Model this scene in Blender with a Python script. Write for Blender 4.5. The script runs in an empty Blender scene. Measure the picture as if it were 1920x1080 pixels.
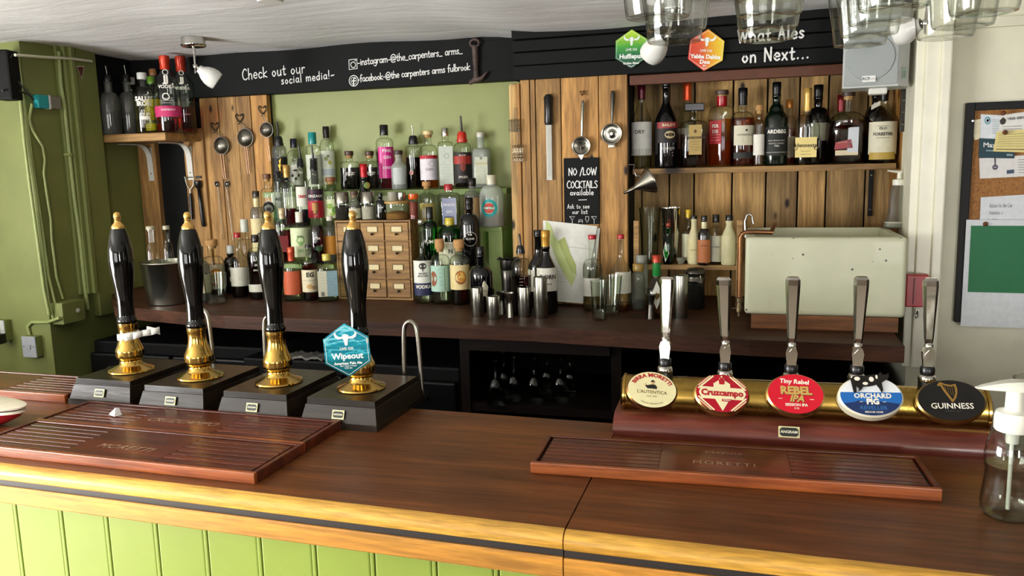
import bpy, bmesh, math, random
from math import sin, cos, pi, radians, sqrt, atan2, hypot
from mathutils import Vector, Matrix
random.seed(7)
S = bpy.context.scene
COL = S.collection

# ------------------------------------------------------------------ camera
FPX, YAW, PITCH, ROLL = 1517.3, 0.29038, 0.148066, -0.024834   # measured from the photo's vanishing lines
EYE = Vector((0.0, 0.0, 1.64))
_r = Vector((cos(YAW), sin(YAW), 0)); _f = Vector((-sin(YAW)*cos(PITCH), cos(YAW)*cos(PITCH), -sin(PITCH)))
_u = _r.cross(_f)
RT = _r*cos(ROLL) + _u*sin(ROLL); UP = -_r*sin(ROLL) + _u*cos(ROLL); FW = _f
cam_data = bpy.data.cameras.new('camera'); cam = bpy.data.objects.new('camera', cam_data); COL.objects.link(cam)
cam_data.sensor_width = 36.0; cam_data.lens = FPX/1920*36.0; cam_data.clip_start = 0.05; cam_data.clip_end = 60
cam.matrix_world = Matrix(((RT.x, UP.x, -FW.x, EYE.x), (RT.y, UP.y, -FW.y, EYE.y), (RT.z, UP.z, -FW.z, EYE.z), (0, 0, 0, 1)))
S.camera = cam

# ------------------------------------------------------------------ colour management, world, daylight
S.view_settings.view_transform = 'Standard'; S.view_settings.look = 'None'; S.view_settings.gamma = 1.0
S.view_settings.use_curve_mapping = False
S.view_settings.exposure = 0.15
S.cycles.use_denoising = True
S.cycles.max_bounces = 24; S.cycles.transmission_bounces = 20; S.cycles.transparent_max_bounces = 48
S.cycles.glossy_bounces = 6; S.cycles.diffuse_bounces = 6
S.cycles.sample_clamp_indirect = 6.0
S.cycles.caustics_reflective = False; S.cycles.caustics_refractive = False
world = bpy.data.worlds.new('world'); S.world = world; world.use_nodes = True
bg = world.node_tree.nodes['Background']; bg.inputs[0].default_value = (0.80, 0.86, 0.92, 1); bg.inputs[1].default_value = 0.35

def window_light(name, loc, rot, sx, sy, power, colour):
    d = bpy.data.lights.new(name, 'AREA'); d.shape = 'RECTANGLE'; d.size = sx; d.size_y = sy; d.energy = power; d.color = colour
    o = bpy.data.objects.new(name, d); o.location = loc; o.rotation_euler = rot; COL.objects.link(o); return o
window_light('daylight_front_window', (-1.95, -4.54, 1.32), (radians(96), 0, 0), 3.0, 1.25, 85, (1.0, 0.99, 0.97))
window_light('daylight_left_window', (-3.86, -0.3, 1.12), (radians(96), 0, radians(-82)), 2.0, 1.15, 212, (1.0, 0.995, 0.985))
window_light('daylight_front_window', (2.15, -4.54, 1.32), (radians(96), 0, 0), 0.8, 1.25, 100, (1.0, 0.99, 0.97))  # added fill, no window known here: brightens the right of the back bar
sun_d = bpy.data.lights.new('sun', 'SUN'); sun_d.energy = 120; sun_d.angle = .009; sun_d.color = (1.0, .97, .92)
sun = bpy.data.objects.new('sun', sun_d); COL.objects.link(sun); sun.rotation_euler = Vector((.75, .05, -.85)).to_track_quat('-Z', 'Y').to_euler()   # added: bounces off the floor by the left window to brighten the ceiling
window_light('daylight_side_window', (2.56, -0.1, 1.50), (radians(90), 0, radians(90)), 0.45, 0.9, 2.5, (1.0, 0.98, 0.95))

# ------------------------------------------------------------------ measuring: where a pixel's ray meets a real plane
def ray(px, py):
    return FW + RT*((px-960)/FPX) - UP*((py-540)/FPX)
def at(px, py, Y=None, Z=None, X=None):
    d = ray(px, py)
    t = (Y-EYE.y)/d.y if Y is not None else (Z-EYE.z)/d.z if Z is not None else (X-EYE.x)/d.x
    return EYE + d*t
def depth(p):
    return (Vector(p)-EYE).dot(FW)
def mpp(p):                       # metres per pixel at a point
    return depth(p)/FPX

# ------------------------------------------------------------------ objects, tags
def tag(o, label=None, cat=None, group=None, kind=None):
    if label: o['label'] = label
    if cat: o['category'] = cat
    if group: o['group'] = group
    if kind: o['kind'] = kind
    return o
def empty(name, loc=(0, 0, 0), rz=0.0, label=None, cat=None, group=None):
    o = bpy.data.objects.new(name, None); o.location = loc; o.rotation_euler = (0, 0, rz); o.empty_display_size = 0.05
    COL.objects.link(o); return tag(o, label, cat, group)
def link(name, me, parent=None, loc=None, rot=None):
    o = bpy.data.objects.new(name, me); COL.objects.link(o)
    if parent is not None: o.parent = parent
    if loc is not None: o.location = loc
    if rot is not None: o.rotation_euler = rot
    return o

class MB:
    """collects verts and faces, each face with a material slot; build() makes one mesh object"""
    def __init__(s): s.v = []; s.f = []; s.m = []; s.sm = []
    def add(s, vs, fs, mi=0, smooth=False, M=None):
        b = len(s.v)
        s.v += [tuple(M @ Vector(v)) if M is not None else tuple(v) for v in vs]
        for f in fs: s.f.append(tuple(b+i for i in f)); s.m.append(mi); s.sm.append(smooth)
        return s
    def box(s, c, d, mi=0, M=None, bev=0.0):
        x, y, z = c; a, b, e = d[0]/2, d[1]/2, d[2]/2
        if bev > 0:
            bev = min(bev, a*.9, b*.9, e*.9)
            bm = bmesh.new(); bmesh.ops.create_cube(bm, size=1.0)
            for v in bm.verts: v.co = Vector((x+v.co.x*2*a, y+v.co.y*2*b, z+v.co.z*2*e))
            bmesh.ops.bevel(bm, geom=bm.edges[:], offset=bev, segments=2, profile=0.6, affect='EDGES')
            bm.verts.index_update()
            s.add([v.co.copy() for v in bm.verts], [[v.index for v in f.verts] for f in bm.faces], mi, False, M); bm.free(); return s
        vs = [(x-a,y-b,z-e),(x+a,y-b,z-e),(x+a,y+b,z-e),(x-a,y+b,z-e),(x-a,y-b,z+e),(x+a,y-b,z+e),(x+a,y+b,z+e),(x-a,y+b,z+e)]
        return s.add(vs, [(0,3,2,1),(4,5,6,7),(0,1,5,4),(1,2,6,5),(2,3,7,6),(3,0,4,7)], mi, False, M)
    def lathe(s, prof, n=24, mi=0, M=None, sec=None, caps=True, smooth=True):
        """prof: [(r,z)] bottom to top; sec(theta, z) -> (sx, sy) unit section"""
        vs = []; fs = []
        for r, z in prof:
            for k in range(n):
                t = 2*pi*k/n
                a, b = sec(t, z) if sec else (cos(t), sin(t))
                vs.append((r*a, r*b, z))
        for i in range(len(prof)-1):
            for k in range(n):
                k2 = (k+1) % n
                fs.append((i*n+k, i*n+k2, (i+1)*n+k2, (i+1)*n+k))
        if caps:
            if prof[0][0] > 1e-6: fs.append(tuple(reversed(range(n))))
            if prof[-1][0] > 1e-6: fs.append(tuple(range((len(prof)-1)*n, len(prof)*n)))
        return s.add(vs, fs, mi, smooth, M)
    def tube(s, pts, r, n=8, mi=0, caps=True, M=None):
        pts = [Vector(p) for p in pts]; vs = []; fs = []
        rr = r if isinstance(r, (list, tuple)) else [r]*len(pts)
        prev = None
        for i, p in enumerate(pts):
            t = (pts[min(i+1, len(pts)-1)]-pts[max(i-1, 0)]).normalized()
            if prev is None:
                a = Vector((0, 0, 1)) if abs(t.z) < .9 else Vector((1, 0, 0))
                nrm = t.cross(a).normalized()
            else:
                nrm = (prev - t*prev.dot(t)).normalized()
            prev = nrm; bn = t.cross(nrm)
            for k in range(n):
                q = 2*pi*k/n; vs.append(p + nrm*(rr[i]*cos(q)) + bn*(rr[i]*sin(q)))
        for i in range(len(pts)-1):
            for k in range(n):
                k2 = (k+1) % n; fs.append((i*n+k, i*n+k2, (i+1)*n+k2, (i+1)*n+k))
        if caps: fs.append(tuple(reversed(range(n)))); fs.append(tuple(range((len(pts)-1)*n, len(pts)*n)))
        return s.add(vs, fs, mi, True, M)
    def prism(s, poly, y0, y1, mi=0, M=None, smooth=False):
        """poly in XZ (counter-clockwise seen from -Y), from y0 (front) to y1 (back)"""
        n = len(poly)
        vs = [(p[0], y0, p[1]) for p in poly]+[(p[0], y1, p[1]) for p in poly]
        fs = [tuple(range(n)), tuple(reversed(range(n, 2*n)))]
        for i in range(n):
            j = (i+1) % n; fs.append((j, i, n+i, n+j))
        return s.add(vs, fs, mi, smooth, M)
    def prismz(s, poly, z0, z1, mi=0, M=None):
        n = len(poly); vs = [(p[0], p[1], z0) for p in poly]+[(p[0], p[1], z1) for p in poly]
        fs = [tuple(reversed(range(n))), tuple(range(n, 2*n))]
        for i in range(n):
            j = (i+1) % n; fs.append((i, j, n+j, n+i))
        return s.add(vs, fs, mi, False, M)
    def extrx(s, poly, x0, x1, mi=0, M=None, smooth=False):
        """poly in YZ, extruded along X"""
        n = len(poly); vs = [(x0, p[0], p[1]) for p in poly]+[(x1, p[0], p[1]) for p in poly]
        fs = [tuple(range(n)), tuple(reversed(range(n, 2*n)))]
        for i in range(n):
            j = (i+1) % n; fs.append((j, i, n+i, n+j))
        return s.add(vs, fs, mi, smooth, M)
    def build(s, name, mats, parent=None, loc=None, rot=None, fix=True):
        me = bpy.data.meshes.new(name)
        me.from_pydata([tuple(v) for v in s.v], [], s.f)
        if not isinstance(mats, (list, tuple)): mats = [mats]
        for m in mats: me.materials.append(m)
        for p, mi, sm in zip(me.polygons, s.m, s.sm): p.material_index = mi; p.use_smooth = sm
        me.update()
        if fix:
            bm = bmesh.new(); bm.from_mesh(me); bmesh.ops.recalc_face_normals(bm, faces=bm.faces[:]); bm.to_mesh(me); bm.free()
        if any(s.sm):
            try: me.set_sharp_from_angle(angle=radians(48))
            except Exception: pass
        return link(name, me, parent, loc, rot)

def dup_tree(o, parent=None):
    c = o.copy(); COL.objects.link(c); c.parent = parent
    for ch in list(o.children): dup_tree(ch, c)
    return c
def RZ(a): return Matrix.Rotation(a, 4, 'Z')
def RX(a): return Matrix.Rotation(a, 4, 'X')
def RY(a): return Matrix.Rotation(a, 4, 'Y')
def T(x, y, z): return Matrix.Translation((x, y, z))
def ell(rx, rz, n=40, cx=0, cz=0): return [(cx+rx*cos(2*pi*k/n), cz+rz*sin(2*pi*k/n)) for k in range(n)]

# ------------------------------------------------------------------ materials
MATS = {}
def lin(c):
    if isinstance(c, str):
        c = c.lstrip('#'); c = [int(c[i:i+2], 16)/255 for i in (0, 2, 4)]
        c = [x/12.92 if x <= .04045 else ((x+.055)/1.055)**2.4 for x in c]
    return (*c[:3], 1.0)
def base_mat(name):
    m = bpy.data.materials.new(name); m.use_nodes = True; nt = m.node_tree
    return m, nt, nt.nodes['Principled BSDF']
def N(nt, t, **kw):
    n = nt.nodes.new(t)
    for k, v in kw.items(): setattr(n, k, v)
    return n
def noise(nt, scale, detail=4, vec=None, rough=.55):
    n = N(nt, 'ShaderNodeTexNoise'); n.inputs['Scale'].default_value = scale; n.inputs['Detail'].default_value = detail; n.inputs['Roughness'].default_value = rough
    if vec is not None: nt.links.new(vec, n.inputs['Vector'])
    return n
def coords(nt, scale=(1, 1, 1), kind='Object'):
    tc = N(nt, 'ShaderNodeTexCoord'); mp = N(nt, 'ShaderNodeMapping'); mp.inputs['Scale'].default_value = scale
    nt.links.new(tc.outputs[kind], mp.inputs['Vector']); return mp.outputs['Vector']
def ramp(nt, fac, stops):
    r = N(nt, 'ShaderNodeValToRGB'); e = r.color_ramp.elements
    while len(e) < len(stops): e.new(.5)
    for k, (p, c) in enumerate(stops): e[k].position = p; e[k].color = lin(c) if not isinstance(c, tuple) or len(c) != 4 else c
    nt.links.new(fac, r.inputs['Fac']); return r.outputs['Color']
def mixc(nt, fac, a, b, mode='MIX'):
    m = N(nt, 'ShaderNodeMix', data_type='RGBA', blend_type=mode)
    for i, v in ((0, fac), (6, a), (7, b)):
        if hasattr(v, 'is_linked'): nt.links.new(v, m.inputs[i])
        elif i == 0: m.inputs[0].default_value = v
        else: m.inputs[i].default_value = lin(v)
    return m.outputs[2]
def bump(nt, bs, h, strength, dist=.01):
    b = N(nt, 'ShaderNodeBump'); b.inputs['Strength'].default_value = strength; b.inputs['Distance'].default_value = dist
    nt.links.new(h, b.inputs['Height']); nt.links.new(b.outputs['Normal'], bs.inputs['Normal'])
def plain(name, c, rough=.5, metal=0.0, var=0.0, vs=30, bmp=0.0, spec=.5, coat=0.0):
    if name in MATS: return MATS[name]
    m, nt, bs = base_mat(name); bs.inputs['Roughness'].default_value = rough; bs.inputs['Metallic'].default_value = metal
    bs.inputs['Specular IOR Level'].default_value = spec; bs.inputs['Coat Weight'].default_value = coat; bs.inputs['Coat Roughness'].default_value = .08
    bs.inputs['Base Color'].default_value = lin(c)
    nz = noise(nt, vs, 3, coords(nt))
    l = lin(c); v = max(var, .03)
    a = tuple(max(0, x*(1-v)) for x in l[:3])+(1.,); b = tuple(min(1, x*(1+v)) for x in l[:3])+(1.,)
    nt.links.new(ramp(nt, nz.outputs['Fac'], [(.3, a), (.7, b)]), bs.inputs['Base Color'])
    if bmp: bump(nt, bs, nz.outputs['Fac'], bmp)
    MATS[name] = m; return m
def wood(name, dark, light, grain='X', scale=1.0, rough=.45, knots=0.0, island=0.0, coat=0.0, fine=1.0, bmp=.15, spec=.5):
    if name in MATS: return MATS[name]
    m, nt, bs = base_mat(name)
    st = {'X': (1.6, 22, 22), 'Y': (22, 1.6, 22), 'Z': (22, 22, 1.6)}[grain]
    v = coords(nt, tuple(a*scale for a in st))
    if island:
        g = N(nt, 'ShaderNodeNewGeometry'); vm = N(nt, 'ShaderNodeVectorMath', operation='MULTIPLY_ADD')
        cb = N(nt, 'ShaderNodeCombineXYZ')
        for k in range(3): nt.links.new(g.outputs['Random Per Island'], cb.inputs[k])
        nt.links.new(cb.outputs[0], vm.inputs[0]); vm.inputs[1].default_value = (37, 53, 71); nt.links.new(v, vm.inputs[2]); v = vm.outputs[0]
    n1 = noise(nt, 1.0, 6, v, .62); n1.inputs['Distortion'].default_value = .8
    col = ramp(nt, n1.outputs['Fac'], [(.28, dark), (.72, light)])
    v2 = coords(nt, tuple(a*scale*5*fine for a in st)); n2 = noise(nt, 1.0, 3, v2, .6)
    lo = tuple([.70]*3)+(1.,); hi = tuple([1.12]*3)+(1.,)
    col = mixc(nt, 1.0, col, ramp(nt, n2.outputs['Fac'], [(.35, lo), (.62, hi)]), 'MULTIPLY')
    n3 = noise(nt, 3.0, 2, coords(nt)); col = mixc(nt, .8, col, ramp(nt, n3.outputs['Fac'], [(.3, (.72, .72, .72, 1.)), (.7, (1.12, 1.1, 1.06, 1.))]), 'MULTIPLY')
    if island:
        col = mixc(nt, island, col, ramp(nt, g.outputs['Random Per Island'], [(0, (.45, .42, .40, 1.)), (.5, (.95, .95, .95, 1.)), (1., (1.35, 1.22, 1.05, 1.))]), 'MULTIPLY')
    if knots:
        sq = {'X': (.45, 1, 1), 'Y': (1, .45, 1), 'Z': (1, 1, .45)}[grain]
        vo = N(nt, 'ShaderNodeTexVoronoi'); vo.inputs['Scale'].default_value = knots; nt.links.new(coords(nt, sq), vo.inputs['Vector'])
        col = mixc(nt, ramp(nt, vo.outputs['Distance'], [(.06, (1., 1., 1., 1.)), (.13, (0., 0., 0., 1.))]), col, '#20120a')
    nt.links.new(col, bs.inputs['Base Color'])
    bs.inputs['Roughness'].default_value = rough; bs.inputs['Coat Weight'].default_value = coat; bs.inputs['Coat Roughness'].default_value = .12
    bs.inputs['Specular IOR Level'].default_value = spec
    bump(nt, bs, n2.outputs['Fac'], bmp, .004); MATS[name] = m; return m
def metal(name, c, rough=.2, var=.3, vs=40, aniso=0.0):
    if name in MATS: return MATS[name]
    m, nt, bs = base_mat(name); bs.inputs['Metallic'].default_value = 1.0; bs.inputs['Base Color'].default_value = lin(c); bs.inputs['Anisotropic'].default_value = aniso
    nz = noise(nt, vs, 4, coords(nt)); mr = N(nt, 'ShaderNodeMapRange')
    mr.inputs['To Min'].default_value = rough*(1-var); mr.inputs['To Max'].default_value = rough*(1+var)
    nt.links.new(nz.outputs['Fac'], mr.inputs['Value']); nt.links.new(mr.outputs[0], bs.inputs['Roughness']); MATS[name] = m; return m
def thin_glass(name, tint='#f8fbf6', edge='#75806e', frost=0.0, ior=1.55):
    """single-walled bottle glass: clear in the middle, denser where one looks along the wall, with reflections"""
    if name in MATS: return MATS[name]
    m, nt, bs = base_mat(name); nt.nodes.remove(bs); out = nt.nodes['Material Output']
    lw = N(nt, 'ShaderNodeLayerWeight'); lw.inputs['Blend'].default_value = .5
    tr = N(nt, 'ShaderNodeBsdfTransparent'); nt.links.new(mixc(nt, ramp(nt, lw.outputs['Facing'], [(.50, (0., 0., 0., 1.)), (1.0, (1., 1., 1., 1.))]), tint, edge), tr.inputs['Color'])
    gl = N(nt, 'ShaderNodeBsdfGlossy'); gl.inputs['Roughness'].default_value = .04 + frost*.3
    nz = noise(nt, 12, 2, coords(nt)); bp = N(nt, 'ShaderNodeBump'); bp.inputs['Strength'].default_value = .05; nt.links.new(nz.outputs['Fac'], bp.inputs['Height']); nt.links.new(bp.outputs[0], gl.inputs['Normal'])
    pw = N(nt, 'ShaderNodeMath', operation='POWER'); nt.links.new(lw.outputs['Facing'], pw.inputs[0]); pw.inputs[1].default_value = 4.0
    r0 = ((ior-1)/(ior+1))**2; fr = N(nt, 'ShaderNodeMath', operation='MULTIPLY_ADD'); nt.links.new(pw.outputs[0], fr.inputs[0]); fr.inputs[1].default_value = (1-r0)*.8; fr.inputs[2].default_value = r0
    mx = N(nt, 'ShaderNodeMixShader'); nt.links.new(fr.outputs[0], mx.inputs[0]); nt.links.new(tr.outputs[0], mx.inputs[1]); nt.links.new(gl.outputs[0], mx.inputs[2])
    last = mx
    if frost:
        df = N(nt, 'ShaderNodeBsdfDiffuse'); df.inputs['Color'].default_value = lin(tint)
        m2 = N(nt, 'ShaderNodeMixShader'); m2.inputs[0].default_value = frost; nt.links.new(mx.outputs[0], m2.inputs[1]); nt.links.new(df.outputs[0], m2.inputs[2]); last = m2
    nt.links.new(last.outputs[0], out.inputs['Surface']); MATS[name] = m; return m
def solid_glass(name, tint='#ffffff', ior=1.45, rough=0.0):
    if name in MATS: return MATS[name]
    m, nt, bs = base_mat(name); bs.inputs['Transmission Weight'].default_value = 1.0; bs.inputs['IOR'].default_value = ior
    bs.inputs['Roughness'].default_value = rough; bs.inputs['Base Color'].default_value = lin(tint); MATS[name] = m; return m
def lq(c):
    """spirit seen in its bottle: tinted, a little denser towards its sides, with a faint surface reflection"""
    l = lin(c); d = tuple(x**1.35 for x in l[:3])
    h = lambda q: '#'+''.join('%02x' % int(255*max(0, min(1, (12.92*x if x <= .0031308 else 1.055*x**(1/2.4)-.055)))) for x in q)
    return thin_glass('liquid_'+c.strip('#'), h(tuple(x**.58 for x in l[:3])), h(d))
def ink(c): return plain('ink_'+c.strip('#'), c, .55)
def paper(c): return plain('paper_'+c.strip('#'), c, .6, var=.06, vs=60)
def gloss(c): return plain('gloss_'+c.strip('#'), c, .22, var=.05)
def dgl(c): return plain('dark_glass_'+c.strip('#'), c, .05, var=.1, coat=.4)

STEEL = metal('brushed_steel', '#a19e92', .24, .08); CHROME = metal('chrome', '#d2cfc8', .09, .5, 60); BRASS = metal('polished_brass', '#bd9a50', .15, .4, 25)
BRASSW = metal('worn_brass', '#ac8d45', .24, .7, 30); DSTEEL = metal('dark_steel', '#5b5852', .3); COPPER = metal('old_copper', '#8a6142', .35); GOLD = metal('gold_foil', '#c9973a', .25)
IRON = plain('rusty_iron', '#4a3a33', .65, var=.4, bmp=.3); BLACKP = plain('black_plastic', '#0c0c0d', .3); RUBBER = plain('black_rubber', '#111111', .55)
CLEAR = thin_glass('clear_bottle_glass'); FROST = thin_glass('frosted_glass', '#dfe6dc', '#a8b3a4', .35); GREENG = thin_glass('green_bottle_glass', '#4fae58', '#1d5a28'); SMOKE = thin_glass('smoky_glass', '#cfd1c8', '#7c7f76', .10)
CHALK = plain('chalk_white', '#e9e9e4', .9, var=.1, vs=300); CORK = plain('bottle_cork', '#b98b55', .8, var=.25, vs=200)

# ------------------------------------------------------------------ lettering
_tc = {}
def tmesh(s, size=1.0, bold=0.0, shear=0.0, space=1.0):
    k = (s, round(bold, 3), shear, space)
    if k not in _tc:
        cu = bpy.data.curves.new('lettering', 'FONT'); cu.body = s; cu.size = 1.0; cu.align_x = 'CENTER'; cu.align_y = 'CENTER'
        cu.offset = bold; cu.shear = shear; cu.space_character = space; cu.resolution_u = 2
        o = bpy.data.objects.new('lettering_source', cu); COL.objects.link(o)
        dg = bpy.context.evaluated_depsgraph_get(); dg.update(); me = bpy.data.meshes.new_from_object(o.evaluated_get(dg))
        _tc[k] = ([(v.co.x, v.co.y) for v in me.vertices], [tuple(p.vertices) for p in me.polygons])
        bpy.data.objects.remove(o); bpy.data.curves.remove(cu); bpy.data.meshes.remove(me)
    vs, fs = _tc[k]
    return [(x*size, y*size) for x, y in vs], fs
def flat(x0, z0, y, rot=0.0):
    c, s_ = cos(rot), sin(rot)
    return lambda u, v: (x0+u*c-v*s_, y, z0+u*s_+v*c)
def arc(cx, cz, R, y, up=True, sq=1.0):
    """text along an arc; sq squeezes the circle's height into an ellipse"""
    if up: return lambda u, v: (cx+(R+v)*sin(u/R), y, cz+(R+v)*cos(u/R)*sq)
    return lambda u, v: (cx+(R-v)*sin(u/R), y, cz-(R-v)*cos(u/R)*sq)
def write(mb, s, size, fn, mi=0, bold=0.0, shear=0.0, space=1.0):
    vs, fs = tmesh(s, size, bold, shear, space); mb.add([fn(u, v) for u, v in vs], fs, mi); return mb

# hand lettering: single strokes, drawn as chalk-pen lines
HAND = {
 'a': (.5, [[(.42,.46),(.2,.52),(.05,.25),(.18,.02),(.4,.18),(.42,.5)], [(.42,.5),(.42,.1),(.5,.02)]]),
 'b': (.46, [[(.06,1),(.06,.02)], [(.06,.35),(.25,.52),(.42,.27),(.25,.0),(.06,.08)]]),
 'c': (.42, [[(.4,.42),(.2,.52),(.05,.25),(.2,.0),(.4,.1)]]),
 'd': (.5, [[(.4,.44),(.2,.5),(.05,.24),(.2,.0),(.4,.16)], [(.42,1),(.42,.02)]]),
 'e': (.44, [[(.06,.27),(.4,.29),(.34,.48),(.18,.52),(.04,.24),(.2,.0),(.4,.08)]]),
 'f': (.36, [[(.38,.92),(.24,1.0),(.16,.8),(.15,-.05)], [(.02,.5),(.34,.52)]]),
 'g': (.48, [[(.4,.44),(.2,.52),(.05,.27),(.2,.05),(.4,.2)], [(.42,.5),(.42,-.15),(.25,-.34),(.06,-.22)]]),
 'h': (.46, [[(.06,1),(.06,.0)], [(.06,.32),(.24,.52),(.38,.38),(.39,.0)]]),
 'i': (.2, [[(.1,.5),(.1,.02)], [(.1,.7),(.11,.72)]]),
 'k': (.44, [[(.06,.95),(.06,.0)], [(.4,.52),(.07,.24),(.42,.0)]]),
 'l': (.2, [[(.1,1),(.1,.0)]]),
 'm': (.72, [[(.06,.5),(.06,.0)], [(.06,.32),(.2,.52),(.33,.4),(.34,.0)], [(.34,.32),(.5,.52),(.63,.4),(.64,.0)]]),
 'n': (.46, [[(.06,.5),(.06,.0)], [(.06,.32),(.22,.52),(.37,.4),(.39,.0)]]),
 'o': (.46, [[(.22,.52),(.05,.26),(.22,.0),(.4,.26),(.22,.52)]]),
 'p': (.46, [[(.06,.5),(.06,-.35)], [(.06,.35),(.25,.52),(.42,.27),(.25,.0),(.06,.1)]]),
 'r': (.36, [[(.06,.5),(.06,.0)], [(.06,.3),(.2,.5),(.34,.46)]]),
 's': (.38, [[(.33,.46),(.18,.53),(.07,.4),(.2,.27),(.32,.13),(.18,.0),(.04,.07)]]),
 't': (.36, [[(.17,.82),(.16,.1),(.24,.0),(.33,.06)], [(.02,.52),(.33,.54)]]),
 'u': (.48, [[(.06,.5),(.07,.12),(.2,.0),(.38,.18),(.4,.5)], [(.4,.5),(.41,.0)]]),
 'v': (.44, [[(.04,.5),(.2,.0)], [(.2,.0),(.38,.52)]]),
 'x': (.44, [[(.05,.5),(.38,.0)], [(.38,.52),(.04,.0)]]),
 'A': (.52, [[(.03,.0),(.25,.95)], [(.25,.95),(.47,.0)], [(.1,.35),(.42,.36)]]),
 'C': (.55, [[(.5,.85),(.3,1.0),(.06,.6),(.12,.15),(.35,.0),(.52,.12)]]),
 'I': (.2, [[(.1,.95),(.1,.0)]]),
 'K': (.5, [[(.07,.95),(.07,.0)], [(.44,.95),(.08,.42),(.48,.0)]]),
 'L': (.46, [[(.07,.95),(.07,.02)], [(.07,.02),(.42,.04)]]),
 'N': (.58, [[(.06,.0),(.07,.95)], [(.07,.95),(.48,.03)], [(.48,.03),(.5,.98)]]),
 'O': (.58, [[(.28,.95),(.05,.5),(.26,.02),(.52,.48),(.28,.95)]]),
 'S': (.46, [[(.42,.86),(.24,.97),(.08,.75),(.25,.52),(.4,.25),(.22,.0),(.04,.12)]]),
 'T': (.5, [[(.02,.93),(.48,.95)], [(.25,.94),(.25,.0)]]),
 'W': (.8, [[(.04,.95),(.2,.0)], [(.2,.0),(.38,.8)], [(.38,.8),(.56,.0)], [(.56,.0),(.74,.97)]]),
 'R': (.5, [[(.07,.95),(.07,.0)], [(.07,.93),(.4,.85),(.36,.5),(.08,.46)], [(.2,.46),(.46,.0)]]), 'V': (.5, [[(.03,.95),(.24,.0)], [(.24,.0),(.46,.97)]]),
 '!': (.22, [[(.12,1.0),(.1,.3)], [(.1,.04),(.11,.05)]]),
 '~': (.5, [[(.04,.3),(.16,.4),(.3,.32),(.46,.42)]]),
 '-': (.36, [[(.05,.28),(.3,.3)]]), '_': (.46, [[(.02,-.06),(.42,-.06)]]), '.': (.22, [[(.1,.03),(.11,.05)]]),
 '/': (.4, [[(.02,-.1),(.36,1.02)]]), ' ': (.32, []),
 '@': (.86, [[(.56,.5),(.38,.6),(.24,.35),(.36,.12),(.55,.3),(.58,.55)], [(.58,.55),(.58,.2),(.74,.2),(.82,.5),(.62,.88),(.3,.88),(.06,.5),(.16,.0),(.45,-.14),(.7,-.06)]]),
}
def smooth_pts(p, k=5):
    if len(p) < 3: return p
    out = []
    for i in range(len(p)-1):
        a, b, c, d = p[max(i-1, 0)], p[i], p[i+1], p[min(i+2, len(p)-1)]
        for j in range(k):
            t = j/k
            out.append(tuple(.5*(2*b[q]+(c[q]-a[q])*t+(2*a[q]-5*b[q]+4*c[q]-d[q])*t*t+(3*b[q]-a[q]-3*c[q]+d[q])*t**3) for q in (0, 1)))
    return out+[p[-1]]
_sk = [0]
def stroke(mb, pts, w, fn, mi=0):
    """one continuous ribbon with rounded ends"""
    _sk[0] = (_sk[0]+1) % 6; e = _sk[0]*4e-5
    P = [pts[0]]+[p for i, p in enumerate(pts[1:]) if hypot(p[0]-pts[i][0], p[1]-pts[i][1]) > 1e-7]
    if len(P) < 2: P.append((P[0][0]+w*.02, P[0][1]))
    d = []
    for i in range(len(P)):
        a, b = P[max(i-1, 0)], P[min(i+1, len(P)-1)]; L = hypot(b[0]-a[0], b[1]-a[1]) or 1e-9; d.append(((b[0]-a[0])/L, (b[1]-a[1])/L))
    h = w/2; rows = []
    def cap(p, t, s_):
        for q in (.95, .6): rows.append((p[0]+s_*t[0]*h*q, p[1]+s_*t[1]*h*q, t, h*sqrt(1-q*q)))
    cap(P[0], d[0], -1)
    for p, t in zip(P, d): rows.append((p[0], p[1], t, h))
    e0 = len(rows); 
    for q in (.6, .95): rows.append((P[-1][0]+d[-1][0]*h*q, P[-1][1]+d[-1][1]*h*q, d[-1], h*sqrt(1-q*q)))
    vs = []
    def put(u, v):
        q = fn(u, v)
        return (q[0], q[1]-e, q[2]) if isinstance(q, tuple) else q
    for x, y, t, hh in rows: vs += [put(x-t[1]*hh, y+t[0]*hh), put(x+t[1]*hh, y-t[0]*hh)]
    mb.add(vs, [(2*i, 2*i+1, 2*i+3, 2*i+2) for i in range(len(rows)-1)], mi)
def hand(mb, s, size, w, fn, mi=0, track=.06, jit=.02):
    x = 0.0; rnd = random.Random(s)
    for ch in s:
        adv, st = HAND[ch]; dy = rnd.uniform(-jit, jit)
        for p in st: stroke(mb, [(x+a*size, (b+dy)*size) for a, b in smooth_pts(p)], w, fn, mi)
        x += (adv+track)*size
    return x
# ================================================================== the room
CEIL, XL, BAR, CT = 2.148, -2.905, 1.08, 1.10
GREEN = plain('green_wall_paint', '#767d44', .5, var=.10, vs=6, bmp=.12)
GREENP = plain('green_panel_paint', '#8a9150', .45, var=.06, vs=5, bmp=.04)
LIME = plain('lime_panel_paint', '#82953a', .42, var=.05, vs=8)
CREAM = plain('cream_wall_paint', '#e2dfc8', .7, var=.05, vs=9, bmp=.25)
CREAMG = plain('cream_gloss_paint', '#e6e3cf', .35, var=.05, vs=12)
CEILM, nt, bs = base_mat('ceiling_paint'); bs.inputs['Roughness'].default_value = .85
n1 = noise(nt, 1.0, 6, coords(nt, (1.2, 7, 1)), .65); n1.inputs['Distortion'].default_value = 1.2
c_ = ramp(nt, n1.outputs['Fac'], [(.3, '#dfe0e0'), (.7, '#f6f7f9')])
n2 = noise(nt, 1.3, 8, coords(nt, (.8, 2.2, 1)), .7); wv = ramp(nt, n2.outputs['Fac'], [(.496, (0., 0., 0., 1.)), (.5, (1., 1., 1., 1.)), (.504, (0., 0., 0., 1.))])
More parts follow.
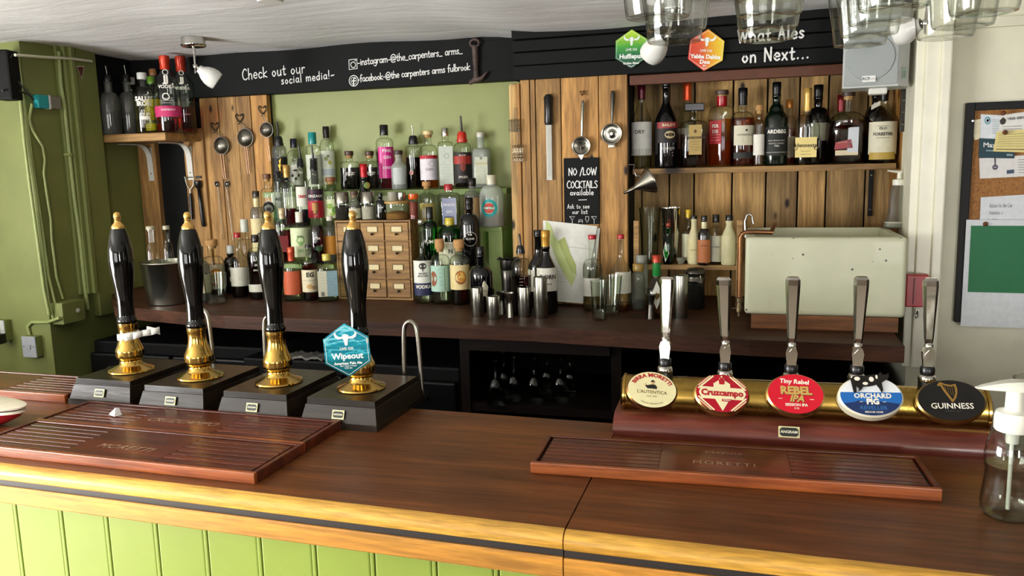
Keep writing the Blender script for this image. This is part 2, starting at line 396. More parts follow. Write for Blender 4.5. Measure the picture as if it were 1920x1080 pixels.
nt.links.new(mixc(nt, wv, c_, '#ffffff'), bs.inputs['Base Color']); bump(nt, bs, n1.outputs['Fac'], .35, .02)
BLACKB = plain('blackboard_paint', '#0d0e0e', .7, var=.25, spec=.2, vs=9)
DARKW = wood('dark_stained_counter', '#29160e', '#583624', 'X', rough=.5, spec=.2)
PLANK = wood('reclaimed_pallet_planks', '#80592f', '#d3a562', 'Z', rough=.7, knots=12, island=.9)
PLANKG = wood('weathered_back_planks', '#8a6a40', '#e2bc7c', 'Z', rough=.75, knots=11, island=.85)
ORANGEW = wood('orange_pine', '#8a5a26', '#c08a44', 'Z', rough=.6, knots=5)
SHELFW = wood('pale_shelf_wood', '#7d5a30', '#c39a5e', 'X', rough=.6, knots=5)
BROWNP = plain('brown_painted_board', '#5a2f18', .6, var=.12)
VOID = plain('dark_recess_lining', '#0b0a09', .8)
FLOORM = plain('flagstone_floor', '#7d7262', .6, var=.1, vs=3)

def struct(mb, name, m, kind='structure'):
    return tag(mb.build(name, m), kind=kind)
struct(MB().box((-.6, -1.66, -.02), (7.2, 6.7, .04)).box((-.6, 2.7, -.02), (7.2, 2.0, .04), 1), 'floor', [FLOORM, plain('dark_rubber_floor', '#1a1917', .7)])
# uneven old plaster ceiling
mb = MB(); nx, ny = 90, 60; x0, x1, y0, y1 = -4.0, 2.7, -4.7, 3.7
def cz(x, y):
    t = min(1, max(0, (-.75-x)/.4)); t = t*t*(3-2*t)
    return CEIL + .042*t + .006*sin(1.7*x+2*sin(1.1*y)) + .006*sin(4.1*y+1.3*x) + .004*sin(9*x+3*y) + .003*sin(13*y-5*x)
vs = [(x0+(x1-x0)*i/nx, y0+(y1-y0)*j/ny, cz(x0+(x1-x0)*i/nx, y0+(y1-y0)*j/ny)) for j in range(ny+1) for i in range(nx+1)]
mb.add(vs, [(j*(nx+1)+i, (j+1)*(nx+1)+i, (j+1)*(nx+1)+i+1, j*(nx+1)+i+1) for j in range(ny) for i in range(nx)], 0, True)
mb.add([(x0, y0, 2.32), (x1, y0, 2.32), (x1, y1, 2.32), (x0, y1, 2.32)], [(0, 1, 2, 3)])
struct(mb, 'ceiling', CEILM)
# rear wall of the room, with the window opening the daylight comes through
mb = MB(); W0, W1, WZ0, WZ1 = -3.47, -.43, .68, 1.96
for a, b, c, d in ((-4, W0, 0, 2.3), (W1, 1.73, 0, 2.3), (2.57, 2.7, 0, 2.3), (1.73, 2.57, 0, WZ0), (1.73, 2.57, WZ1, 2.3), (W0, W1, 0, WZ0), (W0, W1, WZ1, 2.3)):
    mb.box(((a+b)/2, -4.66, (c+d)/2), (b-a, .1, d-c))
struct(mb, 'wall_rear', plain('tan_wall_paint', '#5f4e3b', .7, var=.08))
mb = MB()
for a, b, c, d in ((-4.7, -1.35, 0, 2.3), (.75, 2.9, 0, 2.3), (-1.35, .75, 0, .5), (-1.35, .75, 1.75, 2.3)):
    mb.box((-3.95, (a+b)/2, (c+d)/2), (.1, b-a, d-c))
struct(mb, 'wall_left', plain('white_wall_paint', '#dededa', .7))
mb = MB(); 
for a, b, c, d in ((-4.7, -.55, 0, 2.3), (.35, 3.3, 0, 2.3), (-.55, .35, 0, 1.08), (-.55, .35, 2.12, 2.3)):
    mb.box((2.65, (a+b)/2, (c+d)/2), (.1, b-a, d-c))
struct(mb, 'wall_right', plain('brown_wall_paint', '#4e4234', .7, var=.08))
# green pier and the return behind it
P1 = 2.73
mb = MB().box((XL-.44, (P1+3.6)/2, 1.15), (.88, 3.6-P1, 2.3)); struct(mb, 'wall_pier', GREEN)
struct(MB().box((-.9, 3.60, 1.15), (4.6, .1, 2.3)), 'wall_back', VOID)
# vertical mouldings on the return
def yx(px, py, X=XL): return at(px, py, X=X)
mb = MB()
for a, b, t in ((120, 129, .016), (129, 136, .034), (136, 144, .05)):
    ya = yx(a, 300).y; yb = yx(b, 300).y
    mb.box((XL+t/2, (ya+yb)/2, (2.23+1.12)/2), (t, yb-ya, 2.23-1.12), bev=.004)
struct(mb, 'trim_1', GREEN)
ya, yb = yx(145, 300).y, yx(183, 300).y
struct(MB().box((XL+.02, (ya+yb)/2+.005, 1.62), (.04, yb-ya, 1.22), bev=.004), 'trim_2', GREEN)
# black board on the return beside the beam
struct(MB().box((XL+.012, 3.20, 2.06), (.022, .26, .27)), 'trim_3', BLACKB)

# cream wall, its stepped door frame, ceiling rail
YR = 2.86
xr = at(1776, 300, Y=YR).x
struct(MB().box(((xr-.09+2.6)/2, YR+.28, 1.15), (2.6-xr+.09, .56, 2.3)), 'wall_cream', CREAM)
zb = at(1712, 690, Y=2.80).z
mb = MB()
for a, b, y in ((1709, 1727, 2.815), (1727, 1757, 2.80), (1757, 1776, 2.785), ):
    xa, xb = at(a, 300, Y=y).x, at(b, 300, Y=y).x
    mb.box(((xa+xb)/2, (y+2.9)/2, (zb+2.16)/2), (xb-xa, 2.9-y, 2.16-zb), bev=.005)
struct(mb, 'trim_4', CREAMG)
mb = MB().box(((xr+2.6)/2, YR-.008, at(1870, 42, Y=YR).z), (2.6-xr, .016, .03), bev=.003); struct(mb, 'trim_5', CREAM)

# the black beam / fascia
YB, YB2 = 3.33, 3.06
zbL = at(600, 170, Y=YB).z; zbR = at(1275, 134, Y=YB2).z
xa, xb = XL+.02, at(965, 150, Y=YB).x
mb = MB().box(((xa+xb)/2, (YB+3.5)/2, (zbL+2.175)/2), (xb-xa, 3.5-YB, 2.175-zbL), bev=.004)
mb.box(((xa+xb)/2, YB+.078, 2.20), (xb-xa, .16, .07), bev=.004)
struct(mb, 'beam_left', BLACKB)
xb = at(962, 150, Y=YB2).x; xc = at(1712, 150, Y=YB2).x; mb = MB()
zs = [zbR, zbR+.055, zbR+.105, zbR+.150, 2.20]
for i in range(4):
    dy = (0, .006, .0, -.010)[i]
    mb.box(((xb+xc)/2, (YB2+dy+3.4)/2, (zs[i]+zs[i+1])/2), (xc-xb, 3.4-YB2-dy, zs[i+1]-zs[i]-.004), bev=.003)
struct(mb, 'beam_right', BLACKB)

# green panel behind the bottle tiers
YG = 3.40
mb = MB().box(((at(500, 200, Y=YG).x+at(985, 200, Y=YG).x)/2, YG+.02, 1.55), (at(985, 200, Y=YG).x-at(500, 200, Y=YG).x+.25, .04, 1.1)); struct(mb, 'wall_panel', GREENP)
# plank walls ------------------------------------------------------
def planks(name, edges, y, z0, z1, m, th=.03, jit=.004, back=None, gap=.003):
    mb = MB(); r = random.Random(name)
    for i in range(len(edges)-1):
        a, b = edges[i], edges[i+1]; dy = r.uniform(-jit, jit)
        mb.box(((a+b)/2, y+dy+th/2, (z0+z1)/2), (b-a-gap, th, z1-z0), bev=.003)
    if back: mb.box(((edges[0]+edges[-1])/2, y+th+.012, (z0+z1)/2), (edges[-1]-edges[0], .02, z1-z0), 1)
    return struct(mb, name, [m, VOID])
YL = 3.36
planks('wall_planks_left', [at(p, 300, Y=YL).x for p in (382, 416, 450, 477, 508)], YL, CT, 2.0, PLANK, back=1)
yp = 3.345
planks('wall_post_left', [at(p, 330, Y=yp).x for p in (262, 296)], yp, CT, 1.86, PLANK, .05)
planks('wall_post_inner', [at(p, 330, Y=yp).x for p in (348, 386)], yp, CT, 1.86, PLANK, .05)
xa, xb = at(294, 350, Y=YL).x, at(352, 350, Y=YL).x
struct(MB().box(((xa+xb)/2, YL+.02, 1.48), (xb-xa+.02, .02, .76)), 'wall_blackboard', BLACKB)
YM = 3.08
planks('wall_planks_middle', [at(p, 300, Y=YM).x for p in (978, 996, 1006, 1053, 1123, 1177)], YM, CT, zbR+.02, PLANK, .03, back=1)
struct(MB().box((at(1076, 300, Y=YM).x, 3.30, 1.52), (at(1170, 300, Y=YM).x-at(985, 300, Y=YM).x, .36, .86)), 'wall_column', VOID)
# weathered edge post left of it
mb = MB(); xa, xb = at(956, 300, Y=YM).x, at(978, 300, Y=YM).x
mb.box((xa+(xb-xa)*.36, YM+.06, 1.53), ((xb-xa)*.70, .12, .86), bev=.012)
mb.box((xa+(xb-xa)*.86, YM+.02, 1.53), ((xb-xa)*.28, .06, .86), 1, bev=.003)
struct(mb, 'wall_post_weathered', [PLANKG, ORANGEW])
YA = 3.36
planks('wall_planks_alcove', [at(p, 250, Y=YA).x for p in (1170, 1203, 1255, 1302, 1374, 1438, 1498, 1552, 1626, 1690, 1740)], YA, CT, 2.0, PLANKG, .03, back=1, gap=.006)
# brown header board over the alcove, and the wooden jamb at its right
xa, xb = at(1180, 150, Y=3.08).x, at(1706, 150, Y=3.08).x
struct(MB().box(((xa+xb)/2, 3.10, (zbR+at(1400, 147, Y=3.08).z)/2-.002), (xb-xa, .03, zbR-at(1400, 147, Y=3.08).z), bev=.003), 'trim_6', BROWNP)
xa, xb = at(1687, 350, Y=3.12).x, at(1707, 350, Y=3.12).x
struct(MB().box(((xa+xb)/2, 3.24, 1.55), (xb-xa, .24, .9), bev=.004), 'trim_7', ORANGEW)

# nail holes and knocks on the green panel
# ================================================================== back counter
def plank_top(poly, z0, z1, name, m): return MB().prismz(poly, z0, z1).build(name, m)
o = plank_top([(XL+.003, 3.09), (-2.58, 2.755), (-1.95, 2.632), (-1.31, 2.615), (-.71, 2.612), (.0, 2.528), (.43, 2.515), (.43, 3.39), (XL+.003, 3.39)], CT-.05, CT, 'back_counter', DARKW)
tag(o, 'long dark brown wooden back counter top under the bottles', 'counter')
UNITW = wood('dark_unit_wood', '#0d0705', '#1c0f0a', 'X', rough=.6, spec=.15)  # counter wood darkened: shade under the counter is put into its colour
root = empty('back_counter_unit', (0, 0, 0), 0, 'dark open counter unit under the back counter holding stemmed glasses', 'cabinet')
def fxs(px, py, Y): return at(px, py, Y=Y).x
xA, xB = fxs(872, 700, 2.69), fxs(1150, 700, 2.63)
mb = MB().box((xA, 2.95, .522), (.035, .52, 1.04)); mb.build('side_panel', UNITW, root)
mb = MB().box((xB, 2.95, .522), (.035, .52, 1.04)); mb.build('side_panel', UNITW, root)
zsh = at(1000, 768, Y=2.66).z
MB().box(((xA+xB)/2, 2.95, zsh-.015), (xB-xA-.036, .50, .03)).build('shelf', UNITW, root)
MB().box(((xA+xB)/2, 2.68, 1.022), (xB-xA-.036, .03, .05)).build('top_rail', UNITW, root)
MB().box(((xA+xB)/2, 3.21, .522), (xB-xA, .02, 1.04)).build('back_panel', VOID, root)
def cooler(xa, xb, y, label, ncol):
    r = empty('bottle_cooler', ((xa+xb)/2, y, 0), 0, label, 'fridge'); w = xb-xa
    MB().box((0, .30, .46), (w, .52, .90), bev=.01).build('body', plain('cooler_black', '#060607', .6, spec=.2), r)
    for k in range(ncol):
        cx = -w/2+w*(k+.5)/ncol
        d = MB().box((cx, .025, .46), (w/ncol-.015, .04, .80), bev=.008); d.build('door', plain('cooler_door', '#070708', .4, spec=.25), r)
        MB().box((cx, -.002, .80), (w/ncol*.5, .02, .012), bev=.004).build('handle', DSTEEL, r)
    return r
cooler(fxs(452, 700, 2.72), fxs(864, 700, 2.72)-.01, 2.70, 'black bottle cooler under the counter behind the four hand pumps', 2)
cooler(fxs(1156, 700, 2.62)+.03, .42, 2.60, 'black bottle cooler under the counter behind the beer taps', 2)
cooler(-2.86, fxs(446, 700, 2.72)-.01, 2.87, 'black bottle cooler at the left end below the ice bucket', 2)

# ================================================================== bar
BARTOP = wood('bar_top_varnished', '#4c270f', '#854e25', 'X', scale=.8, rough=.36, spec=.25, fine=1.2, bmp=.08)
BARLIP = wood('bar_lip_oak', '#b88228', '#f0be58', 'X', scale=.9, rough=.4, fine=2.2, bmp=.1)  # bar wood lightened: window light on the nosing is put into the colour
BARLOW = wood('bar_band_oak', '#9a6420', '#d99a3c', 'X', scale=.8, rough=.4, fine=1.5, bmp=.08)
INLAY = plain('dark_groove_strip', '#1c1512', .5, var=.2)
def bar_section(name, xs, yf, yb, label):
    """xs: left,right; yf: front-edge Y at those; yb: back Y"""
    r = empty(name, (0, 0, 0), 0, label, 'bar counter')
    (xa, xb), (fa, fb) = xs, yf
    def strip(prof, nm, m, sm=False):
        n = len(prof); mb = MB()
        vs = [(xa, fa+p[0], p[1]) for p in prof]+[(xb, fb+p[0], p[1]) for p in prof]
        fs = [tuple(range(n)), tuple(reversed(range(n, 2*n)))]+[((i+1) % n, i, n+i, n+(i+1) % n) for i in range(n)]
        mb.add(vs, fs, 0, sm); return mb.build(nm, m, r)
    MB().add([(xa, fa, BAR-.05), (xb, fb, BAR-.05), (xb, yb[1], BAR-.05), (xa, yb[0], BAR-.05), (xa, fa, BAR), (xb, fb, BAR), (xb, yb[1], BAR), (xa, yb[0], BAR)],
             [(0, 3, 2, 1), (4, 5, 6, 7), (0, 1, 5, 4), (1, 2, 6, 5), (2, 3, 7, 6), (3, 0, 4, 7)]).build('counter_top', BARTOP, r)
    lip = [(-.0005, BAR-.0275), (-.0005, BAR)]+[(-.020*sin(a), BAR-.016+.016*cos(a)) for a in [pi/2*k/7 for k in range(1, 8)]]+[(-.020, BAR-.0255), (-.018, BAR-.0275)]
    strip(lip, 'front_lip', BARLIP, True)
    strip([(0, BAR-.040), (0, BAR-.0276), (-.016, BAR-.0276), (-.016, BAR-.040)], 'groove_strip', INLAY)
    strip([(0, BAR-.076), (0, BAR-.0401), (-.019, BAR-.0401), (-.021, BAR-.043), (-.021, BAR-.073), (-.018, BAR-.076)], 'lower_band', BARLOW)
    return r
JX = -.271
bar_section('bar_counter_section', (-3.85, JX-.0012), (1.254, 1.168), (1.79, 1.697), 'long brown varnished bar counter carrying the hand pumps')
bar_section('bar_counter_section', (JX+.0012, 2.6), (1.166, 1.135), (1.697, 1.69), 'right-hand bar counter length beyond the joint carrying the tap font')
# tongue and groove front
mb = MB(); gx = [at(p, 1030, Y=1.2).x for p in (-60, 36, 122, 207, 299, 392, 492, 594, 703, 818, 933, 1050)]
st = gx[-1]-gx[-2]
while gx[-1] < 2.55: gx.append(gx[-1]+st)
while gx[0] > -3.8: gx.insert(0, gx[0]-.068)
for a, b in zip(gx[:-1], gx[1:]):
    yy = 1.254+(1.168-1.254)*((a+b)/2+3.85)/3.58 if a < JX else 1.166
    yy += .0
    mb.box((a+.005, yy+.010, .50), (.0075, .016, .99), bev=.002)
    mb.box(((a+.010+b)/2, yy+.010, .50), (b-a-.012, .016, .99), bev=.003)
    mb.box(((a+b)/2, yy+.020, .50), (b-a, .006, .99), 1)
o = mb.build('bar_front_panel', [LIME, plain('groove_green', '#3c4a1c', .7)]); tag(o, 'lime green tongue and groove boarding on the bar front', 'panelling')
o = MB().box((-.6, 1.64, .5), (6.4, .02, .96)).build('bar_back_panel', VOID); tag(o, 'dark boarded back of the bar below the counter top', 'panelling')
# ================================================================== drip trays
TRAYW = wood('red_varnished_tray', '#3c160c', '#77351d', 'X', scale=.9, rough=.3, coat=.1, fine=1.3, bmp=.05, spec=.4)
TRAYE = wood('worn_red_tray_edge', '#7a3412', '#b4652c', 'X', scale=.9, rough=.35, coat=.15)
GROOVE = plain('tray_groove', '#160604', .5)
ENGRAVE = plain('worn_engraving', '#a8886c', .5)
def drip_tray(name, label, corners, txt=None, group='slatted drip trays', flip=1):
    """corners on top plane: front-left, front-right, back-left; local x along the front"""
    fl, fr, bl = [Vector(c) for c in corners]
    L = (fr-fl).length; D = (bl-fl).length; a = atan2(fr.y-fl.y, fr.x-fl.x); z0 = BAR; H = .021
    r = empty(name, (fl.x, fl.y, z0), a, label, 'drip tray', group)
    # board with a recessed slatted field left and right of a plain centre
    fw = .010
    mb = MB()
    mb.box((L/2, fw/2, H/2), (L, fw, H), 1, bev=.0018); mb.box((L/2, D-fw/2, H/2), (L, fw, H), bev=.0018)
    mb.box((fw/2, D/2, H/2), (fw, D-2*fw, H), bev=.0018); mb.box((L-fw/2, D/2, H/2), (fw, D-2*fw, H), bev=.0018)
    mb.build('frame', [TRAYW, TRAYE], r)
    mb = MB()
    zt = H-.0015; g = .006
    xa, xb = fw+g, L-fw-g; ya, yb = fw+.004, D-fw-.004; n = 7; xm0, xm1 = L*.335, L*.665
    mb.box((L/2, D/2, .006), (L-2*fw, D-2*fw, .011), 1)
    mb.box(((xm0+xm1)/2, (ya+yb)/2, (zt+.0115)/2), (xm1-xm0, yb-ya, zt-.0115), bev=.0008)
    sp = (yb-ya)/n
    for k in range(n):
        y = ya+sp*(k+.5); s = (k-(n-1)/2)*.009
        mb.box(((xa+xm0)/2, y, (zt+.0115)/2), (xm0-xa, sp-.0042, zt-.0115), bev=.0011)
        mb.box(((xm1+xb)/2, y, (zt+.0115)/2), (xb-xm1, sp-.0042, zt-.0115), bev=.0011)
    mb.build('slatted_board', [TRAYW, GROOVE], r)
    if txt:
        mb = MB()
        for s, yy, size, kw in txt:
            write(mb, s, size, lambda u, v, yy=yy: (L/2+u, D*yy+v, zt+.0006), **kw)
        mb.build('engraving', ENGRAVE, r)
    return r
def tz(px, py, z=BAR+.021): return at(px, py, Z=z)
fr_, br_ = tz(476, 888), tz(566, 832)
drip_tray('drip_tray', 'front red slatted drip tray at the bar edge left of the joint', [fr_-Vector((.692, -.012, 0)), fr_, fr_-Vector((.692, -.012, 0))+Vector((.003, .168, 0))], [('MORETTI', .36, .030, dict(shear=.3, space=1.1))])
fr_ = tz(566, 832)+Vector((0, .002, 0))
drip_tray('drip_tray', 'rear red slatted drip tray in front of the pump bases with scrap on it', [fr_-Vector((.692, -.012, 0)), fr_, fr_-Vector((.692, -.012, 0))+Vector((.003, .155, 0))], [('BIRRA', .70, .012, dict(space=1.3)), ('CRUZCAMPO', .42, .030, dict(shear=.35))])
fr_ = tz(121, 741)
drip_tray('drip_tray', 'red slatted drip tray at the left end beside the first pump', [fr_-Vector((.66, -.010, 0)), fr_, fr_-Vector((.66, -.010, 0))+Vector((.0, .168, 0))])
a, b = tz(994, 867), tz(1768, 918)
dv = (b-a).normalized(); nv = Vector((-dv.y, dv.x, 0))
drip_tray('drip_tray', 'long red slatted drip tray in front of the brass tap font', [a, b, a+nv*.162], [('BIRRIFICIO', .70, .012, dict(space=1.2)), ('MORETTI', .36, .022, dict(space=1.3))])

# scrap of paper, red dish
def crumple(mb, c, r, seed, squash=.6):
    rr = random.Random(seed); bm = bmesh.new(); bmesh.ops.create_icosphere(bm, subdivisions=2, radius=r)
    for v in bm.verts: v.co = Vector((v.co.x*rr.uniform(.7, 1.15)+c[0], v.co.y*rr.uniform(.7, 1.15)+c[1], v.co.z*rr.uniform(.7, 1.1)*squash+c[2]))
    bm.verts.index_update(); mb.add([v.co.copy() for v in bm.verts], [[v.index for v in f.verts] for f in bm.faces]); bm.free()
p = at(216, 778, Z=BAR+.022); mb = MB()
mb.add([(-.016, -.006, 0), (.012, -.009, 0), (.014, .008, 0), (-.012, .010, 0), (-.004, -.002, .010), (.011, -.004, .020), (.012, .004, .018), (-.014, -.001, .006)],
       [(0, 1, 5, 4), (0, 4, 7), (1, 2, 6, 5), (2, 3, 4, 6), (4, 5, 6), (3, 0, 7), (3, 7, 4), (0, 3, 2, 1)])
o = mb.build('paper_scrap', paper('#eef0ec'), None, p, (0, 0, -.3)); tag(o, 'scrap of folded white paper lying on the slatted tray', 'paper')
p = at(-48, 792, Z=BAR); r = empty('red_dish', p, -.06, 'red oval dish with two cream rims at the left end of the bar', 'dish')
R0 = 128*mpp(p); sqd = lambda t, z: (cos(t), .34*sin(t))
MB().lathe([(0, 0), (R0*.45, 0), (R0*.62, .006), (R0*.88, .024), (R0*.97, .036), (R0*.6, .030), (0, .020)], 56, 0, sec=sqd).build('bowl', gloss('#a3192a'), r)
MB().lathe([(R0*.93, .0355), (R0*.985, .0365), (R0*.975, .0425), (R0*.93, .0420)], 56, 0, sec=sqd).build('lower_rim', gloss('#e6dcc6'), r)
MB().lathe([(R0*.93, .0425), (R0*.945, .0426), (R0*.945, .0450), (R0*.93, .0452)], 56, 0, sec=sqd).build('shadow_gap', gloss('#2a1410'), r)
MB().lathe([(R0*.92, .0453), (R0*1.0, .0460), (R0*1.01, .0500), (R0*.93, .0520), (0, .0515)], 56, 0, sec=sqd).build('upper_rim', gloss('#e9e0cc'), r)

# ================================================================== hand pumps
PBASE = wood('pump_base_ebony', '#110c08', '#2a2016', 'X', scale=.8, rough=.28, coat=.1, spec=.4)
EBONY = plain('black_lacquer', '#050505', .07, var=.05)
def hexpts(w, h, k=.27):
    return [(0, -h/2), (w/2, -h/2+h*k), (w/2*.98, h/2-h*k), (0, h/2), (-w/2*.98, h/2-h*k), (-w/2, -h/2+h*k)]
def ox_skull(mb, cx, cz, s, y, mi):
    mb.prism([(cx+a*s, cz+b*s) for a, b in ((-.16, .20), (-.20, .05), (-.10, -.10), (-.08, -.34), (0, -.40), (.08, -.34), (.10, -.10), (.20, .05), (.16, .20), (0, .26))][::-1][::-1], y-.0003, y, mi)
    for d in (-1, 1):
        mb.prism([(cx+d*a*s, cz+b*s) for a, b in ((.12, .12), (.36, .12), (.50, .24), (.54, .42), (.62, .26), (.56, .08), (.38, -.02), (.14, .02))][::d], y-.0003, y, mi)
def ear(): pass
def pump_clip(name, parent, w, h, cols, rows, label=None, tilt=0.0):
    """hexagonal pump clip, front face at y=0; rows: (text, z, size, bold)"""
    th = .004
    m = plain('clip_'+name, cols[0], .25, var=.05) if cols[0] else None
    return th
# marbled / two-tone clip faces (printed artwork colours)
def clip_mat(name, stops, axis=(0, 0, 1), waves=0.0):
    if name in MATS: return MATS[name]
    m, nt, bs = base_mat(name); bs.inputs['Roughness'].default_value = .2
    tc = N(nt, 'ShaderNodeTexCoord'); sx = N(nt, 'ShaderNodeVectorMath', operation='DOT_PRODUCT'); sx.inputs[1].default_value = axis
    nt.links.new(tc.outputs['Object'], sx.inputs[0])
    nz = noise(nt, 60, 3, coords(nt, (.35, 1, 1.6))); ad = N(nt, 'ShaderNodeMath', operation='MULTIPLY_ADD')
    nt.links.new(nz.outputs['Fac'], ad.inputs[0]); ad.inputs[1].default_value = waves; nt.links.new(sx.outputs['Value'], ad.inputs[2])
    mr = N(nt, 'ShaderNodeMapRange'); mr.inputs['From Min'].default_value = -.055+waves*.5; mr.inputs['From Max'].default_value = .055+waves*.5
    nt.links.new(ad.outputs[0], mr.inputs['Value']); nt.links.new(ramp(nt, mr.outputs[0], stops), bs.inputs['Base Color'])
    MATS[name] = m; return m
def hex_clip(parent, face, w, h, rows, edge='#dfeef0', M=None, name='pump_clip', loc=None, rot=None, kids=True):
    mb = MB().prism(hexpts(w, h), 0, .004, 0); o = mb.build(name, face, parent, loc, rot)
    mb = MB(); a = hexpts(w*.93, h*.93); b = hexpts(w*.915, h*.915)
    for i in range(6):
        j = (i+1) % 6
        mb.add([(a[i][0], -.0004, a[i][1]), (a[j][0], -.0004, a[j][1]), (b[j][0], -.0004, b[j][1]), (b[i][0], -.0004, b[i][1])], [(0, 1, 2, 3)])
    ox_skull(mb, 0, h*.22, w*.40, -.0004, 0)
    for s, z, size, bold in rows: write(mb, s, size, flat(0, z, -.0005), 0, bold)
    mb.build('emblem_and_lettering', plain('clip_white', '#eef4ee', .3), o)
    return o
def pump_spout(parent, x, y, z):
    pts = [(x-.030, y, z-.11)]+[(x-.030+.0, y, z+.02)]
    pts = [(x-.022, y, z-.14), (x-.020, y, z-.02), (x-.016, y, z+.035), (x-.006, y, z+.050), (x+.006, y, z+.050), (x+.016, y, z+.035), (x+.021, y, z-.02), (x+.026, y, z-.14)]
    pts = [(p[0], p[1], p[2]) for p in [(a, y, b) for a, b in smooth_pts([(q[0], q[2]) for q in pts], 4)]]
    return MB().tube(pts, .0058, 10).build('swan_neck_spout', STEEL, parent)
def hand_pump(x, y, rz, label, dz=0.0):
    r = empty('hand_pump', (x, y, BAR), rz, label, 'beer pump', 'row of four hand pumps')
    w, d, H = .192, .262, .062   # base, front at local y=-.118
    yf, yb = -.118, .262-.118
    def fr(z0, z1, i0, i1):
        q = []
        for z, i in ((z0, i0), (z1, i1)):
            q += [(-w/2+i*.6, yf+i, z), (w/2-i*.6, yf+i, z), (w/2-i*.6, yb-i, z), (-w/2+i*.6, yb-i, z)]
        return q
    F = [(0, 3, 2, 1), (4, 5, 6, 7), (0, 1, 5, 4), (1, 2, 6, 5), (2, 3, 7, 6), (3, 0, 4, 7)]
    mb = MB().add(fr(0, .013, 0, .001), F).add(fr(.013, .048, .004, .016), F).add(fr(.048, .0485, .016, .019), F).add(fr(.0485, H, .019, .020), F)
    mb.build('base', PBASE, r)
    # maker's plate on the sloping front
    M = T(0, yf+.0105, .030) @ RX(-.33)
    pl = MB(); pl.box((0, -.0045, 0), (.030, .0015, .020), 0, M=M, bev=.0006)
    op = pl.build('maker_plate', plain('plate_cream', '#d8cf9e', .35), r)
    pl = MB().prism([(-.0125, -.004), (-.0095, -.007), (.0095, -.007), (.0125, -.004), (.0125, .004), (.0095, .007), (-.0095, .007), (-.0125, .004)], -.0057, -.0052, 0, M)
    write(pl, 'ANGRAM', .0052, lambda u, v: tuple(M @ Vector((u, -.0060, v))), 1, .02)
    pl.build('plate_lettering', [plain('plate_green', '#20281a', .3), plain('plate_white', '#e8e4cc', .4)], op)
    # brass column
    c_ = lambda q: H+.020+(q-.021)*.835
    prof = [(.055, H), (.0565, H+.002), (.0555, H+.005), (.046, H+.009), (.034, H+.014), (.0275, H+.019), (.0262, c_(.031)), (.0285, c_(.034)), (.0330, c_(.040)), (.0348, c_(.048)), (.0338, c_(.054)), (.0348, c_(.060)), (.0338, c_(.066)), (.0295, c_(.078)), (.0252, c_(.092)), (.0226, c_(.108)), (.0218, c_(.122)), (.0226, c_(.134)), (.0234, c_(.138)), (.0234, c_(.148)), (.0205, c_(.149))]
    MB().lathe([(0, H)]+prof, 36).build('brass_column', BRASS, r)
    z = c_(.149); k_ = .242/.272
    prof = [(r0, z+(q-z)*(k_ if q > z+.016 else 1)) for r0, q in [(.0205, z-.004), (.0238, z+.001), (.0245, z+.007), (.0225, z+.012), (.0205, z+.015), (.0205, z+.022), (.0195, z+.05), (.0200, z+.075), (.0230, z+.105), (.0275, z+.140), (.0300, z+.168), (.0305, z+.188), (.0290, z+.212), (.0248, z+.240), (.0200, z+.262), (.0165, z+.272), (0, z+.272)]]
    MB().lathe(prof, 36).build('handle', EBONY, r)
    z += .242
    prof = [(.0155, z-.001), (.0160, z+.004), (.0150, z+.007), (.0100, z+.013), (.0075, z+.017), (.0072, z+.020), (.0085, z+.022), (.0070, z+.0235), (.0085, z+.028), (.0090, z+.032), (.0080, z+.037), (.0045, z+.041), (0, z+.042)]
    MB().lathe([(0, z-.001)]+prof, 24).build('gilt_finial', plain('gilt_finial', '#cfa45a', .25, metal=.75), r)
    return r
PY = 1.715
pumps = []
labs = ['black handled hand pump with a white paper band round its brass column', 'second black handled hand pump from the left, its brass column bare', 'black handled hand pump beside the one with the turquoise clip, left of it', 'black handled hand pump carrying a turquoise hexagonal pump clip']
bx = [at(p, q, Z=BAR+.062) for p, q in ((247, 694), (376, 706), (523, 716), (678, 727))]
PY0 = []
for i, q in enumerate(bx):
    r = hand_pump(q.x, q.y, -.02, labs[i]); pumps.append(r)
    pump_spout(r, (-.140, -.100, -.118, .060)[i], .150, (.142, .150, .140, .140)[i])
o = hex_clip(pumps[3], clip_mat('turquoise_sea_print', [(0, '#03525c'), (.30, '#046c78'), (.42, '#07889a'), (.47, '#3fb4c4'), (.50, '#056d80'), (.66, '#0b8fa4'), (.70, '#6fcbd6'), (.75, '#067a90'), (.88, '#0a93aa'), (.93, '#7fd2dc'), (1, '#2aa9bc')], (0, 0, 1), .06), .104, .124,
         [('LIVE OX', .004, .0085, .02), ('Wipeout', -.0135, .0195, .03), ('American Pale Ale', -.0300, .0085, .03), ('Pale | Zesty | Hoppy', -.0360, .0045, .01), ('4.2% abv', -.0410, .0050, .01)], loc=tuple(at(651, 657, Y=bx[3].y-.048)-Vector((bx[3].x, bx[3].y, BAR))), rot=(.04, -.04, 0.30))
MB().box((.016, .020, .01), (.022, .034, .012), bev=.003).build('clip_bracket', STEEL, o)
MB().box((.048, .003, .020), (.005, .006, .012)).build('paper_tab', paper('#e4dfca'), o)
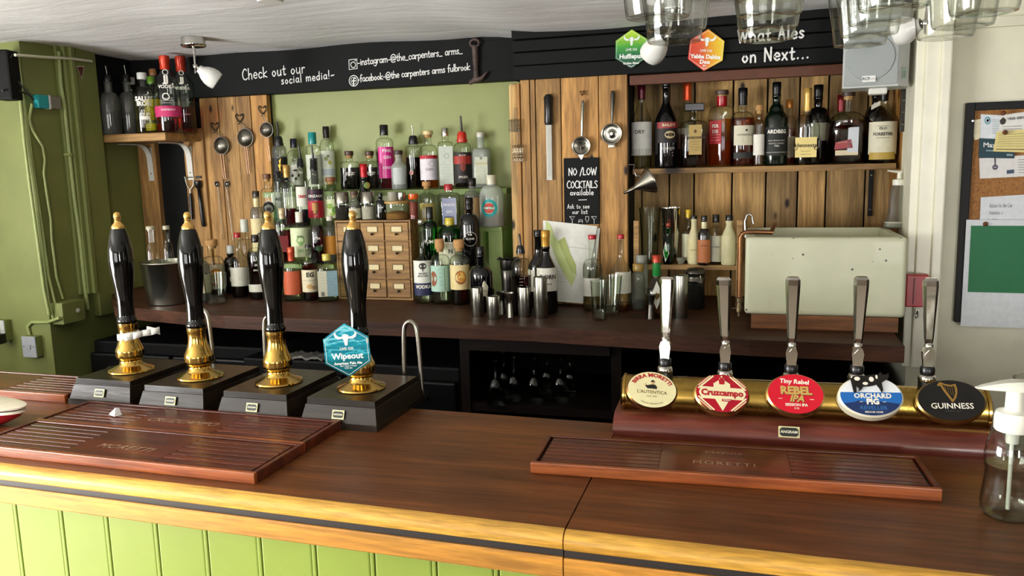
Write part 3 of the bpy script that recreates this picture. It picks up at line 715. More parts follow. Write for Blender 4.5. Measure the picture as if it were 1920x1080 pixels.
# paper band tied round the first pump
mb = MB(); pts = []
q = bx[0]; zc = BAR+.062+.093
n = 20; vs = []; fs = []
for k in range(n+1):
    a = 2*pi*k/n; 
    for z in (-.008, .008): vs.append((q.x+.0268*cos(a), q.y+.0268*sin(a), zc+z+.004*cos(a)))
for k in range(n): fs.append((2*k, 2*k+2, 2*k+3, 2*k+1))
mb.add(vs, fs, 0, True)
yv = q.y-.027
tail = [(.010, -.0262, -.002), (.026, -.013, .000), (.040, .006, .005), (.056, .018, .006), (.070, .034, .010)]
for k in range(len(tail)-1):
    a, b = tail[k], tail[k+1]
    mb.add([(q.x+a[0], q.y+a[1], zc+a[2]-.008), (q.x+b[0], q.y+b[1], zc+b[2]-.008), (q.x+b[0], q.y+b[1], zc+b[2]+.008), (q.x+a[0], q.y+a[1], zc+a[2]+.008)], [(0, 1, 2, 3)])
a = tail[-1]; mb.add([(q.x+a[0], q.y+a[1], zc-.004), (q.x+a[0], q.y+a[1], zc+.012), (q.x+.046, q.y+.016, zc+.022), (q.x+.046, q.y+.014, zc+.014)], [(0, 1, 2, 3)])
o = mb.build('paper_band', paper('#f2f0e6'), fix=False); m_ = o.modifiers.new('thickness', 'SOLIDIFY'); m_.thickness = .0006
tag(o, 'white paper band wrapped round a brass pump column with its tail sticking out', 'paper band')

# ================================================================== tap font
FA = .028                      # the font is turned a little to the bar
a, b = at(1168, 748, Y=1.70), at(1855, 775, Y=1.70)
fx0, fx1 = a.x, b.x; FW_ = fx1-fx0
font = empty('tap_font', (fx0, 1.69, BAR), FA, 'horizontal brass beer font with five chrome tap handles', 'beer font')
RF = .040; zf = .073
mb = MB().lathe([(RF-.006, 0), (RF, .004), (RF, FW_-.004), (RF-.006, FW_)], 48, M=T(0, 0, zf) @ RY(pi/2)); mb.build('brass_barrel', BRASSW, font)
for k, xx in enumerate((.004, FW_-.010)):
    mb = MB().lathe([(RF+.0005, 0), (RF+.003, .001), (RF+.003, .006), (RF+.0005, .007)], 48, M=T(xx, 0, zf) @ RY(pi/2), caps=True); mb.build('end_ring', BRASS, font)
RW = wood('mahogany_font_base', '#4a1b15', '#7a3a2c', 'X', rough=.35, coat=.15)
prof = [(.07, 0), (.07, .046), (-.035, .046)]+[(-.035-.045*sin(t), .010+.036*cos(t)) for t in [pi/2*k/6 for k in range(1, 7)]]+[(-.078, 0)]
MB().extrx(prof[::-1], -.010, FW_+.012, smooth=True).build('wooden_base', RW, font)
M = T(FW_*.478, -.074, .030) @ RX(-.35)
pb = MB().box((0, 0, 0), (.040, .0015, .022), 0, M=M, bev=.0005).build('maker_plate', plain('plate_cream', '#d8cf9e', .35), font)
pl = MB().prism([(-.0175, -.005), (-.0135, -.0085), (.0135, -.0085), (.0175, -.005), (.0175, .005), (.0135, .0085), (-.0135, .0085), (-.0175, .005)], -.0014, -.0009, 0, M)
write(pl, 'ANGRAM', .0075, lambda u, v: tuple(M @ Vector((u, -.0017, v))), 1, .02)
pl.build('plate_lettering', [plain('plate_black', '#14160f', .3), plain('plate_white', '#e8e4cc', .4)], pb)
def loc_font(px, py, Y=1.70):
    p = at(px, py, Y=Y); return p.x-fx0, p.z-BAR
def tap(px_top, px_kn, top_py, kn_py, rzt=0.0):
    xt, zt = loc_font(px_top, top_py); xk, zk = loc_font(px_kn, kn_py)
    wt = 27*mpp(at(px_top, top_py, Y=1.70))/2; wb = 16*mpp(at(px_kn, kn_py, Y=1.70))/2
    t = empty('tap', (xk, 0.0, zk), rzt, None); t.parent = font; t.rotation_euler.x = -.09 if px_top == 1250 else 0
    lean = (xt-xk)/(zt-zk); H = zt-zk-.028
    vs = []; fs = []
    rows = [(0, wb*.8, .0045), (.01, wb, .006), (H*.5, wb+(wt-wb)*.55, .0085), (H*.88, wt, .011), (H*.96, wt*.98, .0105), (H, wt*.72, .007)]
    for z, w, d in rows:
        q = w*.62
        for x, y in ((-q, -d), (q, -d), (w, -d*.35), (w, d*.35), (q, d), (-q, d), (-w, d*.35), (-w, -d*.35)):
            vs.append((x+lean*(z+.028), y, z+.028))
    for i in range(len(rows)-1):
        for k in range(8): fs.append((i*8+k, i*8+(k+1) % 8, (i+1)*8+(k+1) % 8, (i+1)*8+k))
    fs += [tuple(range(40, 48)), tuple(reversed(range(8)))]
    MB().add(vs, fs).build('lever', CHROME, t)
    mb = MB().lathe([(.0055, .020), (.0085, .022), (.0085, .026), (.0055, .030)], 16)
    mb.prism([(-.0085, -.018), (.0085, -.018), (.0115, .008), (.0085, .018), (0, .024), (-.0085, .018), (-.0115, .008)], -.009, .009)
    mb.prism([(-.0070, -.016), (.0070, -.016), (.0075, .008), (0, .017), (-.0075, .008)], -.0105, -.009)
    mb.build('knuckle', CHROME, t)
    MB().lathe([(0, -.034), (.0125, -.034), (.0135, -.030), (.0135, -.020), (.0110, -.016), (0, -.016)], 20).build('collar', BLACKP, t)
    MB().lathe([(0, -.046), (.0155, -.046), (.0170, -.043), (.0150, -.036), (.0120, -.033), (0, -.033)], 24).build('chrome_ring', CHROME, t)
    MB().lathe([(.0150, -.10), (.0165, -.075), (.0165, -.0465), (0, -.0465)], 24).build('stem', BLACKP, t)
    return t
TAPS = [(1250, 1248, 519, 655), (1357, 1360, 519, 663), (1487, 1484, 519, 668), (1616, 1608, 519, 670), (1747, 1742, 522, 672)]
for i, q in enumerate(TAPS): tap(q[0], q[1], q[2], q[3], (-.055, -.012, -.030, -.028, -.060)[i])
# oval lenses -------------------------------------------------------
def lens(px, py, wpx, hpx, roll, yaw, rimm, facem, tick=.014, up=.35):
    x, z = loc_font(px, py, 1.645); k = mpp(at(px, py, Y=1.645)); rx, rz = wpx*k/2, hpx*k/2/cos(.34)*.96
    o = empty('tap_lens', (x, -.050, z), 0); o.rotation_euler = (-.66, roll, yaw); o.parent = font
    mb = MB()
    for (s0, y0), (s1, y1) in (((.93, -.004), (1.0, 0.0)), ((1.0, 0.0), (1.0, tick)), ):
        A = ell(rx*s0, rz*s0, 48); B = ell(rx*s1, rz*s1, 48)
        mb.add([(p[0], y0, p[1]) for p in A]+[(p[0], y1, p[1]) for p in B], [(i, (i+1) % 48, 48+(i+1) % 48, 48+i) for i in range(48)], 0, True)
    mb.add([(p[0], tick, p[1]) for p in ell(rx, rz, 48)], [tuple(range(48))])
    mb.build('rim', rimm, o)
    MB().prism(ell(rx*.94, rz*.94, 48), -.0042, -.002).build('face', facem, o)
    return o, rx, rz
YF = -.0046
def art(o, name, parts, mats): 
    mb = MB()
    for f in parts: f(mb)
    return mb.build(name, mats, o)
RED, WHITE, CREAMI, GOLDI, BLACKI, NAVY, BLUE = ink('#b3121f'), ink('#f0ead8'), ink('#efe6b8'), ink('#c9a659'), ink('#14120f'), ink('#0d2a5c'), ink('#1466b4')
def lay(poly, k=0): return lambda mb: mb.add([(p[0], YF-.0002*k, p[1]) for p in poly], [tuple(range(len(poly)))], 0)
# 1 cream lens with a drinker in a hat
o, rx, rz = lens(1221, 731, 96, 74, .10, .22, metal('bronze_rim', '#8a6038', .3), gloss('#efe7b4'))
mb = MB(); write(mb, 'BIRRA MORETTI', .0115, lambda u, v: ((rx*.78+v)*sin(u/(rx*.66)), YF, (rz*.76+v)*cos(u/(rx*.66))), 0, .045)
mb.build('red_lettering', RED, o)
mb = MB(); write(mb, "L'AUTENTICA", .0100, flat(0, -.006, YF), 0, .01); write(mb, '- DAL 1859 -', .0050, flat(0, -.0150, YF))
write(mb, 'ORIGINAL PREMIUM LAGER', .0042, lambda u, v: ((rx*.76-v)*sin(u/(rx*.8)), YF, -(rz*.76-v)*cos(u/(rx*.8)))); mb.build('brown_lettering', ink('#6b4a22'), o)
fg = lambda pts: [(x*.82, .0015+z*.74) for x, z in pts]
mb = MB(); mb.prism(fg([(-.011, .0005), (.012, .0005), (.013, .006), (.009, .012), (.004, .014), (-.002, .013), (-.012, .010), (-.016, .012), (-.017, .007)]), YF, YF+.0003)
mb.prism(fg(ell(.0065, .0013, 16, .002, .0215)), YF, YF+.0003); mb.prism(fg([(-.002, .0215), (.006, .0215), (.005, .0265), (-.001, .0262)]), YF, YF+.0003); mb.build('drinker_figure', BLACKI, o)
mb = MB().prism(fg(ell(.0034, .0044, 16, .002, .0170)), YF-.0002, YF); mb.prism(fg(ell(.0026, .003, 12, -.0165, .012)), YF-.0002, YF); mb.build('drinker_face', ink('#d9a877'), o)
# 2 red and cream lens
o, rx, rz = lens(1352, 739, 102, 78, .06, .16, metal('pale_gold_rim', '#c7a565', .28), gloss('#b0172a'))
mb = MB()
for dx in (-1, 1):
    for off, w in ((.0, .0016), (.006, .0010)):
        for dz in (-1, 1):
            p0 = (dx*(rx*.30+off), dz*rz*.86); p1 = (dx*rx*.86, dz*(rz*.20+off)); L = hypot(p1[0]-p0[0], p1[1]-p0[1]); nx, nz = -(p1[1]-p0[1])/L*w, (p1[0]-p0[0])/L*w
            mb.add([(p0[0]+nx, YF, p0[1]+nz), (p0[0]-nx, YF, p0[1]-nz), (p1[0]-nx, YF, p1[1]-nz), (p1[0]+nx, YF, p1[1]+nz)], [(0, 1, 2, 3)])
mb.prism([(-rx*.26, -rz*.30), (0, -rz*.88), (rx*.26, -rz*.30)], YF, YF+.0003)
mb.prism([(-rx*.30, rz*.2), (rx*.30, rz*.2), (rx*.30, rz*.48), (rx*.14, rz*.62), (0, rz*.90), (-rx*.14, rz*.62), (-rx*.30, rz*.48)], YF-.0002, YF+.0003)
mb.prism([(-rx*.84, 0), (-rx*.74, -rz*.30), (rx*.74, -rz*.30), (rx*.86, 0), (rx*.76, rz*.28), (-rx*.76, rz*.30)], YF-.0004, YF+.0003); mb.build('cream_shield', CREAMI, o)
mb = MB(); write(mb, 'Cruzcampo', .0178, flat(0, .000, YF-.0008), 0, .05); mb.prism([(-.001, -.0175), (.018, -.0175), (.018, -.0125), (-.001, -.0125)], YF-.0008, YF-.0003)
mb.prism([(-.005, .0190), (.005, .0190), (.0065, .029), (.003, .031), (.004, .036), (0, .0335), (-.004, .036), (-.003, .031), (-.0065, .029)], YF-.0007, YF-.0003); mb.build('red_lettering', RED, o)
mb = MB(); write(mb, 'SEVILLA', .0042, flat(.0085, -.015, YF-.0011), 0, .02); mb.build('small_lettering', WHITE, o)
# 3 red lens
o, rx, rz = lens(1490, 741, 106, 82, .02, .10, metal('pale_gold_rim', '#c7a565', .28), gloss('#d31c30'))
mb = MB(); write(mb, 'Tiny Rebel', .0130, flat(-.001, .0255, YF, -.04), 0, .03, .1); write(mb, 'SESSION IPA', .0078, flat(0, -.0235, YF), 0, .03); write(mb, '4.2%', .0052, flat(0, -.0305, YF), 0, .01)
for dx in (-1, 1): mb.add([(dx*.026, YF, -.0105), (dx*.034, YF, -.0105), (dx*.034, YF, -.0115), (dx*.026, YF, -.0115)], [(0, 1, 2, 3)])
mb.build('white_lettering', WHITE, o)
mb = MB(); write(mb, 'REBEL', .0225, flat(.001, .0062, YF-.0001), 0, .05); write(mb, 'IPA', .0190, flat(.001, -.0108, YF-.0001), 0, .04, .3); mb.build('gold_lettering', GOLDI, o)
mb = MB(); write(mb, 'REBEL', .0225, flat(.0022, .0050, YF+.0003), 0, .05); write(mb, 'IPA', .0190, flat(.0020, -.0120, YF+.0003), 0, .04, .3); mb.build('lettering_outline', ink('#5a1a14'), o)
# 4 white and blue lens with a cut-out pig standing on it
o, rx, rz = lens(1632, 746, 116, 82, -.02, .06, plain('cream_rim', '#ded8bd', .3), gloss('#e9edf0'), .018)
def seg(a0, a1, s=.935): return [(rx*s*cos(a0+(a1-a0)*k/30), rz*s*sin(a0+(a1-a0)*k/30)) for k in range(31)]
mb = MB().prism(seg(pi-.18, 2*pi+.18), YF, YF+.0003); mb.build('blue_field', BLUE, o)
mb = MB().prism(seg(pi+.42, 2*pi-.42)+[(rx*.5, -rz*.30), (rx*.2, -rz*.26), (-rx*.1, -rz*.34), (-rx*.4, -rz*.22), (-rx*.5, -rz*.30)], YF-.0002, YF+.0002); mb.build('navy_orchard', NAVY, o)
mb = MB(); write(mb, 'ORCHARD', .0135, flat(.003, -.0005, YF-.0004), 0, .04, 0, 1.05); write(mb, 'PIG', .0155, flat(.002, -.0125, YF-.0004), 0, .05); write(mb, 'MEDIUM CIDER', .0048, flat(.002, -.0335, YF-.0004), 0, .02)
for dx in (-1, 1): mb.add([(.002+dx*.018, YF-.0004, -.0120), (.002+dx*.024, YF-.0004, -.0120), (.002+dx*.024, YF-.0004, -.0130), (.002+dx*.018, YF-.0004, -.0130)], [(0, 1, 2, 3)])
mb.build('white_lettering', WHITE, o)
mb = MB(); write(mb, 'REVELLER', .0105, flat(.002, -.0250, YF-.0004), 0, .02, 0, 1.1); mb.build('blue_lettering', ink('#2a6aa8'), o)
pig = [(-.031, .006), (-.033, .024), (-.034, .033), (-.030, .039), (-.020, .041), (-.006, .0405), (.008, .043), (.018, .044), (.022, .049), (.026, .043), (.034, .044), (.037, .048), (.037, .040), (.034, .034), (.028, .031), (.022, .026), (.023, .010), (.020, .006), (.016, .016), (.012, .022), (.000, .019), (-.012, .018), (-.016, .012), (-.022, .008), (-.020, .014), (-.025, .020), (-.026, .006)]
mb = MB().prism([(x, z) for x, z in pig], YF-.0035, YF-.0008); mb.prism([(-.035, .034), (-.040, .038), (-.039, .042), (-.036, .040), (-.038, .0385), (-.033, .032)], YF-.0035, YF-.0008); pg = mb.build('pig_cutout', plain('pig_black', '#16130f', .3), o)
mb = MB()
for cx, cz_, a_, b_ in ((-.022, .034, .0055, .0042), (-.008, .024, .0050, .0032), (.004, .033, .0045, .0052), (.014, .038, .0020, .0040)): mb.prism(ell(a_, b_, 14, cx, cz_), YF-.0040, YF-.0035)
mb.build('white_patches', WHITE, pg)
# 5 black lens with a gold harp
o, rx, rz = lens(1784, 755, 122, 84, -.04, .03, metal('old_gold_rim', '#a68a4e', .3), plain('black_enamel', '#0b0b0c', .12, coat=.4))
mb = MB(); write(mb, 'GUINNESS', .0158, flat(0, -.0125, YF), 0, .012, 0, 1.0); mb.build('white_lettering', WHITE, o)
mb = MB(); write(mb, 'DRAUGHT', .0042, flat(0, -.0225, YF), 0, 0, 0, 1.6); mb.build('grey_lettering', ink('#55524a'), o)
mb = MB(); stroke(mb, smooth_pts([(-.018, .030), (-.013, .030), (-.010, .022), (-.004, .010), (.002, -.002)], 6), .0042, lambda u, v: (u, YF, v)); stroke(mb, smooth_pts([(-.018, .030), (-.014, .0345), (-.006, .031), (.004, .029), (.011, .031)], 6), .0030, lambda u, v: (u, YF-.0001, v)); stroke(mb, smooth_pts([(.011, .031), (.012, .020), (.009, .008), (.003, -.002)], 6), .0032, lambda u, v: (u, YF-.0002, v))
for k in range(5):
    xx = -.007+.004*k; stroke(mb, [(xx, .0295), (xx+.001, .018-.0035*k)], .0006, lambda u, v: (u, YF, v))
mb.build('gold_harp', plain('harp_gold', '#b98f4a', .3, metal=.7), o)

# ================================================================== hand sanitiser, glass at the right end
p = at(1888, 968, Z=BAR); r = empty('sanitiser_bottle', p, .2, 'clear pump bottle of hand sanitiser with a white pump at the right end', 'pump bottle')
k = mpp(p); Hs = .150
prof = [(0, 0), (.026, 0), (.034, .003), (.0385, .012), (.0395, .024), (.0370, .045), (.0345, .065), (.0340, .075), (.0365, .088), (.0370, .100), (.0345, .118), (.0300, .134), (.0225, .143), (.0190, .145)]
MB().lathe(prof, 40).build('bottle', thin_glass('sanitiser_clear', '#f5f7f3', '#9aa096'), r)
MB().lathe([(0, .003), (.030, .004), (.0365, .013), (.0378, .024), (.0354, .045), (.0328, .065), (.0322, .075), (.0345, .086), (0, .086)], 40).build('gel', lq('#e8ebe4'), r)
WP = plain('white_plastic', '#e8e8da', .35)
MB().lathe([(.0245, .140), (.0265, .143), (.0265, .162), (.0240, .170), (.0140, .173), (.0130, .175), (.0125, .205), (0, .205)], 32).build('pump_collar', WP, r)
mb = MB(); n = 10
sec = [(-.058, .0045, .205, .2085), (-.046, .008, .204, .212), (-.02, .012, .203, .217), (.0, .0165, .202, .219), (.02, .015, .203, .218), (.030, .008, .206, .216)]
vs = []; fs = []
for x, w, z0, z1 in sec:
    vs += [(x, -w, z0+.002), (x, w, z0+.002), (x, w*1.05, (z0+z1)/2), (x, w*.7, z1), (x, -w*.7, z1), (x, -w*1.05, (z0+z1)/2)]
for i in range(len(sec)-1):
    for q in range(6): fs.append((i*6+q, i*6+(q+1) % 6, (i+1)*6+(q+1) % 6, (i+1)*6+q))
fs += [tuple(range(6)), tuple(reversed(range(30, 36)))]
mb.add(vs, fs, 0, True).build('pump_head', WP, r)
MB().lathe([(.0030, .012), (.0030, .118), (.0090, .120), (.0100, .140)], 12).build('dip_tube', plain('cloudy_plastic', '#cfd2c8', .3), r)
p = at(1935, 855, Z=BAR); r = empty('pint_glass', p, .0, 'clear pint glass with red print standing behind the sanitiser bottle', 'glass')
pint = [(0, 0), (.029, 0), (.031, .004), (.0335, .06), (.038, .105), (.040, .150), (.0385, .150), (.0365, .105), (.032, .06), (.029, .012), (0, .010)]
MB().lathe(pint, 36, caps=False).build('glass_wall', thin_glass('pint_glass_clear', '#f5f7f3', '#b9beb4'), r)
mb = MB(); fn = lambda a, z: (lambda u, v: (.0385*sin(a+u/.0385), -.0385*cos(a+u/.0385), z+v))
mb.add([fn(-.5, .088)(.009*(1 if q % 2 == 0 else .42)*sin(pi*q/5), .009*(1 if q % 2 == 0 else .42)*cos(pi*q/5)) for q in range(10)], [tuple(range(10))]); write(mb, 'P', .020, fn(-.5, .040), 0, .03); mb.build('red_print', RED, r)
# ================================================================== shelves and tiers behind the bar
SF = 3.13                                                # front of the alcove shelf
zt = at(1440, 311, Y=SF).z; xa, xb = at(1186, 315, Y=SF).x, at(1681, 305, Y=SF).x
RS = zt
o = MB().box(((xa+xb)/2, (SF+YA)/2, zt-.011), (xb-xa, YA-SF-.002, .022), bev=.003).build('plank_shelf', SHELFW); tag(o, 'pale wooden plank shelf of whisky bottles in the right alcove', 'shelf')
LSF = 3.10
LS = at(280, 249, Y=LSF).z; xa, xb = XL+.002, at(309, 250, Y=LSF).x
o = MB().box(((xa+xb)/2, (LSF+yp)/2, LS-.018), (xb-xa, yp-LSF-.002, .036), bev=.004).build('corner_shelf', SHELFW); tag(o, 'thick wooden corner shelf of vodka bottles at the upper left', 'shelf')
BW = plain('bracket_white', '#e2e0d6', .4)
for i, (px, lab) in enumerate(((272, 'white steel shelf bracket under the left part of the corner shelf'), (346, 'white steel shelf bracket under the right end of the corner shelf'))):
    p = at(px+8, 272, Y=yp); r = empty('shelf_bracket', (p.x, yp, LS-.036), 0, lab, 'bracket', 'brackets of the corner shelf')
    mb = MB(); w = .030
    pts = [(-.19, -.006), (-.10, -.006), (-.05, -.012), (-.022, -.035), (-.010, -.07), (-.006, -.16)]
    pts = smooth_pts(pts, 4)
    for k in range(len(pts)-1):
        (a0, b0), (a1, b1) = pts[k], pts[k+1]
        mb.add([(-w/2, a0, b0), (w/2, a0, b0), (w/2, a1, b1), (-w/2, a1, b1), (-w/2, a0, b0-.004), (w/2, a0, b0-.004), (w/2, a1+.004, b1-.002), (-w/2, a1+.004, b1-.002)], [(0, 1, 2, 3), (7, 6, 5, 4), (0, 3, 7, 4), (1, 5, 6, 2)], 0, True)
    mb.box((0, -.003, -.10), (w, .005, .16)); mb.build('arm', BW, r)
    for z in (-.10, -.145):
        MB().lathe([(.004, 0), (.003, .002), (0, .002)], 10, M=T(0, -.0055, z) @ RX(pi/2)).build('screw', IRON, r)
Y1, Y2, Y3 = 3.13, 3.225, 3.325
T3 = at(722, 356, Y=Y3).z; T2 = at(900, 424, Y=Y2).z; T1 = at(560, 492, Y=Y1).z
TIER = plain('green_tier_paint', '#7f9450', .5, var=.1)
xg0, xg1 = at(512, 330, Y=YG).x+.02, at(955, 360, Y=YM).x-.07
mb = MB()
mb.box(((xg0+xg1)/2, (3.274+YG)/2, T3-.012), (xg1-xg0, YG-3.276, .024), bev=.002)
o = mb.build('tier_shelf', TIER); tag(o, 'top green painted step shelf carrying the back row of bottles', 'shelf', 'stepped bottle shelves')
xm0, xm1 = at(500, 420, Y=Y2-.04).x, at(941, 420, Y=Y2-.04).x
mb = MB(); mb.box(((xm0+xm1)/2, Y2, T2-.010), (xm1-xm0, .090, .02), bev=.002); mb.box((xm1-.03, Y2-.03, (T2-.02+CT)/2), (.06, .02, T2-.02-CT)); mb.box((xm0+.03, Y2-.03, (T2-.02+CT)/2), (.06, .02, T2-.02-CT))
o = mb.build('tier_shelf', TIER); tag(o, 'middle green painted step shelf below the back row', 'shelf', 'stepped bottle shelves')
for a, b, l in ((478, 628, 'lower green step shelf left of the small drawer chest'), (778, 900, 'lower green step shelf right of the small drawer chest')):
    xa, xb = at(a, 490, Y=Y1-.04).x, at(b, 490, Y=Y1-.04).x
    mb = MB().box(((xa+xb)/2, Y1-.005, T1-.010), (xb-xa, .098, .02), bev=.002); mb.box((xa+.02, Y1+.02, (T1-.02+CT)/2), (.03, .03, T1-.02-CT)); mb.box((xb-.02, Y1+.02, (T1-.02+CT)/2), (.03, .03, T1-.02-CT))
    tag(mb.build('tier_shelf', TIER), l, 'shelf', 'stepped bottle shelves')

# ================================================================== bottles
def bottle_geo(H, R, sh, ne, rn, style, frac):
    zg = H*(1-frac)+.004; a, b = H*sh, H*ne
    pr = [(R*.86, 0), (R*.97, .003), (R, .008), (R, a)]
    for k in range(1, 9):
        t = k/8
        if style == 'round': pr.append((rn+(R-rn)*cos(t*pi/2)**.9 if t < 1 else rn, a+(b-a)*sin(t*pi/2)))
        elif style == 'slope': u = t*t*(3-2*t); pr.append((R+(rn-R)*u, a+(b-a)*t))
        elif style == 'flat': pr.append((rn+(R-rn)*(1-t**3)**.33 if t < 1 else rn, a+(b-a)*t))
        elif style == 'cone': pr.append((R+(rn-R)*t, a+(b-a)*t))
        elif style == 'bulge':
            u = t*t*(3-2*t); pr.append((R+(rn-R)*u + .006*sin(pi*min(1, max(0, (t-.55)/.45))), a+(b-a)*t))
    if zg > b+.012: pr += [(rn, zg-.012), (rn*1.14, zg-.010), (rn*1.14, zg-.002), (rn, zg)]
    else: pr += [(rn, max(zg, b+.002))]
    return pr
def clip_prof(pr, z1):
    out = []
    for i, (r, z) in enumerate(pr):
        if z <= z1: out.append((r, z))
        else:
            r0, z0 = pr[i-1]; t = (z1-z0)/(z-z0+1e-9); out.append((r0+(r-r0)*t, z1)); break
    return out
PENDING = []
def bottle(kind, label, cx, ytop, w, Y, zs, *a, **k):
    """queued, so that neighbours can first be stood clear of one another"""
    PENDING.append(dict(kind=kind, label=label, cx=cx, ytop=ytop, w=w, Y=Y, zs=zs, a=a, k=k, s=1.0, Y0=Y))
def geo(p):
    top = at(p['cx'], p['ytop'], Y=p['Y']); H = (top.z-p['zs'])*p['k'].get('stretch', 1); k = mpp(top); R = p['w']*k/2*p['s']
    return at(p['cx'], p['ytop']+.5*H/k, Y=p['Y']).x, p['Y'], R, H
def flush_bottles():
    lim = {round(RS, 4): (SF+.002, YA-.012), round(LS, 4): (LSF+.002, yp-.002), round(T3, 4): (3.276, YG-.003), round(T2, 4): (3.15, 3.273), round(T1, 4): (3.05, 3.178)}
    def clamp(p, R):
        lo, hi = lim.get(round(p['zs'], 4), (p['Y0']-.10, p['Y0']+.10+2*R))
        if round(p['zs'], 4) == round(CT, 4): lo, hi = p['Y0']-.07-R, p['Y0']+.07+R
        if round(p['zs'], 4) == round(CT, 4) and (p['cx'] < 640 and p['cx'] > 465 or 770 < p['cx'] < 905): hi = min(hi, 3.073)
        if hi-lo < 2*R: p['Y'] = (lo+hi)/2
        else: p['Y'] = min(max(p['Y'], lo+R), hi-R)
    for it in range(120):
        G_ = [geo(p) for p in PENDING]; moved = False
        for i, p in enumerate(PENDING):
            for j in range(i):
                q = PENDING[j]
                if abs(p['zs']-q['zs']) > .02: 
                    lo_, hi_ = (p, q) if p['zs'] < q['zs'] else (q, p)
                    g = G_[i] if lo_ is p else G_[j]
                    if lo_['zs']+g[3] < hi_['zs']: continue
                (x1, y1, r1, h1), (x2, y2, r2, h2) = G_[i], G_[j]
                f1 = p['k'].get('fl', 1); f2 = q['k'].get('fl', 1)
                need = r1*(f1 if abs(y1-y2) > abs(x1-x2) else 1)+r2*(f2 if abs(y1-y2) > abs(x1-x2) else 1)+.002
                d = hypot(x1-x2, y1-y2)
                if d < need:
                    moved = True; dy = (need-d)*.35+.0003; sg = 1 if (p['Y0'], i) > (q['Y0'], j) else -1
                    if y1-y2 > .004: sg = 1
                    elif y2-y1 > .004: sg = -1
                    p['Y'] += sg*dy; q['Y'] -= sg*dy
                    if it > 50:
                        t = max(.985, 1-(need-d)/(r1+r2)*.5); p['s'] = max(.72, p['s']*t); q['s'] = max(.72, q['s']*t)
        for i, p in enumerate(PENDING): clamp(p, G_[i][2])
        if not moved: break
    for p in PENDING: build_bottle(p['kind'], p['label'], p['cx'], p['ytop'], p['w'], p['Y'], p['zs'], *p['a'], wscale=p['s'], **p['k'])
    PENDING.clear()
def build_bottle(kind, label, cx, ytop, w, Y, zs, group=None, g=CLEAR, liq=None, sh=.60, ne=.74, rn=.36, style='round', cap=('cap', '#111111', .10),
           labs=(), rot=0.0, n=2.0, fl=1.0, cat='bottle', ring=None, stretch=1.0, wscale=1.0):
    top = at(cx, ytop, Y=Y); H = (top.z-zs)*stretch; k = mpp(at(cx, ytop, Y=Y)); R = w*k/2*wscale
    ymid = ytop+.5*H/k; pm = at(cx, ymid, Y=Y)
    r = empty(kind, (pm.x, Y, zs), atan2(-pm.x, Y)+rot, label, cat, group)
    rn_ = max(R*rn, .0085); ct, cc, frac = cap
    a, b = H*sh, H*ne
    def sec_for(shrink):
        def f(t, z):
            u = min(1, max(0, (z-a)/(b-a+1e-6))) if z > a else 0
            c, s_ = cos(t), sin(t); e = (abs(c)**n+abs(s_)**n)**(-1/n) if n > 2.01 else 1.0
            e = e+(1-e)*u; y = fl+(1-fl)*u
            return c*e, s_*e*y
        return f
    pr = bottle_geo(H, R, sh, ne, rn_, style, frac); seg = 28 if n <= 2.01 else 36
    MB().lathe(pr, seg, 0, sec=sec_for(0)).build('glass_body', g, r)
    if liq:
        c, lev = liq[:2]; m = liq[2] if len(liq) > 2 else lq(c)
        ins = [(max(rr-.0022, .003), max(z, .006)) for rr, z in clip_prof(pr, H*lev)]
        ins = [q for i, q in enumerate(ins) if i == 0 or q[1] > ins[i-1][1]-1e-6]
        MB().lathe(ins, seg, 0, sec=sec_for(0)).build('liquid', m, r)
    # stopper
    z0 = H*(1-frac)
    if ct == 'cap': MB().lathe([(rn_*1.12, z0), (rn_*1.15, z0+.002), (rn_*1.15, H-.002), (rn_*1.05, H), (0, H)], 20).build('cap', gloss(cc), r)
    elif ct == 'steelcap': MB().lathe([(rn_*1.15, z0), (rn_*1.18, z0+.003), (rn_*1.18, H-.004), (rn_*1.0, H), (0, H)], 20).build('cap', CHROME, r)
    elif ct == 'foil': MB().lathe([(rn_*1.10, z0), (rn_*1.08, H-.030 if H-.03 > z0 else z0+.004), (rn_*1.16, H-.026 if H-.026 > z0 else z0+.005), (rn_*1.16, H-.002), (rn_*1.02, H), (0, H)], 22).build('foil_capsule', plain('foil_'+cc.strip('#'), cc, .3, metal=.35), r)
    elif ct == 'cork':
        mb = MB(); mb.lathe([(rn_*.95, z0-.010), (rn_*1.02, z0), (rn_*1.02, z0+.004)], 18, 0, caps=False); mb.lathe([(rn_*1.02, z0+.002), (rn_*1.38, z0+.003), (rn_*1.42, z0+.006), (rn_*1.40, H-.002), (rn_*1.2, H), (0, H)], 22, 1); mb.build('stopper', [CORK, CORK if cc == 'cork' else plain('stopper_'+cc.strip('#'), cc, .45)], r)
    elif ct in ('pour', 'spout'):
        hs = (H-z0)*(.40 if ct == 'pour' else .45)
        MB().lathe([(rn_*1.05, z0-.002), (rn_*1.25, z0), (rn_*1.25, z0+hs*.3), (rn_*1.12, z0+hs*.34), (rn_*1.12, z0+hs*.7), (rn_*.8, z0+hs), (0, z0+hs)], 20).build('pourer_stopper', gloss(cc) if cc else RUBBER, r)
        rr = .0045 if ct == 'pour' else .0028
        MB().tube([(0, 0, z0+hs*.9), (0, 0, z0+hs+.3*(H-z0-hs)), (-.003, -.002, H)], [rr*1.15, rr, rr*.85], 10).build('pourer_spout', gloss('#15151a') if ct == 'pour' else STEEL, r)
    elif ct == 'bar':
        MB().box((0, 0, (z0+H)/2), (R*1.42, R*.9, H-z0), bev=.003).build('cap', gloss(cc), r)
    if ring:
        za, zb_, c = ring; MB().lathe([(rn_*1.07, H*za), (rn_*1.09, H*za+.001), (rn_*1.09, H*zb_), (rn_*1.07, H*zb_)], 20, caps=False).build('neck_band', gloss(c), r)
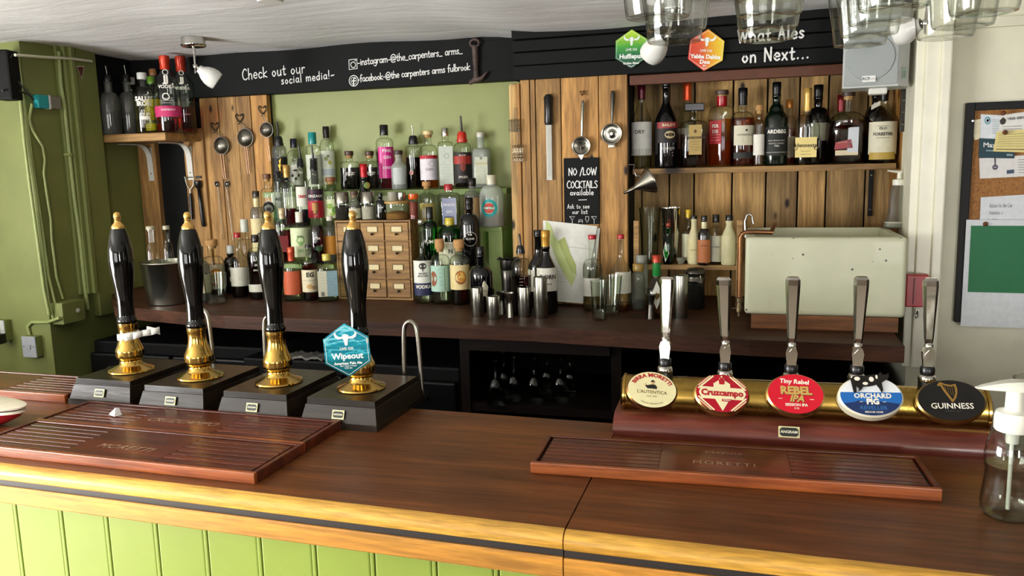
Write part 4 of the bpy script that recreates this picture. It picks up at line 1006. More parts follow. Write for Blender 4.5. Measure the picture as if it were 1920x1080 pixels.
    # labels: (z0, z1, half angle in degrees or half width, paper colour, [(text, z, size, colour, bold)], extra shapes)
    for L in labs:
        za, zb_, ha, c, txt = L[:5]; extra = L[5] if len(L) > 5 else ()
        off = L[6] if len(L) > 6 else 0.0
        flatl = n > 2.01 or fl < .95
        R1 = R+.0008
        def surf(u, v, e=0.0, R1=R1, flatl=flatl):
            if flatl: return (u, -(R1*fl+e), v)
            q = u/R1+off; return ((R1+e)*sin(q), -(R1+e)*cos(q), v)
        hw = R*.96*min(1, ha/90.) if flatl else R1*radians(ha)
        o = None; mb = MB()
        if c:
            nx = 14; vs = []
            for j in range(2):
                for i in range(nx+1): vs.append(surf(-hw+2*hw*i/nx, H*(za, zb_)[j]))
            mb.add(vs, [(i, i+1, nx+2+i, nx+1+i) for i in range(nx)], 0, True)
            o = mb.build('paper_label', gloss(c) if len(L) > 7 and L[7] == 'gloss' else paper(c), r, fix=False)
        mats = []; mb = MB()
        def mi(c_):
            m = GOLD if c_ == 'gold' else ink(c_)
            if m not in mats: mats.append(m)
            return mats.index(m)
        for e in extra:
            if e[0] == 'disc':
                _, u0, v0, ru, rv, c_ = e
                A = [(u0*R+ru*R*cos(2*pi*q/28), H*v0+rv*R*sin(2*pi*q/28)) for q in range(28)]
                for q in range(28):
                    a_, b_ = A[q], A[(q+1) % 28]; mb.add([surf(u0*R, H*v0, .0004+.0001*len(mats)), surf(*a_, .0004+.0001*len(mats)), surf(*b_, .0004+.0001*len(mats))], [(0, 1, 2)], mi(c_))
            elif e[0] == 'ring':
                _, u0, v0, ro, ri, c_ = e
                for q in range(32):
                    a0, a1 = 2*pi*q/32, 2*pi*(q+1)/32
                    mb.add([surf(u0*R+rr*R*cos(t_), H*v0+rr*R*sin(t_), .0006) for rr, t_ in ((ro, a0), (ro, a1), (ri, a1), (ri, a0))], [(0, 1, 2, 3)], mi(c_))
            elif e[0] == 'band':
                _, v0, v1, c_ = e[:4]; u0, u1 = (e[4]*R, e[5]*R) if len(e) > 4 else (-hw, hw)
                for q in range(10):
                    a0, a1 = u0+(u1-u0)*q/10, u0+(u1-u0)*(q+1)/10
                    mb.add([surf(a0, H*v0, .0003), surf(a1, H*v0, .0003), surf(a1, H*v1, .0003), surf(a0, H*v1, .0003)], [(0, 1, 2, 3)], mi(c_))
            elif e[0] == 'poly':
                _, pts, c_ = e; P_ = [surf(x*R, H*z, .0006) for x, z in pts]; mb.add(P_, [tuple(range(len(P_)))], mi(c_))
            elif e[0] == 'arc':
                _, s, z, rad, size, c_ = e; vs, fs = tmesh(s, size*R, .02)
                mb.add([surf((rad*R+v)*sin(u/(rad*R)), H*z+(rad*R+v)*cos(u/(rad*R)), .0012) for u, v in vs], fs, mi(c_))
            elif e[0] == 'lines':
                _, z_a, z_b, cnt, wd, c_ = e; rr = random.Random(label)
                for q in range(cnt):
                    z_ = H*(z_a+(z_b-z_a)*q/max(1, cnt-1)); ww = wd*R*rr.uniform(.7, 1)
                    mb.add([surf(-ww, z_-.0006, .0006), surf(ww, z_-.0006, .0006), surf(ww, z_+.0006, .0006), surf(-ww, z_+.0006, .0006)], [(0, 1, 2, 3)], mi(c_))
        for s, z, size, c_, bold in txt:
            vs, fs = tmesh(s, size*R, bold); mb.add([surf(u, H*z+v, .0012) for u, v in vs], fs, mi(c_))
        if mb.f: mb.build('lettering', mats, o or r, fix=False)
    return r
B = bottle
W, K_ = '#efece0', '#14110e'
# ---- right alcove shelf
G = 'spirit bottles on the alcove shelf'; YS = SF+.075
B('vermouth_bottle', 'clear bottle with white label and maroon foil top, first on the alcove shelf', 1203, 160, 38, YS-.02, RS, G, liq=('#e8ead8', .30), sh=.52, ne=.82, rn=.34, style='slope', cap=('foil', '#5a1226', .17), labs=[(.17, .56, 88, '#d9d9d2', [('DRY', .44, .5, '#3a2a2a', .02)], (('band', .16, .24, '#b9b9ae'), ('lines', .26, .40, 5, .6, '#8a7a76')))], rot=-.2)
B('liqueur_bottle', 'black cream liqueur bottle with a pale oval on its label, second on the alcove shelf', 1249, 146, 43, YS-.02, RS, G, g=dgl('#0b0a0b'), sh=.50, ne=.76, rn=.30, style='slope', cap=('foil', '#151314', .10), labs=[(.28, .50, 62, '#1d1512', [('BAILEYS', .475, .34, '#d9c9a0', .02), ('ORIGINAL', .22, .26, '#cfcabc', 0)], (('band', .44, .51, '#8c1f26'), ('disc', .1, .37, .48, .32, '#cbb98a'), ('disc', .1, .37, .22, .17, '#5a4a2a'), ('lines', .14, .20, 3, .4, '#b9b4a8')), .25)])
B('tequila_bottle', 'clear bottle with orange foil top behind the square capped one', 1288, 153, 36, YS+.055, RS, G, liq=('#7a2a1c', .25), sh=.50, ne=.74, rn=.38, style='slope', cap=('foil', '#e0501c', .22), labs=[(.22, .46, 70, '#d8c9b4', [], (('lines', .26, .42, 5, .6, '#a85a40'),))])
B('amaretto_bottle', 'square shouldered bottle with a wide black cap and gold label', 1301, 194, 50, YS-.035, RS, G, liq=('#94301c', .52), sh=.60, ne=.74, rn=.30, style='flat', n=3.4, cap=('bar', '#14110e', .12), labs=[(.20, .66, 44, '#b49a5c', [('DISARONNO', .46, .26, '#3a240e', .02)], (('lines', .28, .40, 4, .36, '#6a5228'), ('disc', 0, .56, .10, .12, '#5a3a14')))], rot=.1)
B('whisky_bottle', 'square amber whisky bottle with a red label and red neck band', 1353, 169, 42, YS-.03, RS, G, liq=('#eba850', .62), sh=.68, ne=.80, rn=.42, style='flat', n=4, cap=('cork', '#4a3326', .07), ring=(.79, .92, '#a8141e'), labs=[(.30, .60, 56, '#a81a22', [('FER', .53, .42, W, .02), ('DIS', .46, .42, W, .02)], (('lines', .35, .42, 3, .5, '#d8b8a8'),))], rot=-.55)
B('whisky_bottle', 'round whisky bottle with a cream shaped label and black capsule', 1392, 165, 44, YS-.04, RS, G, liq=('#b8602a', .62), sh=.58, ne=.70, rn=.34, cap=('foil', '#121214', .22), labs=[(.27, .52, 60, '#d3cdb4', [('COTSWOLDS', .40, .24, '#3a342a', .01)], (('disc', .05, .46, .10, .09, '#2a261e'), ('lines', .32, .35, 2, .3, '#6a6250')), .3), (.10, .18, 60, '#24221e', [], (), .3)])
B('miniature_bottle', 'small corked bottle with a white label beside the dark green bottle', 1423, 197, 20, YS-.045, RS, G, liq=('#d8d4c4', .40), sh=.66, ne=.76, rn=.50, cap=('cork', 'cork', .10), labs=[(.18, .52, 75, '#e4e0d4', [], (('lines', .26, .44, 4, .5, '#8a8478'),))])
B('whisky_bottle', 'tall dark green whisky bottle with white lettering on its black label', 1455, 154, 43, YS-.045, RS, G, g=dgl('#07140b'), sh=.56, ne=.74, rn=.33, style='bulge', cap=('foil', '#0c0c0c', .16), labs=[(.12, .46, 80, '#11130f', [('ARDBEG', .405, .44, W, .03), ('ISLAY SINGLE MALT', .30, .17, '#cfcabc', .0), ('SCOTCH WHISKY', .265, .17, '#cfcabc', 0), ('TEN', .235, .22, '#cfcabc', .02)], (('band', .155, .165, '#8a8a80'),), .1)])
B('whisky_bottle', 'amber bottle with a gold cap between the dark green bottle and the cognac', 1479, 187, 26, YS+.03, RS, G, liq=('#d07c34', .56), sh=.60, ne=.76, rn=.45, cap=('foil', '#b8742a', .13), labs=[(.12, .44, 80, '#b8a98a', [], (('lines', .18, .40, 6, .5, '#5a4a34'),))])
B('cognac_bottle', 'cognac bottle with a gold foil neck and yellow label', 1513, 165, 46, YS-.05, RS, G, liq=('#7a4420', .34), sh=.44, ne=.66, rn=.27, style='round', cap=('foil', '#c9a052', .30), fl=.8, labs=[(.10, .36, 78, '#e3cf84', [('Hennessy', .255, .44, '#3a2a12', .02)], (('ring', -.78, .22, .16, .10, '#5a4420'), ('ring', .78, .22, .16, .10, '#5a4420'), ('lines', .14, .18, 2, .5, '#7a6430')))], rot=-.05)
B('port_bottle', 'black bottle behind the cognac bottle', 1533, 159, 44, YS+.055, RS, G, g=dgl('#0a0a09'), sh=.54, ne=.72, rn=.34, cap=('foil', '#101010', .16), labs=[(.30, .52, 60, '#8a8672', [], (), .5)])
B('bourbon_bottle', 'broad flask shaped bourbon bottle full of dark red spirit', 1589, 171, 72, YS-.05, RS, G, liq=('#8f2c20', .60), sh=.46, ne=.72, rn=.24, style='round', cap=('cork', '#3a261c', .08), fl=.62, labs=[(.08, .36, 60, None, [('DISTILLERS SELECT', .30, .10, '#c9a8a0', 0)], (('poly', [(.02, .16), (.55, .16), (.56, .50), (.05, .50)], '#c3c8cf'), ('poly', [(-.6, .20), (.3, .22), (.2, .34), (-.55, .30)], '#9a3a40'), ('band', .12, .19, '#cfc0a0', -.55, .55)))])
B('red_neck_bottle', 'bottle with a red wax neck behind the flask shaped bourbon', 1576, 178, 34, YS+.06, RS, G, liq=('#5a1a10', .5), sh=.6, ne=.72, rn=.4, cap=('foil', '#7a1018', .24))
B('spirit_bottle', 'black bottle with a slanting cream band at the right end of the alcove shelf', 1641, 164, 40, YS+.055, RS, G, g=dgl('#0b0b0b'), sh=.58, ne=.76, rn=.36, cap=('foil', '#0e0e0e', .12), labs=[(.66, .72, 40, None, [], (('poly', [(-.4, .70), (.4, .76), (.4, .82), (-.4, .76)], '#d8d6c4'),))])
B('bourbon_bottle', 'bourbon bottle with a cream label and gold strip, last on the alcove shelf', 1656, 165, 51, YS-.04, RS, G, liq=('#8a4420', .42), sh=.56, ne=.80, rn=.26, style='slope', cap=('foil', '#15130f', .17), labs=[(.12, .55, 70, '#ddd8be', [('OLD', .46, .26, '#3a342a', .02), ('FORESTER', .385, .30, '#2a241c', .035)], (('band', .05, .145, '#b79a44', -1.05, 1.05), ('lines', .19, .30, 4, .6, '#b0aa94'), ('band', .335, .34, '#3a342a', -.5, .5), ('band', .49, .495, '#3a342a', -.4, .4)))])

# ---- left corner shelf
G = 'bottles on the corner shelf'; YS = LSF+.10
B('decanter_bottle', 'round shouldered decanter of black liquid with a steel pourer, first on the corner shelf', 205, 123, 40, YS-.03, LS, G, g=SMOKE, liq=('#0d0b0d', .36), sh=.44, ne=.62, rn=.38, cap=('spout', '#1a1a1a', .23), stretch=1.0)
B('decanter_bottle', 'smoky decanter with a steel pourer, second on the corner shelf', 240, 122, 40, YS+.01, LS, G, g=SMOKE, liq=('#14101a', .24), sh=.44, ne=.62, rn=.38, cap=('spout', '#1a1a1a', .23))
B('spirit_bottle', 'clear bottle with a white cap behind the second decanter', 250, 145, 32, YS+.085, LS, G, sh=.62, ne=.76, rn=.4, cap=('cap', '#d8d8d0', .12))
B('gin_bottle', 'clear bottle printed with white block lettering and a white cap', 270, 136, 36, YS-.045, LS, G, liq=('#e9e8c8', .44), sh=.64, ne=.78, rn=.42, cap=('cap', '#d9d9d4', .11), labs=[(.08, .6, 70, None, [('SALUT', .56, .62, W, .05), ('IRON', .48, .62, W, .05), ('dry gin', .32, .4, W, .02)], (('band', .22, .28, W, -.6, .5), ('lines', .10, .20, 4, .6, W)))])
B('liqueur_bottle', 'yellow liqueur bottle with a green cap on the corner shelf', 287, 143, 32, YS-.035, LS, G, liq=('#d9c21a', .62), sh=.66, ne=.78, rn=.38, cap=('cap', '#6a9a2a', .13), labs=[(.24, .60, 70, '#c9b414', []), (.06, .18, 70, '#e6d414', [])])
B('spirit_bottle', 'clear bottle with a copper cap behind the pink label vodka', 291, 129, 30, YS+.07, LS, G, sh=.6, ne=.76, rn=.4, cap=('cap', '#a8734a', .10))
B('vodka_bottle', 'tall clear vodka bottle with red cap, white print and a raspberry pink label', 313, 104, 47, YS-.045, LS, G, liq=('#d8345a', .20), sh=.64, ne=.82, rn=.34, style='slope', cap=('foil', '#c8381c', .18), labs=[(.20, .34, 80, '#c8306a', [('RASPBERRY', .29, .22, '#f4d0dc', .02)]), (.34, .75, 60, None, [('JJ', .68, .70, W, .05), ('VODKA', .585, .36, W, .03)], (('ring', -.1, .46, .28, .20, W), ('lines', .38, .44, 3, .4, W), ('ring', 0, .77, .22, .17, W)))])
B('vodka_bottle', 'red capped vodka bottle half full of red spirit at the end of the corner shelf', 343, 105, 40, YS+.0, LS, G, liq=('#b82a44', .34), sh=.64, ne=.80, rn=.40, style='slope', cap=('foil', '#b8321c', .20), labs=[(.34, .75, 60, None, [('JJ', .68, .66, W, .05), ('VODKA', .575, .38, W, .03), ('CRANBERRY', .24, .2, '#d8a8b0', 0)], (('ring', 0, .77, .22, .17, W),))])

# ---- top tier, back row
G = 'bottles on the top step shelf'
B('rum_bottle', 'dark bottle with a black pourer and gold figure at the left of the top step', 524, 227, 33, Y3, T3, G, g=SMOKE, liq=('#181410', .5), sh=.56, ne=.66, rn=.52, cap=('pour', '#17171a', .35), labs=[(.14, .48, 80, '#14110f', [], (('poly', [(-.1, .44), (.15, .48), (.02, .40), (.3, .38), (.0, .34), (.25, .26), (-.02, .30), (-.3, .26), (-.1, .33), (-.3, .38), (-.06, .39)], 'gold'),))])
B('gin_bottle', 'clear bottle with a navy cap and black patterned label on the top step', 553, 260, 34, Y3+.01, T3, G, liq=('#dfe6d2', .5), sh=.62, ne=.78, rn=.40, cap=('cap', '#16182e', .17), labs=[(.12, .50, 70, '#d6d8c8', [], (('disc', -.4, .30, .16, .2, K_), ('disc', .4, .30, .16, .2, K_), ('disc', 0, .24, .16, .2, K_), ('disc', 0, .40, .3, .12, K_)))])
B('gin_bottle', 'clear bottle with a teal cap at the left of the top step', 588, 248, 34, Y3-.005, T3, G, liq=('#e4ecdc', .6), sh=.66, ne=.78, rn=.46, style='flat', cap=('cap', '#158a86', .20), labs=[(.08, .62, 75, '#cfd6c4', [], (('band', .12, .56, '#3a3a34', -.5, .5),))])
B('gin_bottle', 'clear bottle with a brown black cap and white leafy label on the top step', 614, 237, 32, Y3, T3, G, liq=('#e6ecd8', .6), sh=.66, ne=.80, rn=.40, cap=('foil', '#1c1512', .18), labs=[(.10, .62, 85, '#e2e8d4', [], (('disc', -.2, .50, .3, .3, '#9aaa70'), ('disc', .3, .44, .25, .3, '#c8c05a'), ('disc', .1, .54, .2, .16, '#6a7a4a'), ('band', .24, .34, '#b9c4c8'), ('disc', -.2, .16, .4, .3, '#d0c060')))])
for cx, lab, c in ((656, 'flat topped square bottle with a brown stopper, its neighbour holding red spirit', '#23282a'), (694, 'square bottle of dark red spirit with a brown stopper on the top step', '#4a0f16')):
    B('gin_bottle', lab, cx, 283, 40, Y3, T3, G, liq=(c, .58), sh=.66, ne=.74, rn=.32, style='flat', n=3.2, cap=('cork', '#4a2f22', .13), labs=[(.2, .6, 70, None, [('GIN', .40, .26, '#d9d4c6', .02)], (('arc', 'JESTIC', .22, .9, .34, '#d9d4c6'),))])
B('vodka_bottle', 'tall bottle with a black cap and bright pink label on the top step', 722, 234, 33, Y3-.005, T3, G, liq=('#c21a6a', .58), sh=.72, ne=.80, rn=.42, style='round', cap=('cap', '#121214', .16), labs=[(.18, .66, 62, '#d31c86', [('PINK', .60, .5, '#f6d8ea', .03), ('GIN', .50, .5, '#f6d8ea', .03), ('BERRY', .34, .4, '#f6d8ea', .02)], (('lines', .22, .30, 3, .5, '#f0b8d8'),), .25, 'gloss')])
B('gin_bottle', 'grey frosted bottle with a brown stopper beside the pink label', 748, 282, 30, Y3-.01, T3, G, g=FROST, liq=('#3a3e40', .32), sh=.58, ne=.76, rn=.42, style='slope', cap=('cork', '#3a2a20', .12), labs=[(.14, .56, 50, '#b9c0bc', [], ())])
B('liqueur_bottle', 'dark red bottle with a thin steel pourer on the top step', 776, 235, 32, Y3, T3, G, liq=('#3a0c10', .5), sh=.62, ne=.68, rn=.48, style='flat', cap=('spout', '#17171a', .29), labs=[(.24, .36, 25, None, [], (('disc', -.4, .26, .26, .26, '#d8a8a0'), ('ring', -.4, .26, .16, .08, '#a83a3a')))])
B('whisky_bottle', 'amber bottle with a white label and red shoulder band on the top step', 804, 245, 34, Y3-.008, T3, G, liq=('#b8641c', .44), sh=.62, ne=.76, rn=.40, cap=('cork', '#d8c48a', .08), labs=[(.16, .54, 75, '#dcd6da', [('GLEN', .34, .34, '#4a3a3a', 0)], (('band', .52, .58, '#b01a2a'), ('ring', .3, .44, .3, .26, '#9a949a'), ('lines', .24, .30, 3, .5, '#8a848a')))])
B('tequila_bottle', 'tall square bottle with a ball shaped steel stopper and silver white label', 836, 240, 28, Y3-.01, T3, G, liq=('#e2eade', .66), sh=.72, ne=.78, rn=.42, style='flat', n=4, cap=('steelcap', '', .13), labs=[(.06, .70, 88, '#cdd6c8', [], (('ring', .1, .54, .34, .28, '#8a9a8a'), ('lines', .12, .40, 8, .5, '#a8b4a6')))])
B('rum_bottle', 'red necked bottle with a tall black pourer and red and black label', 867, 217, 34, Y3-.01, T3, G, liq=('#1a1210', .46), sh=.56, ne=.63, rn=.50, cap=('pour', '#c0301c', .36), labs=[(.08, .50, 85, '#16110f', [('BLACK', .46, .26, '#c8b8a8', .02), ('SPICED', .16, .34, '#d8d0c4', .02)], (('band', .34, .45, '#a82a20'), ('disc', 0, .30, .34, .5, '#7a2a1e')))])
B('rum_bottle', 'frosted square bottle with a silver white cap at the right end of the top step', 902, 248, 38, Y3, T3, G, g=FROST, liq=('#dfe2cc', .5), sh=.62, ne=.72, rn=.36, style='flat', n=3.5, cap=('cap', '#d0cdc0', .09), labs=[(.08, .56, 60, '#cfd4be', [('BACARDI', .44, .3, '#d8c890', .02)], (('disc', 0, .54, .14, .18, '#8a8f7e'), ('lines', .2, .3, 3, .5, '#b0b8a4')))])

# ---- middle tier
G = 'bottles on the middle step shelf'
B('tequila_bottle', 'clear bottle with a cork top and black sunburst print, left of the middle step', 503, 326, 34, Y2-.03, T2, G, sh=.62, ne=.74, rn=.40, liq=('#dfe6d0', .4), cap=('cork', '#6a4028', .10), labs=[(.2, .6, 70, None, [], (('disc', 0, .38, .82, .82, '#1a1815'), ('disc', 0, .36, .56, .56, '#8a8f86'), ('disc', 0, .34, .34, .34, '#2a2824'), ('arc', 'TAPATIO', .42, .60, .26, W)))])
B('gin_bottle', 'clear bottle with a black ribbed cap and black lettering on the middle step', 522, 321, 30, Y2, T2, G, liq=('#d8e4d8', .5), sh=.66, ne=.80, rn=.52, cap=('cap', '#2a2c2c', .13), labs=[(.34, .62, 60, '#cfd6c6', [('AG', .50, .7, '#24241f', .03)], ()), (.10, .34, 60, '#9ac0b4', [])])
B('spirit_bottle', 'clear bottle of dark red spirit with a gold foil neck on the middle step', 540, 309, 28, Y2-.01, T2, G, liq=('#5a0e22', .30), sh=.62, ne=.74, rn=.42, cap=('foil', '#b8914a', .20))
B('vodka_bottle', 'slim clear bottle with a black pourer and a red lettered label', 566, 273, 26, Y2-.025, T2, G, liq=('#1c2240', .22), sh=.56, ne=.66, rn=.40, style='slope', cap=('pour', '#15151a', .26), labs=[(.26, .50, 60, '#dcdccc', [('SMIR', .38, .6, '#b02a2a', .02)], (('lines', .29, .33, 2, .6, '#a84a4a'),))])
B('vermouth_bottle', 'bottle with a black pourer and a navy and red label on the middle step', 590, 272, 31, Y2-.03, T2, G, liq=('#e0e8d4', .2), sh=.52, ne=.64, rn=.38, style='slope', cap=('pour', '#141416', .30), labs=[(.12, .46, 85, '#b3142c', [('CINZANO', .385, .46, W, .02), ('1757', .33, .26, '#d8c8c8', 0)], (('band', .33, .47, '#1a1428'), ('poly', [(-.9, .3), (-.3, .33), (-.9, .36)], '#1a1428')))])
B('gin_bottle', 'clear corked bottle with a lime green leafy label on the middle step', 622, 332, 34, Y2-.02, T2, G, liq=('#dfe8cc', .4), sh=.62, ne=.74, rn=.42, cap=('cork', '#8a5230', .10), labs=[(.18, .56, 80, '#d8e4b4', [], (('disc', -.3, .42, .4, .3, '#8ab03a'), ('disc', .3, .34, .34, .4, '#6a9a3a'), ('disc', 0, .26, .3, .2, '#a8c060')))])
B('aperitif_bottle', 'large frosted bottle with a round turquoise and red label', 922, 328, 46, Y2-.02, T2, G, g=FROST, liq=('#b02a1c', .24), sh=.56, ne=.80, rn=.34, cap=('cap', '#cfcdb6', .18), labs=[(.2, .7, 60, None, [('PAMPELLE', .37, .22, W, .02)], (('disc', 0, .37, .74, .70, '#dcd8c4'), ('ring', 0, .37, .72, .46, '#1f9a98'), ('disc', 0, .37, .42, .42, '#c03a2c'), ('band', .34, .40, '#3a8a6a', -.44, .44)), -.25)])
B('liqueur_bottle', 'tan label bottle with a black cap behind the black outlined bottle', 886, 334, 32, Y2+.015, T2, G, g=SMOKE, liq=('#6a4a2a', .6), sh=.62, ne=.74, rn=.42, cap=('foil', '#1a1512', .18), labs=[(.06, .60, 85, '#9a7a50', [], (('lines', .2, .5, 5, .6, '#6a5030'),))])
B('gin_bottle', 'clear bottle with a red cap and deep blue label on the middle step', 842, 345, 42, Y2-.03, T2, G, liq=('#dfe4d0', .6), sh=.70, ne=.80, rn=.34, style='flat', n=3, cap=('cap', '#a82a32', .15), labs=[(.06, .68, 58, '#2c3c72', [('PINKER', .52, .32, '#dcdce4', .02), ('GIN', .36, .32, '#dcdce4', .02)], (('disc', 0, .16, .2, .22, '#c8a070'),), .0, 'gloss')])
B('tequila_bottle', 'small yellow label bottle with a cork top on the middle step', 801, 340, 28, Y2, T2, G, liq=('#b08a4a', .5), sh=.62, ne=.74, rn=.42, cap=('cork', 'cork', .12), labs=[(.10, .52, 75, '#c9b86a', [], (('band', .20, .40, '#dcd8c0', -.8, .8),))])
# champagne-like bottle standing on the drawer chest's back
B('sparkling_bottle', 'dark bottle with a red foil neck and a round gold seal', 684, 307, 30, Y2-.01, T2, G, g=dgl('#0d150d'), sh=.42, ne=.72, rn=.40, style='slope', cap=('foil', '#b8141c', .22), labs=[(.5, .8, 50, None, [], (('disc', .35, .66, .40, .40, '#c8a04a'), ('disc', .22, .66, .3, .34, '#7a9a4a')))])

# ---- lower tier
G = 'bottles on the lower step shelf'
B('liqueur_bottle', 'bottle with a cream oval label and navy mark, left of the lower step', 484, 358, 26, Y1, T1, G, g=SMOKE, liq=('#3a3226', .5), sh=.66, ne=.78, rn=.42, cap=('cap', '#2a201a', .08), ring=(.78, .90, '#d8c890'), labs=[(.16, .62, 75, '#d9c996', [], (('disc', .1, .38, .34, .46, '#2a3450'), ('disc', .1, .38, .18, .24, '#d8d0b0')))])
B('liqueur_bottle', 'bottle of red spirit with a pale foil top behind the third pump handle', 531, 390, 32, Y1+.005, T1, G, liq=('#6a1014', .60), sh=.70, ne=.82, rn=.36, style='flat', n=3, cap=('foil', '#c8b08a', .20), labs=[(.2, .5, 50, '#7a1a1c', [])])
B('gin_bottle', 'white capped bottle with a pale green tree label on the lower step', 563, 397, 44, Y1-.01, T1, G, liq=('#dfe6c0', .3), sh=.64, ne=.80, rn=.34, cap=('cap', '#e0decb', .20), labs=[(.14, .70, 78, '#d3dcb0', [], (('arc', 'SEVEN', .44, .56, .26, '#4a6a34'), ('ring', 0, .46, .42, .30, '#7aa85a'), ('disc', 0, .40, .22, .26, '#8ab46a'), ('disc', 0, .26, .30, .2, '#a8c890')))])
B('rum_bottle', 'bulbous dark pink bottle with a round cork ball stopper on the lower step', 594, 380, 38, Y1-.005, T1, G, liq=('#5a0f2a', .62), sh=.52, ne=.78, rn=.30, style='slope', cap=('cork', 'cork', .14), labs=[(.1, .5, 70, None, [('RUM', .42, .40, '#d8c8c0', .02)], (('disc', .2, .26, .5, .4, '#2a4a2a'), ('ring', .6, .30, .18, .12, '#d8d0c0')))])
B('liqueur_bottle', 'grey bottle with a bright amber label beside the drawer chest', 620, 405, 30, Y1, T1, G, g=SMOKE, liq=('#3a3a34', .5), sh=.66, ne=.80, rn=.42, cap=('cap', '#d8d4c4', .10), labs=[(.18, .58, 80, '#c98a2c', [], (('lines', .24, .52, 5, .6, '#8a5a1a'),))])
B('gin_bottle', 'green tinted bottle with a tall black cap and white lettering right of the chest', 807, 388, 28, Y1, T1, G, g=GREENG, liq=('#9ab06a', .22), sh=.60, ne=.76, rn=.40, cap=('cap', '#131316', .22), labs=[(.3, .5, 70, None, [('FUMO', .40, .62, '#d8dcc4', .02)], ())])
B('gin_bottle', 'green shouldered bottle with a yellow cap and a leafy cream label lettered N', 844, 408, 44, Y1, T1, G, g=GREENG, liq=('#c8d8b4', .5), sh=.62, ne=.82, rn=.36, cap=('cap', '#c8b43a', .16), labs=[(.02, .50, 80, '#d8d6ba', [('N', .30, .50, '#2a2a20', .03)], (('disc', -.5, .40, .2, .3, '#b0b48a'), ('disc', .5, .22, .2, .3, '#b8b890'), ('band', .47, .50, '#e8e4d0')))])
B('rum_bottle', 'tall black bottle with an outlined octagon label and a cream strap', 881, 370, 40, Y1-.035, T1, G, g=dgl('#0b0a09'), sh=.58, ne=.76, rn=.34, cap=('foil', '#15120f', .16), labs=[(.1, .6, 70, None, [('THE', .46, .2, W, .02), ('ISLAND', .40, .24, W, .02)], (('ring', 0, .40, .68, .63, '#b8b4a4'), ('poly', [(-.9, -.02), (.85, .12), (.85, .20), (-.9, .05)], '#d3ccae')))], stretch=1.0)

# ---- on the counter, left
G = 'bottles standing on the back counter'; C = CT
def YC(px, py): return at(px, py, Z=CT).y
B('rum_bottle', 'corked bottle with a round amber label left of the hanging spoons', 400, 449, 40, YC(405, 554)+.03, C, G, liq=('#3a2410', .55), sh=.58, ne=.70, rn=.40, cap=('cork', 'cork', .12), labs=[(.12, .56, 88, '#d6c7a6', [], (('disc', .2, .33, .70, .85, '#b9701c'), ('disc', .3, .36, .46, .6, '#d8941f')))])
B('whisky_bottle', 'bottle with a cream label behind the cut glass tumbler', 377, 462, 32, YC(380, 562)-.03, C, G, g=SMOKE, liq=('#2a2218', .5), sh=.6, ne=.74, rn=.4, cap=('cap', '#1a1614', .10), labs=[(.16, .50, 85, '#cfc3a0', [], (('poly', [(-.3, .22), (.2, .30), (.3, .42), (.05, .36)], '#8a5a3a'),))])
B('liqueur_bottle', 'small dark bottle numbered twelve with a white cap', 434, 460, 26, YC(430, 552)+.04, C, G, g=dgl('#15100e'), sh=.60, ne=.76, rn=.44, cap=('cap', '#d8d8d2', .17), labs=[(.1, .5, 70, None, [('12', .30, .9, W, .03)], (('disc', -.1, .52, .3, .34, '#8a806a'),))])
B('liqueur_bottle', 'red capped bottle with a large white label of fine print', 449, 436, 34, YC(450, 556), C, G, liq=('#2c1a12', .36), sh=.56, ne=.72, rn=.32, style='slope', cap=('cap', '#a01622', .08), labs=[(.18, .47, 85, '#d8d6c6', [], (('lines', .21, .44, 7, .7, '#8a877a'),))])
B('gin_bottle', 'clear bottle with a long white cap behind the red capped bottle', 462, 411, 32, YC(462, 546)+.05, C, G, sh=.62, ne=.72, rn=.40, cap=('cap', '#d9dccc', .18))
B('port_bottle', 'dark red bottle with white script and a white base label by the third pump', 482, 440, 34, YC(486, 556), C, G, liq=('#3a0810', .74), sh=.66, ne=.80, rn=.36, cap=('cap', '#1a1012', .12), labs=[(.12, .24, 85, '#dcd9cc', []), (.3, .7, 70, None, [('SLOE', .62, .3, W, .01), ('GIN', .54, .3, W, .01), ('SPICED', .46, .26, W, .01)], ())])
B('rum_bottle', 'coral labelled bottle with a coral foil neck beside the third pump', 548, 463, 40, YC(548, 557), C, G, liq=('#cfd8b8', .5), sh=.60, ne=.72, rn=.36, cap=('foil', '#c8502e', .26), labs=[(.12, .56, 75, '#c25a34', [], (('lines', .2, .5, 6, .6, '#d88a60'),), -.2)])
B('gin_bottle', 'red brown bottle with a cream label lettered in black beside the chest', 581, 459, 34, YC(582, 559), C, G, liq=('#6a2014', .68), sh=.66, ne=.76, rn=.36, style='flat', cap=('cap', '#1a1510', .05), labs=[(.16, .56, 85, '#dad0ae', [('EG', .47, .78, '#1a1814', .04)], (('disc', -.1, .26, .4, .3, '#c8a060'), ('disc', .4, .24, .26, .24, '#b08a6a'), ('band', .37, .375, '#3a342a')))])
B('gin_bottle', 'yellow capped bottle with a blue grey wrap label beside the drawer chest', 614, 476, 38, YC(614, 560), C, G, liq=('#d8e2d4', .5), sh=.70, ne=.80, rn=.36, style='flat', n=3, cap=('cap', '#cfc25a', .14), labs=[(.12, .66, 88, '#7d9ca4', [], (('band', .12, .66, '#cfcdb4', -.95, -.08), ('lines', .2, .6, 7, .8, '#a8b4b0'), ('band', .13, .22, '#4a4a40', -.72, -.3)))])
